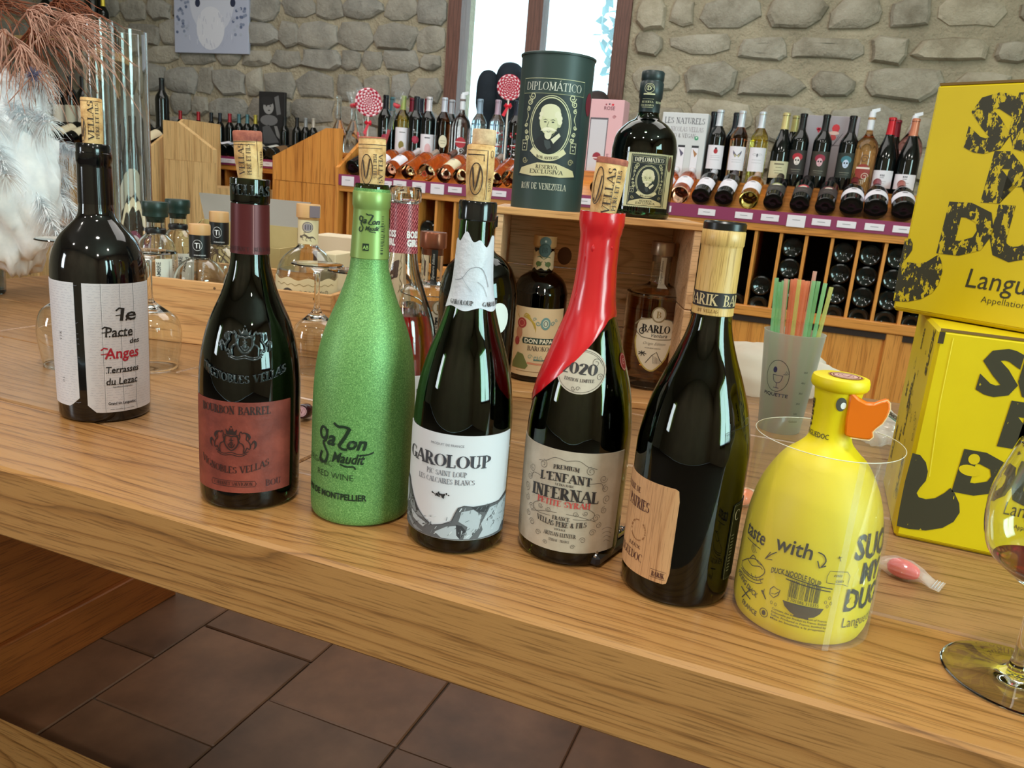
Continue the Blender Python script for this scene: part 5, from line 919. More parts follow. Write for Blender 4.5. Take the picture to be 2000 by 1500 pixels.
A.flat('round_emblem', B.t, (.003, 0, .1985), (1, 0, 0), (0, 1, 0))
def bp(px, py):                                                       # pixel -> (x, z) in the upright plane through the bottle axis, facing the viewer
    h = math.atan2(-B.loc[0], B.loc[1]); return plane_pt(px, py, B.loc+Vector((math.sin(h), -math.cos(h), 0))*.0125, (math.cos(h), math.sin(h), 0))
bk = [bp(*p) for p in ((1662, 756), (1668, 768), (1678, 778), (1693, 786), (1708, 787), (1722, 782), (1733, 779), (1739, 785), (1739, 797), (1733, 812), (1724, 825), (1712, 834), (1705, 841), (1706, 851), (1698, 857), (1680, 855), (1661, 852), (1650, 848), (1652, 820), (1657, 790))]
V = [(x, y, z) for y in (-.0165, -.0085) for x, z in bk]; n = len(bk); ORG = paint((236, 118, 10), .4)
link('duck_bill', V, [tuple(range(n)), tuple(range(n, 2*n))[::-1]]+[(k, n+k, n+(k+1) % n, (k+1) % n) for k in range(n)], ORG, B.t, True, 40).modifiers.new('b', 'BEVEL').width = .0012
A = Art(); A.line([(x, z) for x, z in bk[4:17]], .0007, (246, 220, 170), 1); A.flat('pale_edge', B.t, (0, -.0167, 0), (1, 0, 0), (0, 0, 1)); DK = (52, 48, 40); DKP = (40, 38, 30)
A = Art(); ex, ez = B.cp(1643, 790); A.ell(ex, ez, .0036, .0053, (84, 84, 78), 0, 24); A.ell(ex+.0016, ez-.0008, .0019, .0026, (246, 246, 244), 1, 16)
x, z = B.cp(1586, 845); A.text('WINE', -.0185, .168, .0054, DKP, bold=.05, rot=90, sx=1.2); A.text('AOP LANGUEDOC', B.cp(1622, 838)[0], .1518, .0040, DK, align='r', bold=.012, sx=.72); A.wrap('lettering', B.t, B.rf, eps=.0004, cut=.002)
q = random.Random(3)
def hand(A, t, px, py, h, w=None, **k): x, z = B.cp(px, py); A.text(t, x, z, h, DK, 1, width=w, **k)
A = Art(); hand(A, 'taste', 1473, 1052, .0118, bold=.012, shear=.12, sx=.75, rot=-2); hand(A, 'with', 1547, 1083, .0122, .0270, bold=.012, shear=.1); x, z = B.cp(1478, 1056); A.line([(x-.012, z-.003), (x-.001, z-.0035), (x+.006, z-.004)], .0006, DK)
def L_(pts, w=.0007, s=0, closed=False): A.line([B.cp(*p) for p in pts], w, DK, 1, smooth=s, closed=closed)
L_([(1518, 1078), (1508, 1082), (1496, 1090)]); L_([(1506, 1078), (1495, 1091), (1509, 1093)]); L_([(1598, 1078), (1609, 1084), (1613, 1096), (1604, 1107)], .0009, 3); L_([(1597, 1095), (1600, 1109), (1613, 1105)], .0009)
for k in range(3): L_([(1472+k*3, 1062), (1469+k*3, 1070), (1473+k*3, 1080)], .0004, 3)
L_([(1451, 1095), (1466, 1090), (1480, 1094), (1492, 1108), (1493, 1120), (1478, 1128), (1460, 1118), (1450, 1104)], .0006, 3, True); L_([(1462, 1092), (1470, 1104), (1484, 1106), (1490, 1112)], .0006, 3); L_([(1466, 1090), (1473, 1084), (1481, 1098), (1489, 1104)], .0006, 3); L_([(1449, 1108), (1462, 1124), (1478, 1133), (1492, 1130)], .0006, 3); L_([(1448, 1114), (1460, 1130), (1478, 1139), (1490, 1138)], .0005, 3)
for k in range(5): L_([(1452+k*8, 1111+k*4), (1455+k*8, 1121+k*4)], .0004)
hand(A, 'PEKING DUCK', 1456, 1143, .0046, rot=-14, sx=.7, bold=.01, shear=.1); hand(A, 'DUCK NOODLE SOUP', 1553, 1128, .0046, .0360, bold=.012, shear=.06, arc=-9)
L_([(1449, 1145), (1466, 1170)], .0010); L_([(1465, 1152), (1450, 1166)], .0008); L_([(1462, 1150), (1469, 1152)], .0008); hand(A, 'FRANCE', 1462, 1190, .0044, rot=-8, sx=.75, bold=.01)
L_([(1489, 1152), (1496, 1170)], .001); L_([(1487, 1153), (1490, 1160), (1494, 1150)], .0005)
L_([(1505, 1150), (1512, 1145), (1518, 1150), (1524, 1152), (1520, 1162), (1511, 1167), (1504, 1160)], .0006, 0, True); L_([(1507, 1158), (1514, 1160), (1521, 1156)], .0005)
for px, py in ((1507, 1176), (1515, 1180), (1612, 1176), (1620, 1168), (1615, 1184), (1622, 1178)): x, z = B.cp(px, py); A.ring(x, z, .0008, .0013, .0003, DK, 1, n=8)
x, z = B.cp(1573, 1158)
for k in range(30):
    if q.random() < .72: A.rect(x-.0115+k*.00078, z-.0065, x-.0115+k*.00078+q.choice((.0003, .0005)), z+.0075, DK)
A.text('3 701086 310355', x-.0005, z-.0095, .0026, DK, 1, sx=.9); A.line([(x-.0165, z+.0095), (x+.018, z+.0065)], .0008, DK); A.line([(x-.015, z+.0068), (x+.017, z+.0042)], .0008, DK)
A.poly([(x-.0145, z-.0105), (x-.0125, z-.0145), (x-.008, z-.0180), (x-.005, z-.0190), (x-.005, z-.0205), (x+.005, z-.0205), (x+.005, z-.0190), (x+.009, z-.0178), (x+.0125, z-.0145), (x+.0145, z-.0100)], paint((64, 62, 52), .5), 1)
x, z = B.cp(1492, 1196); A.ring(x, z, .0033, .0035, .0005, DK); A.ell(x, z, .0016, .0022, DK, 1, 10)
x, z = B.cp(1554, 1210)
for k in range(4): A.text(('Contient des sulfites. Product of France.', 'Embouteille par Produit en France. Enthalt', 'Sulfite. Produced in France, bottled by', 'Mise en bouteille a la propriete.')[k], x-.018, z+.002-k*.0026, .0017, DK, 1, bold=.01, align='l', width=.040)
x, z = B.cp(1640, 1130); A.line([(x-.009, z-.004), (x-.0095, z+.001), (x-.008, z+.0055), (x+.005, z+.0055), (x+.0075, z+.002), (x+.007, z-.003), (x+.0075, z-.006), (x+.003, z-.0045)], .0004, DK, 1, closed=True); A.text('coin', x-.002, z+.0013, .0026, DK, 1, shear=.3, bold=.01); A.text('coin', x, z-.003, .0026, DK, 1, shear=.3, bold=.01)
L_([(1639, 1086), (1642, 1096)], .0005); L_([(1636, 1090), (1644, 1088)], .0005)
def big(A, t, x, z, h, mat, **k): A.text(t, x, z, h, mat, 1, bold=.03, **k)
BRU = roughprint('brush_ink', (48, 46, 32), (222, 200, 0), .34, 300); xr = B.cp(1668, 1090)[0]
big(A, 'SUCK', xr, .0735, .0190, BRU, align='l', sx=.74); big(A, 'MY', xr+.010, .0540, .0165, BRU, align='l', sx=.8); big(A, 'DUCK', xr-.0005, .0325, .0180, BRU, align='l', sx=.74); A.text('Languedoc', xr+.001, .0185, .0088, DK, 1, align='l', bold=-.01, sx=.8)
x0 = xr+.0052; A.ell(x0, .0405, .0022, .0026, (222, 200, 0), 2, 10); A.ell(x0-.0005, .0370, .0036, .0024, (222, 200, 0), 2, 12)
A.wrap('lettering', B.t, B.rf, eps=.0004, cut=.003, cuty=.006)
sl = thing('plastic_sleeve', 'clear plastic sleeve standing round the yellow duck bottle', 'sleeve', B.loc+Vector((.0005, .0005, .0003)), 0, None, face=True)
n = 72; V = []; 
for i in range(n+1):
    a = -PI+2*PI*i/n+R(30); r = .0540+.0012*math.sin(3*a+.5)*1
    for z in (0, .05, .10, .149): rr = .0530+(r-.0530)*z/.149; V.append((rr*math.sin(a), -rr*math.cos(a), z))
FILM = film((240, 244, 240), .06, .06, .10); o = link('film', V, [(i*4+k, i*4+4+k, i*4+5+k, i*4+1+k) for i in range(n) for k in range(3)], FILM, sl, True, 0)
sb = MB(); a = R(26); V = []
for da in (-.045, .045): V += [((.0540+.0008*z/.149)*math.sin(a+da), -(.0540+.0008*z/.149)*math.cos(a+da), z) for z in (0, .149)]
link('overlap_seam', V, [(0, 1, 3, 2)], film((250, 252, 246), .12, .08), sl); rim = MB(); rim.tube([V_ for V_ in [((.0540+.0012*math.sin(3*t+.5))*math.sin(t), -(.0540+.0012*math.sin(3*t+.5))*math.cos(t), .149) for t in [-PI+R(30)+2*PI*i/n for i in range(n+1)]]], .0003, 4).build('cut_rim', paint((226, 228, 214), .3), sl, True, 0)

# wine glass with a little red wine, in front of the cartons
def wineglass(name, label, loc, H_, rf_, rb, rr, rz=0, wine=False, flip=False, group=None, bowl=.55, n=48, stem=.0042):
    t = thing(name, label, 'glass', loc, rz, group)
    zb = H_*(1-bowl); out = [(rf_, .0012), (rf_*.97, .0022), (rf_*.55, .0045), (stem*2.2, .009), (stem*1.15, .018), (stem, zb*.6), (stem*1.1, zb-.012), (stem*1.9, zb-.003), (rb*.5, zb+.008), (rb*.86, zb+.5*H_*bowl*.42), (rb, zb+H_*bowl*.45), (rb*.97, zb+H_*bowl*.68), (rr, H_-.001)]
    o = spline(out, 4); inn = [(r-.0011, z) for r, z in o if z > zb+.012]; pr = [(0, .0005), (rf_*.5, .0004), (rf_*.97, 0)]+o+[(rr-.0006, H_)]+inn[::-1]+[(inn[0][0]*.6, zb+.0075), (0, zb+.005)]
    M = Matrix.Translation((0, 0, H_)) @ Matrix.Rotation(PI, 4, 'X') if flip else Matrix.Identity(4)
    MB().lathe(pr, n, M).build('glass_bowl_and_stem', CLR, t, True, 40)
    if wine: MB().lathe([(0, zb+.0052), (inn[0][0]*.55, zb+.0078), (inn[0][0]-.0004, zb+.0135), (inn[1][0]-.0004, inn[1][1]), (0, inn[1][1]+.0002)], 36).build('wine_dregs', glass((150, 20, 40), 0, 1.34), t, True, 40)
    return t
wineglass('wine_glass', 'upright wine glass with red dregs standing before the yellow cartons', G(1980, 1328), .176, .0475, .0425, .033, wine=True, bowl=.58)
for k, (px, py, lb, H_, rb) in enumerate(((142, 712, 'upturned wine glass half hidden behind the black manuscript bottle, further from the crate', .188, .045), (297, 716, 'upturned wine glass with its stem before the end of the bottle crate', .178, .044), (616, 726, 'upturned wine glass between the brown-label bottle and the green one', .174, .038), (686, 742, 'upturned wine glass almost hidden behind the green bottle', .172, .038))):
    wineglass('wine_glass', lb, G(px, py), H_, .040, rb, rb*.86, flip=True, group='upturned wine glasses')

# yellow cartons
CY = mottled('yellow_card', [(.3, (214, 190, 6)), (.7, (224, 202, 10))], 5, .5, .15, 30, .001); CYS = paint((150, 142, 40), .55); CI = (58, 54, 32); KR = (120, 92, 40)
CB1 = roughprint('carton_ink_worn', (50, 48, 26), (206, 184, 8), .43, 170, (1, 1, .5)); CB2 = roughprint('carton_ink', (56, 54, 38), (214, 190, 6), .27, 240)
def box_print(A, P, mat, thin, words, cy, cutout=True):
    def t(s_, px, py, h, w, **k): a, b = P(px, py); A.text(s_, a, b, h, mat, 1, bold=.05, width=w, align='l', **k)
    for w in words: t(*w)
def yellow_box(label, O, X, w, d, h, art, inner=None):
    rz = math.atan2(X[1], X[0]); t = thing('wine_carton', label, 'box', O, rz, 'yellow wine cartons'); g = .0015
    MB().box(0, w, 0, d, 0, h, b=.003).build('carton', CY, t)
    MB().box(.003, w-.003, -.0012, .0006, .004, h-.003, b=.0006).build('front_flap', CY, t)
    MB().box(.002, w, .0, .0022, h-.0016, h+.0008).build('flap_edge', paint(KR, .7), t)
    A = Art(); art(A); A.flat('lettering', t, (0, -.0012, 0), (1, 0, 0), (0, 0, 1)); return t
O1 = G(1745, 1047); O1 = Vector((O1.x, O1.y, TZ)); X1 = (1, .0, 0)
def P1(px, py): return plane_pt(px, py, O1, X1)
def art1(A):
    def T(s_, px, py, h, w, m=CB2, bold=.07): a, b = P1(px, py); A.text(s_, a, b, h, m, 1, bold=bold, width=w, align='l', shear=.05)
    T('SUCK', 1902, 762, .043, .180, bold=.05); T('MY', 1948, 865, .043, .110, bold=.05); T('DUCK', 1860, 952, .040, .165)
    a, b = P1(1893, 918); A.ell(a, b, .0095, .0055, paint((214, 190, 6), .5), 2, 16, rot=-.1); a, b = P1(1902, 896); A.ell(a, b, .0050, .0055, paint((214, 190, 6), .5), 2, 14)
    A.poly([P1(*p) for p in ((1782, 884), (1797, 888), (1808, 902), (1812, 920), (1808, 938), (1796, 952), (1790, 962), (1794, 970), (1808, 974), (1826, 972), (1844, 962), (1856, 952), (1864, 962), (1873, 982), (1874, 1000), (1862, 1018), (1840, 1030), (1808, 1035), (1775, 1032), (1751, 1026), (1757, 990), (1767, 940))], CB2, 1)
    x, z = P1(1960, 1003); A.text('Languedoc', x-.008, z, .0150, CI, 1, align='l', bold=-.005, shear=.1, sx=.85); x, z = P1(1970, 1028); A.text('Appellation d\'origine', x, z, .0042, CI, 1, align='l')
    x, z = P1(1847, 700); A.line([P1(1862, 660), P1(1835, 790), P1(1815, 930)], .0008, (236, 218, 60), 2)
    A.rect(.001, .2150-.012, .006, .2155-.001, (56, 46, 30), 2)
t = yellow_box('lower yellow wine carton with dark brush lettering, standing on the bar', O1, X1, .27, .175, .2165, art1)
A = Art(); q = random.Random(12)
for k in range(26):
    x, z = q.uniform(-.16, -.015), q.uniform(.02, .2)
    if k % 3 == 0: A.text(q.choice(('SUCK', 'MY', 'DUCK', 'coin')), x, z, q.uniform(.008, .016), (78, 72, 34), 1, bold=.04, rot=90)
    else: A.swirl(x, z, q.uniform(.003, .009), .0008, (78, 72, 34), 1, q.choice((-1, 1)), q.uniform(0, 360), 12, 420)
A.flat('print', t, (0, 0, 0), (0, -1, 0), (0, 0, 1))
O2 = G(1742, 605, TZ+.2180); X2 = (G(2000, 650, TZ+.2180)-O2).normalized(); O2 = Vector((O2.x, O2.y, TZ+.2180))
def P2(px, py): return plane_pt(px, py, O2, X2)
def art2(A):
    def T(s_, px, py, h, w, bold=.07): a, b = P2(px, py); A.text(s_, a, b, h, CB1, 1, bold=bold, width=w, align='l', shear=.04)
    T('SUCK', 1880, 290, .051, .215, .06); T('MY', 1918, 388, .045, .120, .06); T('DUCK', 1832, 486, .047, .190)
    A.poly([P2(*p) for p in ((1769, 466), (1780, 466), (1784, 476), (1783, 488), (1775, 500), (1768, 508), (1772, 512), (1790, 514), (1810, 512), (1826, 502), (1834, 497), (1840, 510), (1842, 530), (1834, 556), (1822, 572), (1800, 584), (1775, 589), (1746, 588), (1752, 550), (1760, 508))], CB1, 1)
    x, z = P2(1886, 560); A.text('Languedoc', x, z, .0200, CI, 1, align='l', bold=.0, shear=.1, sx=.9); x, z = P2(1916, 590); A.text('Appellation d\'origine', x, z, .0065, CI, 1, align='l', bold=-.01)
yellow_box('upper yellow wine carton with worn brush lettering, stacked askew on the other', O2, X2, .26, .17, .2345, art2)

# straws in a frosted tumbler
cl_ = G(1520, 838); cup = thing('measuring_tumbler', 'tall frosted plastic tumbler with a round cocktail emblem, full of straws', 'tumbler', cl_, 0, None, face=True)
def frosted():
    m, N, L, P = newmat('frosted_plastic'); T = N.new('ShaderNodeBsdfTransparent'); T.inputs[0].default_value = (.92, .93, .92, 1); D = N.new('ShaderNodeBsdfTranslucent'); D.inputs[0].default_value = (.80, .82, .80, 1)
    X = N.new('ShaderNodeMixShader'); X.inputs[0].default_value = .55; X2_ = N.new('ShaderNodeMixShader'); X2_.inputs[0].default_value = .45; D2 = N.new('ShaderNodeBsdfDiffuse'); D2.inputs[0].default_value = (.62, .64, .63, 1)
    L.new(D.outputs[0], X2_.inputs[1]); L.new(D2.outputs[0], X2_.inputs[2]); L.new(T.outputs[0], X.inputs[1]); L.new(X2_.outputs[0], X.inputs[2]); L.new(X.outputs[0], N['Material Output'].inputs[0]); return m
crf = lambda z: .0295+.0125*z/.147
MB().lathe([(0, .004), (.026, .004), (.028, 0), (.0297, .002), (.0422, .1455), (.0428, .147), (.0412, .1472), (.0410, .146), (.0284, .006), (0, .006)], 48).build('tumbler_wall', frosted(), cup, True, 40)
A = Art(); nb = (44, 48, 92); A.ring(-.014, .0860, .0165, .0230, .0008, (50, 60, 70)); A.line([(-.020, .087), (-.018, .079), (-.013, .076), (-.008, .079), (-.006, .087)], .0008, nb, 1, closed=False, smooth=3); A.line([(-.020, .087), (-.006, .087)], .0007, nb); A.line([(-.013, .076), (-.013, .069)], .0007, nb); A.line([(-.017, .0685), (-.009, .0685)], .0008, nb); A.ell(-.018, .0945, .0030, .0045, nb, 1, 12)
for k in range(3): A.line([(-.006+k*.002, .089), (-.003+k*.002, .091), (-.002+k*.002, .095)], .0005, nb)
A.text('PIQUETTE', -.013, .0560, .0050, (44, 48, 70), bold=.02, width=.036)
for k in range(5): A.text(('50', '40', '30', '20', '10')[k]+'cl', .025-k*.0012, .094-k*.0155, .0028, (90, 96, 92), bold=.02)
A.text('Gobelet', .019, .0200, .003, (60, 66, 62), bold=.02); A.wrap('lettering', cup, crf, eps=.0003, cut=.005)
SG, SO, SP_, SY = plastic((182, 240, 196), .6), plastic((255, 184, 152), .66), plastic((252, 214, 202), .6), plastic((234, 238, 168), .6)
hz = math.atan2(-cl_.x, cl_.y); cx_ = Vector((math.cos(hz), math.sin(hz), 0)); cyv = Vector((-math.sin(hz), math.cos(hz), 0))
for k, (tx, ty, bx, m, nm, dpt) in enumerate(((1517, 543, 1508, SG, 'mint green', .010), (1523, 552, 1514, SG, 'soft green', .016), (1531, 548, 1520, SG, 'pale green', .004), (1538, 547, 1524, SG, 'green', .018), (1536, 544, 1528, SP_, 'pale pink', .0), (1548, 546, 1532, SO, 'salmon', .014), (1555, 544, 1536, SO, 'peach', .006), (1562, 545, 1540, SY, 'cream', -.004), (1568, 547, 1538, SO, 'orange', .010), (1574, 548, 1544, SO, 'bright orange', .0), (1579, 550, 1548, SO, 'coral', .018), (1592, 530, 1552, SP_, 'long pink', .008), (1590, 548, 1556, SG, 'sea green', .0), (1599, 550, 1560, SG, 'aqua', .012), (1612, 553, 1566, SG, 'blue-green', .004), (1624, 561, 1572, SY, 'yellow-green', .008))):
    top = plane_pt(tx, ty, cl_, cx_); b_ = max(-.022, min(.022, (bx-1537)*.00075)); P0 = cl_+cx_*b_+cyv*(dpt-.008)+Vector((0, 0, .0065)); P3 = cl_+cx_*top[0]+cyv*(dpt*.9-.006)+Vector((0, 0, top[1])); t = thing('drinking_straw', '%s bendable straw standing in the frosted tumbler' % nm, 'straw', P0, 0, 'straws in the tumbler'); D_ = P3-P0; Lh = .74
    MB().tube([(0, 0, 0), D_*(Lh-.03)], .0029, 10, False).build('straw_tube', m, t, True); MB().tube([D_*Lh, D_], .0029, 10, False).build('straw_tip', m, t, True)
    MB().tube([D_*(Lh-.03+.03*i/10) for i in range(11)], [.0030 if i % 2 else .0026 for i in range(11)], 10, False).build('flexible_neck', m, t, True)

# the crate of spirits behind the row
CRT = wood('crate_pine', (214, 164, 108), (198, 142, 86), (150, 96, 52), 0, 9, .5, 2.2, .2, 1, .45); CRD = wood('crate_pine_lightened', (222, 182, 142), (208, 164, 122), (150, 106, 72), 0, 10, .55, 2.4, .2, 1, .5, knots=False)  # CRD: paler pine, the crate's interior light put into the colour
c1 = G(644, 703); ca = math.atan2(.065, .27); X_ = Vector((math.cos(ca), math.sin(ca), 0)); O_ = Vector((c1.x, c1.y, TZ))-X_*.46
cr = thing('bottle_crate', 'low open pine crate holding small clear spirit bottles', 'crate', O_, ca); W_, D_c, H_c = .46, .27, .112
MB().box(0, W_, 0, .009, 0, H_c, b=.001).build('front_board', CRT, cr); MB().box(0, W_, D_c-.009, D_c, 0, H_c, b=.001).build('back_board', CRT, cr); MB().box(0, .009, .009, D_c-.009, 0, H_c-.001, b=.001).build('side_board', CRT, cr); MB().box(W_-.009, W_, .009, D_c-.009, 0, H_c-.001, b=.001).build('side_board', CRT, cr); MB().box(.009, W_-.009, .009, D_c-.009, 0, .008).build('floor_board', CRT, cr)
for x in (.06, .25, .43): MB().lathe([(0, .0007), (.0022, .0006), (.0024, -.0002)], 10, Matrix.Translation((x, -.0001, H_c-.009)) @ Matrix.Rotation(PI/2, 4, 'X')).build('nail', paint((110, 80, 50), .5), cr)
def crp(x, y, z=.0085): p = O_+X_*x+Vector((-X_.y, X_.x, 0))*y; return Vector((p.x, p.y, TZ+z))
def onbar(px, py, z=TZ): return G(px, py, z)
FL = TZ+.0085; CAPK = paint((20, 44, 38), .4); BAMB = paint((206, 160, 108), .5); BLK = paint((18, 18, 20), .4)
def crx(px, dy):                                                      # stand a bottle in the crate where the vertical through px crosses depth dy
    lo, hi = 0.0, W_
    for _ in range(30):
        md = (lo+hi)/2; p = crp(md, dy); d = p-Vector((0, 0, EYE)); x = 1000+FPX*d.dot(RT)/d.dot(FW)
        if x < px: lo = md
        else: hi = md
    return crp((lo+hi)/2, dy)
def spirit(name, label, px, dy, prof, gm=None, group='spirit bottles in the pine crate', punt=.006, **k): return Bot(name, label, 'bottle', 0, 0, prof, gm or CLR, punt=punt, n=36, base=crx(px, dy), group=group, **k)
GIN = [(.0305, .001), (.0325, .005), (.033, .02), (.033, .122), (.0325, .136), (.029, .149), (.020, .159), (.0155, .165), (.0150, .190)]
for k, (px, dy, sc, lb) in enumerate(((310, .05, 1.07, 'clear round bottle with dark cap and AMBRE label, first in the pine crate'), (352, .155, 1.08, 'clear round bottle with dark cap behind the AMBRE one'))):
    b = spirit('spirit_bottle', lb, px, dy, [(r, z*sc) for r, z in GIN], liquid=.092, lmat=glass((236, 190, 90), 0, 1.34)); zt = .190*sc
    b.lathe('stopper', [(.0135, zt-.010), (.0165, zt-.001), (.0212, zt), (.0216, zt+.003), (.0212, zt+.010), (.0222, zt+.012), (.0224, zt+.022), (.0212, zt+.0255), (0, zt+.0262)], CAPK); b.lathe('neck_ring', [(b.rf(.163*sc)+.001, .163*sc), (.0178, .166*sc), (.0172, .170*sc), (b.rf(.172*sc)+.0003, .1715*sc)], BLK)
    l = sticker('label', b.t, b.rf, -4, 48, .070, .132, paint((226, 222, 210), .6)); A = Art(); A.text('AMBRE', .006, .112, .0068, (40, 36, 34), bold=.01, rot=90); A.line([(.021, .074), (.021, .128)], .0005, (90, 86, 80)); A.text('TI', .014, .120, .0055, (40, 36, 34), bold=.02) if k else None; A.wrap('lettering', l, b.rf, eps=.0008)
TI = [(.040, .001), (.0440, .006), (.0462, .03), (.0460, .080), (.0410, .100), (.0300, .114), (.0190, .120), (.0150, .125), (.0148, .158)]
for k, (px, dy, lb) in enumerate(((393, .05, 'clear round-bellied bottle with cork stopper and black Ti band, in front'), (430, .19, 'bottle with cork stopper and black Ti band standing before the open carton'), (488, .05, 'clear round-bellied bottle with black lettering, half hidden by the brown neck foil'))):
    z_ = .02 if k == 1 else 0; b = spirit('spirit_bottle', lb, px, dy, TI); b.t.scale = (1, 1, 1.13 if k != 1 else 1.22)
    b.lathe('stopper', [(.0130, .150), (.0165, .158), (.0182, .1585), (.0184, .161), (.0184, .1725), (.0174, .1745), (0, .1748)], BAMB); b.lathe('black_band', [(b.rf(.123)+.0002, .123), (.0178, .1235), (.0180, .150), (.0180, .1585), (.0170, .1588)], BLK)
    A = Art(); wt = (222, 222, 226); A.ring(-.004, .1430, .0078, .0082, .0006, wt); A.text('Ti', -.004, .1385, .0085, wt, bold=.02); A.text('RHUM ARTISANAL', 0, .1268, .0018, wt, bold=.02); A.ring(.034, .1430, .0078, .0082, .0006, wt); A.text('Ti', .034, .1385, .0085, wt, bold=.02); A.wrap('lettering', b.t, lambda z: .0180, eps=.0004, cut=.004)
    A = Art(); A.text("L'ARRANGE" if k != 2 else 'HAVANE', -.030 if k != 2 else -.012, .075, .0055 if k != 2 else .010, (200, 200, 196) if k != 2 else (30, 28, 30), rot=80, bold=.02); A.wrap('print', b.t, b.rf, eps=.0005, cut=.005)
DEC = [(.048, .001), (.0520, .006), (.0530, .02), (.0535, .098), (.0525, .115), (.0460, .132), (.0320, .145), (.0190, .153), (.0170, .162), (.0172, .196)]
b = spirit('rum_bottle', 'clear wide rum bottle with cream engraved label and lizard neck band, at the crate end', 598, .065, DEC, liquid=.118, lmat=glass((246, 240, 226), 0, 1.34)); b.t.scale = (1, 1, 1.14); CRE = paint((222, 206, 166), .6); bw = (92, 78, 66)
b.lathe('stopper', [(.0150, .190), (.0185, .197), (.0204, .1975), (.0206, .200), (.0206, .216), (.0196, .2175), (0, .218)], BAMB); l = sticker('neck_band', b.t, b.rf, -180, 180, .158, .194, CRE, n=40); A = Art(); A.line([(-.013, .168), (-.006, .172), (.001, .168), (.008, .169), (.014, .165)], .003, bw, 1, taper=True, smooth=3); A.ell(-.012, .169, .0026, .0020, bw, 1, 10)
for x, z in ((-.008, .165), (-.002, .164), (.005, .164), (-.005, .176)): A.line([(x, .169), (x-.002, z), (x+.001, z-.001)], .0008, bw)
A.ring(-.001, .1835, .0085, .0075, .0014, (120, 110, 116), n=20); A.ell(-.001, .1835, .0070, .006, (150, 142, 150), 1, 16)
for k in range(3): A.rect(-.005+k*.004, .1800, -.0035+k*.004, .187, (84, 76, 84), 2)
A.wrap('lettering', l, b.rf, eps=.0008, cut=.003); MB().box(-.004, .013, -.0205, -.0195, .1985, .2160, b=.0004).build('stopper_seal', paint((120, 108, 116), .4), b.t, False).location = (.006, -.0015, 0)
l = sticker('label', b.t, b.rf, -85, 75, .045, .1080, CRE, edge=lambda u, v: (0, .0022*v*math.sin(u*26))); A = Art(); A.line([(-.06+i*.003, .0995+.0015*math.sin(i*1.3)) for i in range(38)], .0008, (150, 126, 80)); A.ell(-.034, .078, .015, .016, (70, 58, 52), 1, 20); A.ell(-.034, .078, .012, .013, (150, 132, 110), 2, 16)
for k in range(26): A.swirl(-.018+(k % 9)*.0075, .066+(k//9)*.011, .0038, .0007, bw, 1, (-1)**k, k*50, 12, 460)
A.ring(.018, .078, .008, .009, .001, bw, 2); A.wrap('lettering', l, b.rf, eps=.0008, cut=.005)
# cartons standing in and behind the crate
pb = crp(.02, .295, 0); KRA = mottled('kraft_card', [(.3, (178, 158, 106)), (.7, (194, 174, 122))], 12, .7, .1, 80, .001); KIN = paint((150, 146, 140), .6)
ct = thing('open_carton', 'open kraft carton with raised lid standing behind the pine crate', 'box', Vector((pb.x, pb.y, TZ)), ca); 
MB().box(0, .215, 0, .004, 0, .150).build('front_wall', KRA, ct); MB().box(0, .215, .086, .090, 0, .190).build('rear_wall', KRA, ct); MB().box(0, .004, .004, .086, 0, .150).build('side_wall', KRA, ct); MB().box(.211, .215, .004, .086, 0, .150).build('side_wall', KRA, ct); MB().box(.004, .211, .004, .086, 0, .004).build('floor', KRA, ct)
MB().add([(.0, .088, .190), (.215, .088, .190), (.235, .110, .245), (-.025, .110, .245), (0, .091, .190), (.215, .091, .190), (.235, .113, .245), (-.025, .113, .245)], [(0, 1, 2, 3), (7, 6, 5, 4), (0, 3, 7, 4), (1, 5, 6, 2), (2, 6, 7, 3)]).build('lid', KIN, ct)
MB().add([(-.035, .045, .150), (0, .004, .150), (0, .086, .190), (-.004, .004, .150), (-.004, .086, .190), (-.039, .045, .150)], [(0, 1, 2), (5, 4, 3), (0, 2, 4, 5), (1, 0, 5, 3)]).build('lid_flap', KRA, ct)
A = Art(); q = random.Random(5)
for _ in range(16): x = q.uniform(.015, .10); A.line([(x, .03), (x+q.uniform(-.02, .02), .07), (x+q.uniform(-.03, .03), .11), (x+q.uniform(-.04, .04), .14)], .003, (70, 44, 30), 1, taper=True, smooth=3)
for k in range(5): A.text(('RHUM', 'ARRANGE', 'DISTILLE', 'BOURBON', 'VANILLE')[k], .16, .135-k*.012, .005, (130, 112, 76), bold=.01)
A.flat('print', ct, (0, -.0003, 0), (1, 0, 0), (0, 0, 1))
pb = crp(.30, .32, 0); t = thing('flat_carton', 'cream carton with a dark brown band behind the engraved rum bottle', 'box', Vector((pb.x, pb.y, TZ)), ca); MB().box(0, .20, 0, .07, 0, .185, b=.002).build('carton', paint((222, 206, 178), .6), t); A = Art(); A.rect(.0, .115, .165, .150, (60, 34, 38)); [A.line([(.175+.01*math.sin(k), .08+k*.012), (.185+.008*math.sin(k*2.1), .09+k*.012), (.178, .1+k*.012)], .003, (110, 96, 70), 1, taper=True, smooth=3) for k in range(8)]; A.flat('print', t, (0, -.0003, 0), (1, 0, 0), (0, 0, 1))
p_ = crp(.425, .10, 0); t = thing('small_carton', 'small cream carton with black sprigs wedged into the end of the pine crate', 'box', Vector((p_.x, p_.y, TZ+.0085)), ca-.1); MB().box(-.018, .018, -.03, .05, 0, .165, b=.001).build('carton', paint((222, 204, 168), .6), t); A = Art()
for k in range(7): A.line([(-.006+.002*k, .10+k*.007), (.008, .105+k*.007)], .0016, (30, 30, 28), 1, taper=True); A.line([(.006, .085+k*.005), (-.004, .092+k*.005)], .0014, (30, 30, 28), 1, taper=True)
A.flat('print', t, (0, -.0303, 0), (1, 0, 0), (0, 0, 1))
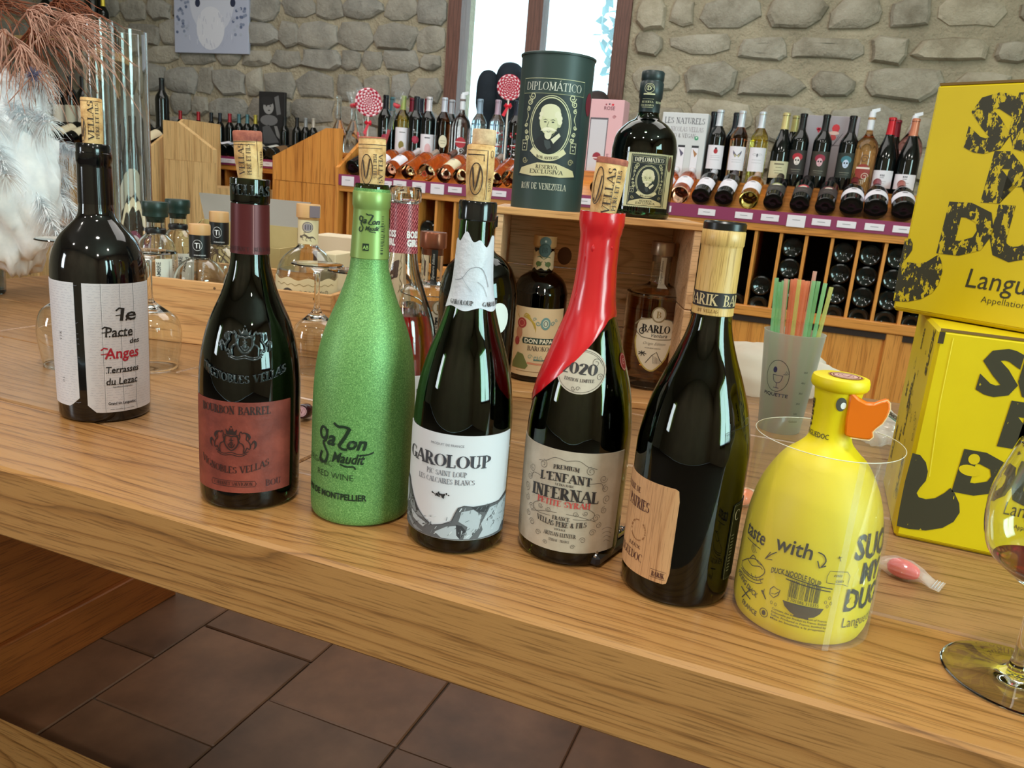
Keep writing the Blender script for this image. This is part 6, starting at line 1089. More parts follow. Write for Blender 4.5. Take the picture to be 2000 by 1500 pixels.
# bottles just behind the row
BG = [(.0430, .002), (.0445, .008), (.0450, .03), (.0450, .105), (.0435, .130), (.0390, .158), (.0300, .184), (.0215, .208), (.0170, .228), (.0150, .25), (.0145, .29)]
b = Bot('wine_bottle', 'clear bottle of red rose wine with crimson BOSS GIRL neck sleeve behind the green bottle', 'bottle', 768, 885, BG, CLR, liquid=.168, lmat=glass((190, 40, 52), 0, 1.34), punt=.02, n=44)
def hair():
    m, N, L, P = newmat('crimson_strands'); tc = N.new('ShaderNodeTexCoord'); mp = N.new('ShaderNodeMapping'); mp.inputs['Rotation'].default_value = (0, R(24), 0); L.new(tc.outputs['Object'], mp.inputs[0]); w = N.new('ShaderNodeTexWave'); w.inputs['Scale'].default_value = 190; w.inputs['Distortion'].default_value = 4; w.inputs['Detail'].default_value = 3
    L.new(mp.outputs[0], w.inputs['Vector']); L.new(ramp(N, L, w.outputs['Fac'], [(.2, (70, 8, 24)), (.6, (176, 22, 52)), (.93, (196, 40, 66)), (.98, (236, 200, 206))]), P.inputs['Base Color']); P.inputs['Roughness'].default_value = .35; return m
b.sleeve('neck_sleeve', .235, .2875, hair(), .0006); b.lathe('glass_lip', [(.0145, .288), (.0172, .290), (.0176, .295), (.0174, .303), (.0160, .3055), (.0128, .3055), (.0122, .302), (.0120, .288)], CLR)
A = Art(); w_ = (240, 236, 238); A.text('BOSS', .0115, .2520, .0072, w_, bold=.05, sx=.7); A.text('GIRL', .0115, .2430, .0072, w_, bold=.05, sx=.7); A.text('BOSS', -.0160, .2520, .0072, w_, bold=.05, sx=.7); A.text('GIRL', -.0160, .2430, .0072, w_, bold=.05, sx=.7); A.wrap('lettering', b.t, lambda z: b.rf(z)+.0007, eps=.0003, cut=.003)
l = sticker('label', b.t, b.rf, 20, 62, .03, .105, paint((226, 222, 226), .6)); A = Art(); A.text('ROSE', .033, .094, .0045, (60, 56, 60), bold=.02); A.text('ROUGE', .033, .086, .0045, (60, 56, 60), bold=.02); A.wrap('lettering', l, b.rf, eps=.0008)
CB = [(.0395, .001), (.0425, .006), (.0435, .02), (.0440, .145), (.0420, .158), (.0330, .167), (.0170, .173), (.0155, .185), (.0155, .222)]
def barlo(label, base, gm, lq, lmat, capc, sig, dark):
    b = Bot('rum_bottle', label, 'bottle', 0, 0, CB if dark else [(r*1.15, z*.98) for r, z in CB[:-2]]+[(.0160, .180), (.0160, .216)], gm, punt=.012, liquid=lq, lmat=lmat, n=44, base=base, group='sloping-necked rum bottles'); zt = b.prof[-1][1]
    b.lathe('stopper', [(.0140, zt-.01), (.0158, zt), (.0188, zt+.0005), (.0192, zt+.003), (.0192, zt+.020), (.0184, zt+.022), (0, zt+.0224)], paint(capc, .28, .7)); l = sticker('neck_strip', b.t, b.rf, -4, 28, zt-.050, zt-.002, paint(sig, .5)); A = Art(); A.text('Signature Edition' if dark else 'Origin Edition', R(12)*.0155, zt-.026, .0036, (220, 220, 214) if dark else (90, 80, 70), shear=.4, rot=90, width=.036); A.wrap('lettering', l, b.rf, eps=.0008, cut=.002)
    return b
b = barlo('clear rum bottle with copper stopper and black neck strip behind the torn-foil bottle', G(829, 778), CLR, .14, glass((226, 190, 150), 0, 1.34), (150, 92, 70), (30, 30, 30), True)
def barlo_label(b, s=1.0, cz=.085, cx=.002):
    A = Art(); iv = (226, 216, 194); gd = (150, 134, 100)
    A.poly([(cx-.026*s, cz+.018*s), (cx-.022*s, cz+.028*s), (cx-.010*s, cz+.029*s), (cx+.012*s, cz+.029*s), (cx+.024*s, cz+.027*s), (cx+.028*s, cz+.016*s), (cx+.026*s, cz-.008*s), (cx+.020*s, cz-.028*s), (cx+.008*s, cz-.043*s), (cx, cz-.047*s), (cx-.010*s, cz-.042*s), (cx-.022*s, cz-.026*s), (cx-.027*s, cz-.006*s)], iv, 0)
    A.line([(cx-.026*s, cz+.002*s), (cx-.027*s, cz-.006*s), (cx-.022*s, cz-.026*s), (cx-.010*s, cz-.042*s), (cx, cz-.047*s), (cx+.008*s, cz-.043*s), (cx+.020*s, cz-.028*s), (cx+.026*s, cz-.008*s)], .0022*s, (190, 168, 92), 1, smooth=2); A.line([(cx-.030*s, cz+.018*s), (cx-.022*s, cz+.026*s), (cx-.008*s, cz+.029*s)], .002*s, gd, 1); A.line([(cx+.010*s, cz+.029*s), (cx+.024*s, cz+.027*s), (cx+.028*s, cz+.012*s), (cx+.024*s, cz+.0*s), (cx-.018*s, cz+.001*s), (cx-.028*s, cz+.012*s)], .0013*s, (120, 112, 96), 1, smooth=2)
    A.ell(cx+.003*s, cz+.035*s, .0105*s, .0115*s, gd, 1, 24); A.ell(cx+.003*s, cz+.035*s, .0085*s, .0095*s, iv, 2, 24); A.text('B', cx+.003*s, cz+.0305*s, .009*s, (150, 120, 50), 3, serif=1)
    A.text('BARLO', cx+.0015*s, cz+.009*s, .0105*s, (30, 26, 26), 2, serif=1.5, width=.040*s); A.swirl(cx-.018*s, cz+.009*s, .005*s, .0014*s, (30, 26, 26), 2, 1, 90, 14, 400); A.text('Ventura', cx+.006*s, cz+.0025*s, .0055*s, (90, 90, 92), 2, shear=.4, bold=.01); A.text('Origin Edition', cx+.001*s, cz-.009*s, .0042*s, (110, 104, 96), 2, shear=.4, bold=-.01); A.text('RHUM VIEUX AGRICOLE', cx, cz-.0145*s, .0015*s, (130, 122, 110), 2, bold=.02)
    A.line([(cx-.008*s, cz-.036*s), (cx, cz-.024*s), (cx+.006*s, cz-.019*s), (cx+.012*s, cz-.030*s), (cx+.016*s, cz-.034*s)], .001*s, (80, 76, 70), 2)
    for k in range(6): A.line([(cx+(.001+k*.002)*s, cz-(.024+.001*k)*s), (cx+(.003+k*.0018)*s, cz-.036*s)], .0006*s, (110, 104, 96), 2)
    for k in range(7): A.line([(cx-.014*s, cz-.022*s), (cx+(-.014+.006*math.cos(k*.9))*s, cz+(-.023+.004*math.sin(k*.9))*s)], .0012*s, (40, 40, 36), 2)
    A.wrap('label', b.t, b.rf, eps=.0005, cut=.005)
barlo_label(b, .9, .112, .010)
b = Bot('spirit_bottle', 'broad round-shouldered dark green bottle standing behind the torn-foil bottle', 'bottle', 917, 818, [(.0480, .002), (.0505, .008), (.0515, .03), (.0520, .160), (.0505, .185), (.0430, .208), (.0300, .222), (.0180, .230), (.0155, .24), (.0152, .262)], glass((36, 60, 44)), punt=.02, n=44)
A = Art(); A.ell(0, .15, .016, .020, (222, 228, 226), 0, 24); A.wrap('round_sticker', b.t, b.rf, 32, eps=.0006, cut=.005); b.lathe('stopper', [(.0130, .255), (.0165, .262), (.0185, .2625), (.0185, .276), (0, .278)], BLK)
# display crate: a box on its side with two rums inside
L0, R0 = G(943, 770), G(1322, 806); a_ = math.atan2(R0.y-L0.y, R0.x-L0.x); Wc = (R0-L0).length; dc = thing('display_crate', 'pine box on its side as a display shelf, two rum bottles inside', 'crate', Vector((L0.x, L0.y, TZ)), a_); Hc, Dc, tb_ = .2855, .215, .0105
MB().box(-.004, Wc+.004, -.003, Dc, Hc-tb_, Hc, b=.001).build('top_board', CRT, dc); MB().box(0, Wc, 0, Dc, 0, tb_, b=.001).build('base_board', CRT, dc)
for nm_, x0, x1 in (('side_board', 0, tb_), ('side_board', Wc-tb_, Wc)): MB().box(x0, x1, 0, Dc, tb_, .158, b=.001).build(nm_, CRD, dc); MB().box(x0, x1, 0, Dc, .1595, Hc-tb_, b=.001).build(nm_, CRD, dc)
for z0, z1 in ((tb_, .090), (.0912, .185), (.1862, Hc-tb_)): MB().box(tb_, Wc-tb_, Dc-.012, Dc-.002, z0, z1, b=.001).build('back_board', CRD, dc)
MB().lathe([(0, .0012), (.0105, .0010), (.0125, -.0002)], 20, Matrix.Translation((.108, Dc-.0121, .206)) @ Matrix.Rotation(PI/2, 4, 'X') @ Matrix.Scale(1.25, 4, (0, 1, 0))).build('knot', paint((96, 60, 40), .6), dc, True, 0)
Xd = Vector((math.cos(a_), math.sin(a_), 0)); Yd = Vector((-Xd.y, Xd.x, 0)); Od = Vector((L0.x, L0.y, TZ))
DP = [(.0400, .001), (.0430, .006), (.0440, .02), (.0440, .130), (.0425, .148), (.0350, .165), (.0215, .175), (.0165, .180), (.0160, .215)]
b = Bot('rum_bottle', 'dark round rum bottle with cream illustrated DON PAPA label, inside the display crate', 'bottle', 1041, 736, DP, glass((70, 30, 20)), punt=.012, liquid=.145, lmat=paint((36, 12, 8), .1), n=44, z=TZ+tb_)
b.lathe('stopper', [(.0140, .210), (.0170, .216), (.0185, .2165), (.0185, .2330), (0, .2335)], BAMB); CR2 = paint((222, 196, 158), .6); l2 = sticker('neck_band', b.t, b.rf, -180, 180, .181, .2085, CR2, n=36, edge=lambda u, v: (0, .0018*math.sin(u*50)*(1 if v > .5 else -1)))
A = Art()
for f in (-1, 1): A.ell(f*.0075, .189, .005, .0042, (90, 110, 60), 1, 12); A.line([(0, .196), (f*.006, .201), (f*.012, .199)], .0022, (80, 106, 76), 1, taper=True); A.line([(f*.002, .193), (f*.010, .183)], .0012, (60, 80, 50), 1)
A.wrap('print', l2, b.rf, eps=.0008, cut=.003)
A = Art(); sl_ = (96, 120, 122); A.ell(.001, .2235, .0092, .0085, sl_, 0, 24); A.ell(.001, .2110, .0100, .0110, (70, 96, 98), 1, 24); A.ring(.001, .2110, .0085, .0095, .0005, (40, 60, 62), 2); A.text('DB', .001, .2070, .0080, (36, 54, 58), 2, serif=1, sx=.7); A.ell(.001, .2250, .0018, .0018, (210, 220, 220), 2, 10); A.wrap('grey_medallion', b.t, lambda z: .0190, eps=.0004, cut=.003)
l = sticker('label', b.t, b.rf, -88, 62, .0110, .1220, CR2); A = Art(); tl = (110, 150, 150); dg = (40, 62, 54)
A.poly([(-.0215, .0640), (.0300, .0640), (.0318, .0690), (.0300, .0740), (-.0215, .0740), (-.0235, .0690)], dg, 1); A.text('DON PAPA', .004, .0655, .0072, (236, 228, 206), 2, bold=.03, width=.046); A.text('BAROKO', .004, .0535, .0072, (60, 46, 40), 1, serif=1, width=.034); A.ell(.0125, .0980, .0080, .0100, tl, 1, 20); A.ell(.0125, .0980, .0050, .0065, (206, 214, 196), 2, 16); A.ring(.0125, .0980, .0030, .0042, .001, (60, 70, 74), 3, n=14)
for f in (-1, 1): A.swirl(.0125+f*.012, .098, .004, .0012, tl, 1, f, 0, 12, 420); A.swirl(.0125+f*.018, .104, .003, .001, (150, 170, 160), 1, -f, 0, 12, 420)
A.ell(-.0265, .0960, .0085, .0085, (170, 60, 60), 1, 14); A.ring(-.0265, .0960, .005, .005, .0012, (210, 130, 110), 2, n=12); A.ell(-.030, .080, .006, .011, (190, 130, 100), 1, 12); A.ell(-.033, .066, .005, .007, (160, 60, 60), 1, 12); A.poly([(-.040, .030), (-.030, .048), (-.020, .046), (-.010, .028), (-.014, .022), (-.040, .022)], (112, 120, 70), 1)
for k in range(6): A.line([(-.024+k*.001, .106), (-.020+k*.003, .112-k*.003), (-.012+k*.002, .108-k*.005)], .0022, (190, 160, 60), 1, taper=True, smooth=2); A.line([(-.03-k*.001, .102+k*.001), (-.036+k*.0005, .108+k*.001)], .0018, (180, 150, 60), 1, taper=True)
for k in range(5): A.swirl(-.008+k*.009, .0430-.001*k, .004, .001, tl if k % 2 else (150, 170, 150), 1, (-1)**k, k*40, 12, 400)
A.line([(-.012, .0330), (.010, .0315), (.034, .0345)], .0030, (212, 140, 110), 1, smooth=3); A.rect(-.002, .0370, .022, .0395, (90, 120, 110), 1); A.rect(-.03, .0180, .04, .0188, (150, 120, 90), 1); A.wrap('print', l, b.rf, eps=.0008, cut=.005)
b = barlo('amber rum bottle with pale stopper and shield label reading BARLO, inside the display crate', G(1262, 750, TZ+tb_), CLR, .150, glass((240, 170, 84), 0, 1.34), (176, 150, 128), (222, 214, 196), False); barlo_label(b, 1.12, .087, .003)
# portrait art of the dark green rum
LG = (206, 208, 170)
def portrait(A, cx, cz, s, lg=LG, bk=(26, 40, 42)):
    A.ell(cx, cz, .40*s, .56*s, bk, 1, 36); A.ring(cx, cz, .415*s, .575*s, .022*s, lg, 2, n=40); A.ring(cx, cz, .455*s, .615*s, .014*s, lg, 2, n=40)
    for k, (dx, dz, rx, rz_) in enumerate(((-.1, .12, .34, .3), (-.14, .0, .2, .2), (.2, -.05, .16, .2))): A.ell(cx+dx*s*.3, cz+dz*s*.5, rx*s*.6, rz_*s*.6, (66, 84, 70), 1.5, 20)
    A.poly([(cx-.34*s, cz-.34*s), (cx-.16*s, cz-.16*s), (cx+.02*s, cz-.26*s), (cx+.22*s, cz-.14*s), (cx+.34*s, cz-.28*s), (cx+.26*s, cz-.44*s), (cx, cz-.54*s), (cx-.24*s, cz-.46*s)], (22, 30, 36), 3)
    A.ell(cx-.02*s, cz+.12*s, .205*s, .29*s, lg, 3, 28); A.ell(cx+.19*s, cz+.06*s, .045*s, .075*s, (190, 192, 156), 3.2, 12); A.ell(cx-.01*s, cz+.30*s, .21*s, .15*s, (216, 216, 184), 3.1, 24)
    for dx, dz, r_ in ((.15, .24, .07), (.19, .17, .06), (.20, .10, .05), (-.20, .24, .045), (-.215, .16, .035)): A.ell(cx+dx*s, cz+dz*s, r_*s, r_*s*1.1, (224, 222, 196), 3.3, 10)
    dk = (66, 72, 66)
    for dx in (-.105, .055): A.line([(cx+(dx-.055)*s, cz+.120*s), (cx+dx*s, cz+.140*s), (cx+(dx+.05)*s, cz+.118*s)], .018*s, dk, 4, taper=True); A.ell(cx+dx*s, cz+.088*s, .030*s, .014*s, dk, 4, 10)
    A.line([(cx-.03*s, cz+.10*s), (cx-.055*s, cz+.02*s), (cx-.06*s, cz-.005*s), (cx-.02*s, cz-.015*s)], .012*s, (120, 122, 98), 4, smooth=2)
    A.poly([(cx-.19*s, cz-.09*s), (cx-.12*s, cz-.03*s), (cx-.03*s, cz-.015*s), (cx+.06*s, cz-.03*s), (cx+.16*s, cz-.08*s), (cx+.08*s, cz-.09*s), (cx-.02*s, cz-.065*s), (cx-.11*s, cz-.10*s)], (232, 230, 206), 5); A.ell(cx-.025*s, cz-.165*s, .075*s, .095*s, (222, 220, 192), 4, 18); A.line([(cx-.06*s, cz-.10*s), (cx-.02*s, cz-.115*s), (cx+.02*s, cz-.10*s)], .010*s, dk, 5)
    A.poly([(cx+.04*s, cz-.26*s), (cx+.20*s, cz-.12*s), (cx+.24*s, cz-.18*s), (cx+.10*s, cz-.34*s)], (216, 216, 190), 5); A.poly([(cx-.10*s, cz-.27*s), (cx+.02*s, cz-.29*s), (cx+.06*s, cz-.42*s), (cx-.02*s, cz-.47*s), (cx-.08*s, cz-.38*s)], (60, 70, 74), 5); A.line([(cx+.16*s, cz-.02*s), (cx+.12*s, cz-.10*s), (cx+.06*s, cz-.20*s)], .012*s, (120, 122, 98), 4, smooth=2)
def scrolls(A, cx, cz, s, lg=LG):
    for f in (-1, 1):
        for x, z, r_, a0 in ((.44, .60, .085, 0), (.50, .48, .07, 120), (.53, .34, .05, 60), (.56, .02, .045, 0), (.54, -.12, .05, 180), (.50, -.24, .055, 40)): A.swirl(cx+f*x*s, cz+z*s, r_*s, .020*s, lg, 2, (-1)**int(r_*200), a0, 14, 500, f)
        A.line([(cx+f*.56*s, cz+.30*s), (cx+f*.52*s, cz+.18*s), (cx+f*.58*s, cz+.06*s)], .022*s, lg, 2, taper=True, smooth=3); x = cx+f*.56*s; z = cz-.40*s
        A.rect(x-.075*s, z-.11*s, x+.075*s, z+.11*s, lg, 2); A.rect(x-.062*s, z-.096*s, x+.062*s, z+.096*s, (24, 36, 40), 3)
        for dx, dz in ((-.028, .035), (.028, .035), (0, -.04)): A.poly([(x+(dx+(.024 if i % 2 == 0 else .010)*math.cos(PI/2+i*PI/5))*s, z+(dz+(.024 if i % 2 == 0 else .010)*math.sin(PI/2+i*PI/5))*s) for i in range(10)], (226, 226, 200), 4)
    A.line([(cx-.36*s, cz-.47*s), (cx-.18*s, cz-.60*s), (cx, cz-.64*s), (cx+.18*s, cz-.60*s), (cx+.36*s, cz-.47*s)], .12*s, (214, 210, 172), 4, smooth=3); A.text('RON ANTIGUO', cx, cz-.665*s, .055*s, (50, 56, 50), 6, serif=1.2, width=.46*s, arc=.62/s)
    A.poly([(cx-.66*s, cz-.98*s), (cx-.60*s, cz-.86*s), (cx-.40*s, cz-.80*s), (cx-.2*s, cz-.74*s), (cx+.2*s, cz-.74*s), (cx+.40*s, cz-.80*s), (cx+.60*s, cz-.86*s), (cx+.66*s, cz-.98*s), (cx+.3*s, cz-1.02*s), (cx, cz-1.0*s), (cx-.3*s, cz-1.02*s)], (208, 200, 158), 3)
    A.text('RESERVA', cx, cz-.855*s, .070*s, (60, 62, 54), 5, serif=1, width=.46*s); A.text('EXCLUSIVA', cx, cz-.960*s, .080*s, (60, 62, 54), 5, serif=1, width=.72*s)
    for f in (-1, 1): A.swirl(cx+f*.52*s, cz-.70*s, .07*s, .022*s, (150, 146, 112), 2, f, 0, 14, 480)
def ontop(px, py): return G(px, py, TZ+Hc+.0003)
p_ = Od+Xd*.108+Yd*.062; tc_ = Vector((p_.x, p_.y, TZ+Hc)); 
def crate_top(px, dy):
    lo, hi = -.02, Wc
    for _ in range(30):
        md = (lo+hi)/2; p = Od+Xd*md+Yd*dy+Vector((0, 0, Hc)); d = p-Vector((0, 0, EYE)); x = 1000+FPX*d.dot(RT)/d.dot(FW)
        if x < px: lo = md
        else: hi = md
    return p
TG = mottled('tube_green', [(.3, (44, 60, 60)), (.7, (50, 68, 66))], 6, .45, .05, 100, .001)
tp = crate_top(1065, .060); t = thing('rum_tube', 'dark green cardboard tube with a bearded portrait, on the display crate', 'tube', tp, 0, None, face=True); rt_ = .0535; Ht = .217
MB().lathe([(0, .001), (rt_*.97, .001), (rt_, 0), (rt_, Ht-.003), (rt_+.0016, Ht-.0028), (rt_+.0018, Ht-.0005), (rt_+.0006, Ht+.0004), (rt_-.001, Ht-.001), (rt_-.001, Ht-.006), (0, Ht-.006)], 64).build('tube_body', TG, t, True, 40)
A = Art(); s = .0680; cz = .1165; ox = -.0040; A.line([(ox-.049, .161), (ox+.049, .161), (ox+.049, .181), (ox-.049, .181)], .0007, LG, 1, closed=True); A.text('DIPLOMÁTICO', ox, .1655, .0105, (214, 216, 206), 1, serif=.75, width=.086); A.rect(ox-.048, .0465, ox+.048, .1600, (30, 44, 48), .3); portrait(A, ox, cz, s); scrolls(A, ox, cz, s); A.text('RON DE VENEZUELA', ox-.003, .0290, .0085, (206, 208, 190), 1, serif=1, width=.070); A.ell(.062, .153, .010, .016, (112, 30, 48), 1, 20); A.wrap('print', t, lambda z: rt_, eps=.0003, cut=.004)
bp2 = crate_top(1243, .060); RB = [(.0455, .001), (.0478, .006), (.0480, .02), (.0480, .095), (.0475, .112), (.0430, .132), (.0300, .148), (.0185, .156), (.0150, .166), (.0150, .186), (.0158, .188), (.0158, .196)]
b = Bot('rum_bottle', 'dark green rum bottle with a cream-edged DIPLOMATICO portrait label, on the display crate', 'bottle', 0, 0, RB, glass((34, 66, 34)), punt=.010, liquid=.150, lmat=paint((12, 16, 14), .15), n=52, base=bp2); b.t.scale = (1, 1, .91)
b.lathe('green_capsule', [(b.rf(.166)+.0005, .166), (.0158, .186), (.0172, .188), (.0172, .211), (.0160, .2125), (.0160, .2145), (.0166, .2155), (.0166, .2270), (.0150, .2290), (0, .2292)], paint((30, 46, 50), .4))
A = Art(); A.ring(-.003, .2015, .0070, .0070, .0006, LG); A.text('D', -.003, .1985, .006, LG, 1, serif=1); A.swirl(-.003, .2015, .0055, .0006, LG, 1); A.rect(-.011, .1915, .006, .1935, LG, 1); A.text('RESERVA', -.004, .1795, .0030, LG, 1, serif=1); A.text('EXCLUSIVA', -.004, .1745, .0028, LG, 1, serif=1); A.rect(-.012, .1850, .005, .1854, LG, 1); A.rect(-.012, .1725, .005, .1729, LG, 1); A.text('RESERVA', .017, .1795, .0030, LG, 1, serif=1); A.wrap('lettering', b.t, lambda z: .0174 if z > .187 else b.rf(z)+.0008, eps=.0003, cut=.003)
l = sticker('label', b.t, b.rf, -26, 60, .0170, .1010, paint(LG, .6), edge=lambda u, v: (0, 0)); A = Art(); cx = R(12)*.048; A.rect(cx-.0270, .0195, cx+.0270, .0985, (26, 38, 42), .5); A.line([(cx-.0255, .0205), (cx+.0255, .0205), (cx+.0255, .0975), (cx-.0255, .0975)], .0005, LG, 1, closed=True); A.text('DIPLOMÁTICO', cx, .0875, .0062, (226, 226, 206), 1, serif=1.3, width=.043); A.line([(cx-.0235, .0855), (cx+.0235, .0855), (cx+.0235, .0955), (cx-.0235, .0955)], .0005, LG, 1, closed=True); portrait(A, cx, .0590, .0385); scrolls(A, cx, .0590, .0385)
for k in range(26): A.ell(cx-.0355+k*.00276, .1008, .0007, .0007, (30, 50, 50), 1, 6); A.ell(cx-.0355+k*.00276, .0172, .0007, .0007, (30, 50, 50), 1, 6)
A.rect(cx+.0285, .0190, cx+.0300, .0990, (90, 96, 80), 1); A.ell(cx+.0340, .087, .0042, .0120, (96, 74, 60), 2, 16); A.wrap('lettering', l, b.rf, eps=.0008, cut=.005)

# wrapping, sweets and small things on the bar
FB = plastic((246, 240, 230), .72); FB2 = film((246, 246, 244), .34, .08)
def bag(name, label, P, sx_, sy_, sz_, rz, mat, seed, n=40):
    q = random.Random(seed); V = []; F = []; m_ = 18
    for j in range(m_+1):
        ph = PI*j/m_
        for i in range(n):
            th = 2*PI*i/n; v = Vector((math.sin(ph)*math.cos(th), math.sin(ph)*math.sin(th), math.cos(ph))); f_ = 1+.22*noise.noise(v*2.3+Vector((seed, 0, 0)))+.12*noise.noise(v*6+Vector((0, seed, 0)))+.05*abs(noise.noise(v*14))
            p = v*f_; V.append((p.x*sx_, p.y*sy_, max(-.97, p.z)*sz_+sz_*.97))
    for j in range(m_):
        for i in range(n): F.append((j*n+i, j*n+(i+1) % n, (j+1)*n+(i+1) % n, (j+1)*n+i))
    t = thing(name, label, 'bag', P, rz); link('plastic_film', V, F, mat, t, True, 0); return t
bag('plastic_wrap_bag', 'crumpled milky plastic packing bag behind the straw tumbler', G(1488, 772), .115, .05, .044, .18, FB, 3); bag('plastic_wrap_bag', 'clear crinkled plastic bag with printed strip beside the lower yellow carton', G(1712, 868), .032, .028, .026, .3, FB2, 8)
o = bpy.data.objects['plastic_wrap_bag.001']; A = Art(); A.rect(-.022, 0, .022, .012, (216, 222, 220), 0); A.rect(-.022, 0, .022, .0025, (130, 196, 186), 1); A.text('POCHON', 0, .004, .006, (40, 40, 44), 1, bold=.03, shear=.3); A.flat('print', o, (-.004, -.024, .050), (.86, .1, -.50), (.3, -.55, .55))
def sweet(label, P, rz, c1, c2, L1=.022):
    t = thing('wrapped_sweet', label, 'sweet', P, rz, 'wrapped sweets'); MB().lathe(spline([(0, -L1*.62), (.0065, -L1*.45), (.0088, 0), (.0070, L1*.4), (.004, L1*.62), (0, L1*.66)], 4), 20, Matrix.Translation((0, 0, .0088)) @ Matrix.Rotation(PI/2, 4, 'Y')).build('candy', paint(c1, .25), t, True)
    V = []; nn = 14
    for j, (x, w, h) in enumerate(((-.034, .011, .0006), (-.027, .010, .001), (-.017, .0075, .006), (-.008, .0105, .0098), (.006, .0105, .0098), (.016, .0075, .006), (.026, .0105, .001), (.034, .0115, .0006))):
        for i in range(nn): a = 2*PI*i/nn; V.append((x, w*math.cos(a), .0088+h*math.sin(a)+(.0006*math.sin(i*3.1+j) if h < .002 else 0)-(.0045 if h < .002 else 0)))
    F = [(j*nn+i, j*nn+(i+1) % nn, (j+1)*nn+(i+1) % nn, (j+1)*nn+i) for j in range(7) for i in range(nn)]; link('wrapper', V, F, film(c2, .20, .06), t, True, 25)
    for k in (-1, 1):
        for i in range(6): MB().box(k*.0272+i*k*.0012, k*.0276+i*k*.0012, -.010, .010, .0052, .0056).build('crimp', paint((206, 216, 226), .2), t) if i % 2 == 0 else None
sweet('red sweet in a clear crimped wrapper beside the duck bottle', G(1759, 1128), .55-.9, (222, 32, 20), (250, 240, 240)); sweet('orange and red sweet in a wrapper between the veneer-label bottle and the sleeve', G(1452, 985), 1.2, (226, 84, 30), (250, 226, 190)); 
p = G(600, 815); t = thing('wax_sealed_cap', 'small dark maroon cap with a pale pink disc beside the brown-label bottle', 'cap', p, .3); MB().lathe([(0, .0), (.0085, 0), (.0095, .003), (.0095, .020), (.0080, .022), (0, .022)], 28, Matrix.Translation((0, 0, .0095)) @ Matrix.Rotation(R(78), 4, 'X')).build('cap_body', paint((52, 14, 24), .25), t, True, 40); A = Art(); A.ell(0, 0, .0066, .0066, (206, 170, 180), 0, 20); A.ring(0, 0, .0050, .0050, .0005, (140, 80, 96), 1, n=20); A.text('V', 0, -.0025, .005, (140, 80, 96), 1, serif=1); A.flat('pink_disc', t, (0, -.0218, .0142), (1, 0, 0), (0, .2, .98))
p = G(1206, 1070); t = thing('corkscrew', 'folded black and steel corkscrew lying between the cream-label and veneer-label bottles', 'corkscrew', p, R(78)); MB().box(-.052, .052, -.0065, .0065, .001, .012, b=.003).build('handle', paint((24, 26, 34), .3), t); MB().box(-.050, .020, -.003, .003, .0125, .0165, b=.001).build('lever', paint((170, 172, 176), .22, 1), t); MB().lathe([(0, -.003), (.004, -.003), (.004, .003), (0, .003)], 12, Matrix.Translation((-.047, 0, .010)) @ Matrix.Rotation(PI/2, 4, 'X')).build('hinge_pin', paint((190, 190, 194), .2, 1), t, True); MB().tube([(-.030+i*.0011, .0022*math.cos(i*1.1), .0185+.0022*math.sin(i*1.1)) for i in range(34)], .0008, 6).build('worm', paint((180, 182, 186), .2, 1), t, True)
# tall glass vases, feathers and dried stems
for px, py, r_, h_, lb in ((213, 560, .033, .60, 'tall narrow clear glass cylinder vase, the slimmer of two, behind the black bottle'), (264, 556, .0455, .59, 'tall wide clear glass cylinder vase beside the pale end panel')):
    p = G(px, py); t = thing('glass_cylinder', lb, 'vase', p, 0, 'tall glass cylinder vases'); MB().lathe([(0, 0), (r_*.96, 0), (r_, .004), (r_, h_), (r_-.0008, h_+.0006), (r_-.0022, h_), (r_-.0022, .012), (r_*.7, .009), (0, .009)], 40).build('glass_wall', CLR, t, True, 40)
pv = G(-30, 572); vz = thing('feather_vase', 'grey glass vase at the end of the bar, holding white feathers and dried stems', 'vase', pv); MB().lathe([(0, 0), (.036, 0), (.040, .004), (.042, .06), (.040, .2), (.036, .26), (.034, .26), (.037, .2), (.039, .06), (.036, .010), (0, .010)], 40).build('vase_wall', glass((186, 200, 204)), vz, True, 40)
FWH = mottled('white_feather', [(.3, (226, 230, 236)), (.7, (250, 250, 252))], 30, .8, 0, 10, .001); q = random.Random(21); top_ = pv+Vector((0, 0, .25)); cP = WY(12, 345, pv.y+.0)
cps = []
for k in range(30):
    a = 2*PI*k/30+q.uniform(-.2, .2); el = q.uniform(-.9, 1.2); rr = q.uniform(.14, .205)
    tip = cP+Vector((rr*math.cos(a)*math.cos(el)*.98, rr*math.sin(a)*math.cos(el)*.75, rr*1.15*math.sin(el))); mid = (top_+tip)/2+Vector((0, 0, q.uniform(.08, .16))); t = thing('ostrich_feather', 'soft white drooping feather in the bunch of the grey glass vase', 'feather', pv, 0, 'white feathers in the vase')
    def bz(u): return top_*(1-u)**2+mid*2*u*(1-u)+tip*u*u-pv
    MB().tube([bz(i/12) for i in range(13)], [.0014*(1-i/14) for i in range(13)], 4).build('quill', FWH, t, True); V = []; F = []
    for b_ in range(1000):
        u = q.uniform(.18, 1); P0 = bz(u); tg_ = (bz(min(1, u+.02))-bz(u-.02)).normalized(); sd = tg_.cross(Vector((q.gauss(0, 1), q.gauss(0, 1), q.gauss(0, 1)))).normalized(); L_b = q.uniform(.025, .06)*(1.15-.5*u); w_ = q.uniform(.0007, .0015); dr = Vector((0, 0, -1)); nrm = sd.cross(tg_)*w_; Pp = P0; n0 = len(V)
        for i in range(5): f_ = i/4; c_ = P0+sd*L_b*f_+tg_*L_b*.35*f_+dr*L_b*.6*f_*f_; V += [c_-nrm*(1-f_*.8), c_+nrm*(1-f_*.8)]
        F += [(n0+2*i, n0+2*i+1, n0+2*i+3, n0+2*i+2) for i in range(4)]
    tag(link('barbs', V, F, FWH, t), kind='stuff')
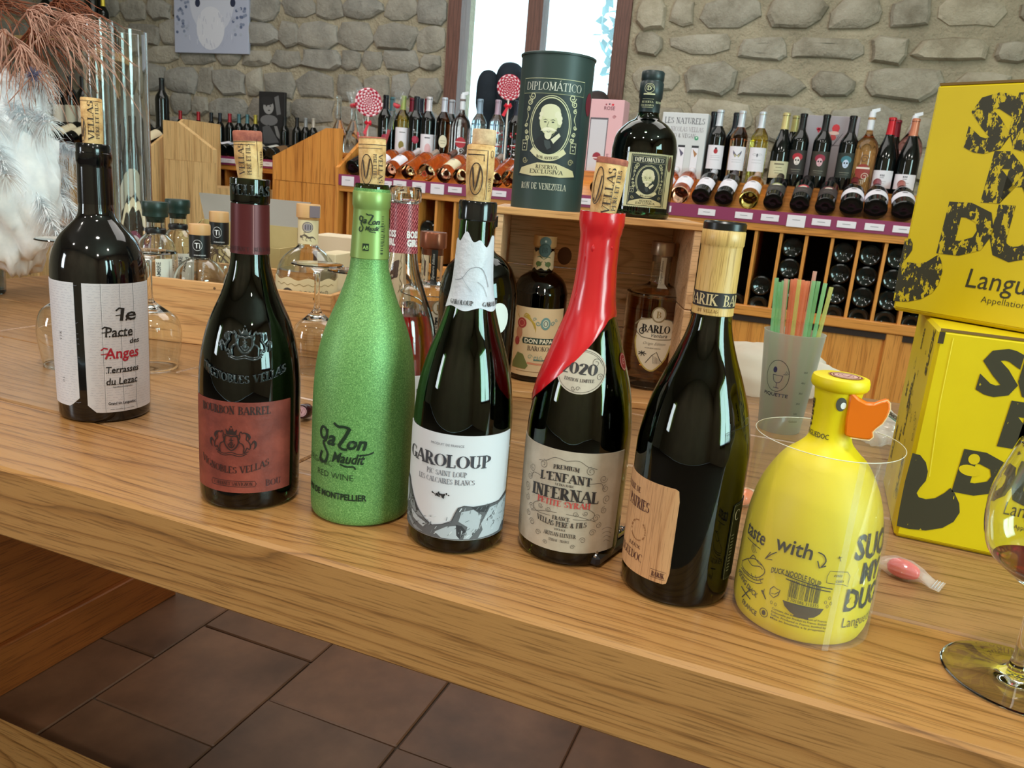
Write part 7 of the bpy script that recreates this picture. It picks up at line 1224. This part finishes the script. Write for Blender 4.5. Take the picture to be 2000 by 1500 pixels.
V = []; F = []; n_ = 40
for j in range(25):
    for i in range(n_):
        ph, th = PI*j/24, 2*PI*i/n_; v = Vector((math.sin(ph)*math.cos(th), math.sin(ph)*math.sin(th), math.cos(ph))); f_ = 1+.25*noise.noise(v*3)+.12*noise.noise(v*9)+.05*noise.noise(v*25); V.append((cP-pv)+Vector((v.x*.118*f_, v.y*.08*f_, v.z*.185*f_)))
for j in range(24):
    for i in range(n_): F.append((j*n_+i, j*n_+(i+1) % n_, (j+1)*n_+(i+1) % n_, (j+1)*n_+i))
tf = thing('feather_puff', 'dense white down at the heart of the feather bunch', 'feather', pv); tag(link('down', V, F, FWH, tf, True, 0), kind='stuff')
DRY = mottled('dried_rose_gold', [(.3, (166, 116, 96)), (.7, (210, 166, 148))], 40, .7, .2, 200, .001); DRD = mottled('dried_copper', [(.3, (96, 46, 26)), (.7, (150, 84, 50))], 40, .7, .2, 200, .001)
hub = WY(40, 10, pv.y+.02)
for k, (hx_, hy_, dy_, dirs, n_, m_) in enumerate(((55, 22, .0, (5, -70), 48, DRY), (112, 48, -.02, (22, -62), 54, DRY), (10, 60, -.03, (-60, -150), 30, DRY), (60, 60, .03, (-30, -120), 36, DRD), (-20, 10, 0, (20, -40), 30, DRD), (100, 8, .04, (10, -30), 32, DRD), (40, 90, -.05, (-50, -110), 26, DRY))):
    H0 = WY(hx_, hy_, pv.y+dy_); t = thing('dried_spray', ('rose-gold dried spray with its long fronds reaching toward the glass vases', 'rose-gold dried spray lowest over the corked black bottle', 'rose-gold dried spray drooping over the white feathers', 'copper-brown dried spray behind the rose-gold fronds', 'copper-brown dried spray at the top of the feather vase', 'copper-brown dried spray pointing over the tall cabinet', 'short rose-gold spray hanging in front of the feathers')[k], 'dried flower', pv, 0, 'dried sprays in the feather vase'); m0 = top_-pv; h0 = H0-pv
    MB().tube([m0*(1-u)**2+(m0*.5+h0*.5+Vector((0, 0, .1)))*2*u*(1-u)+h0*u*u for u in [i/8 for i in range(9)]], .0018, 5).build('stalk', m_, t, True); mb = MB()
    for j in range(n_):
        a = R(dirs[0]+(dirs[1]-dirs[0])*j/(n_-1)+q.uniform(-8, 8)); Lf = q.uniform(.09, .185)*(1.0 if k != 6 else .6); dz = q.uniform(-.5, .5); d0 = Vector((math.cos(a), dz, math.sin(a)*.7+.25)).normalized(); curl = q.uniform(-1, 1)*.35; pts = []; wv_ = q.uniform(0, 6)
        for i in range(9): u = i/8; pts.append(h0+d0*Lf*u*(1-.15*u)+Vector((curl*Lf*u*u*.5+.004*math.sin(wv_+u*9), 0, -Lf*.34*u*u+.003*math.cos(wv_+u*8))))
        mb.tube(pts, [.0012*(1-.72*i/8)+(.0003 if i % 2 else 0) for i in range(9)], 4, False)
        if j % 2 == 0: s0 = pts[3]; mb.tube([s0+(d0*.6+Vector((curl, q.uniform(-.4, .4), -.2)))*Lf*.45*v_+Vector((0, 0, -Lf*.25*v_*v_)) for v_ in (0, .25, .5, .75, 1)], [.0008, .0007, .0006, .0004, .0002], 4, False)
    tag(mb.build('fronds', m_, t, True, 0), kind='stuff')
p = WY(66, 145, pv.y-.06); th_ = thing('dried_thistle', 'small violet-grey thistle head between the feathers and the dried fronds', 'dried flower', pv, 0, None); mb = MB(); pl = p-pv
for k in range(70):
    v = Vector((q.gauss(0, 1), q.gauss(0, 1), q.gauss(0, 1))).normalized(); mb.tube([pl, pl+v*.014], [.0012, .0003], 4, False)
tag(mb.build('spikes', paint((104, 98, 124), .7), th_), kind='stuff'); MB().tube([pl, (pl+m0)/2+Vector((0, 0, .03)), m0], .001, 5).build('stalk', DRY, th_)
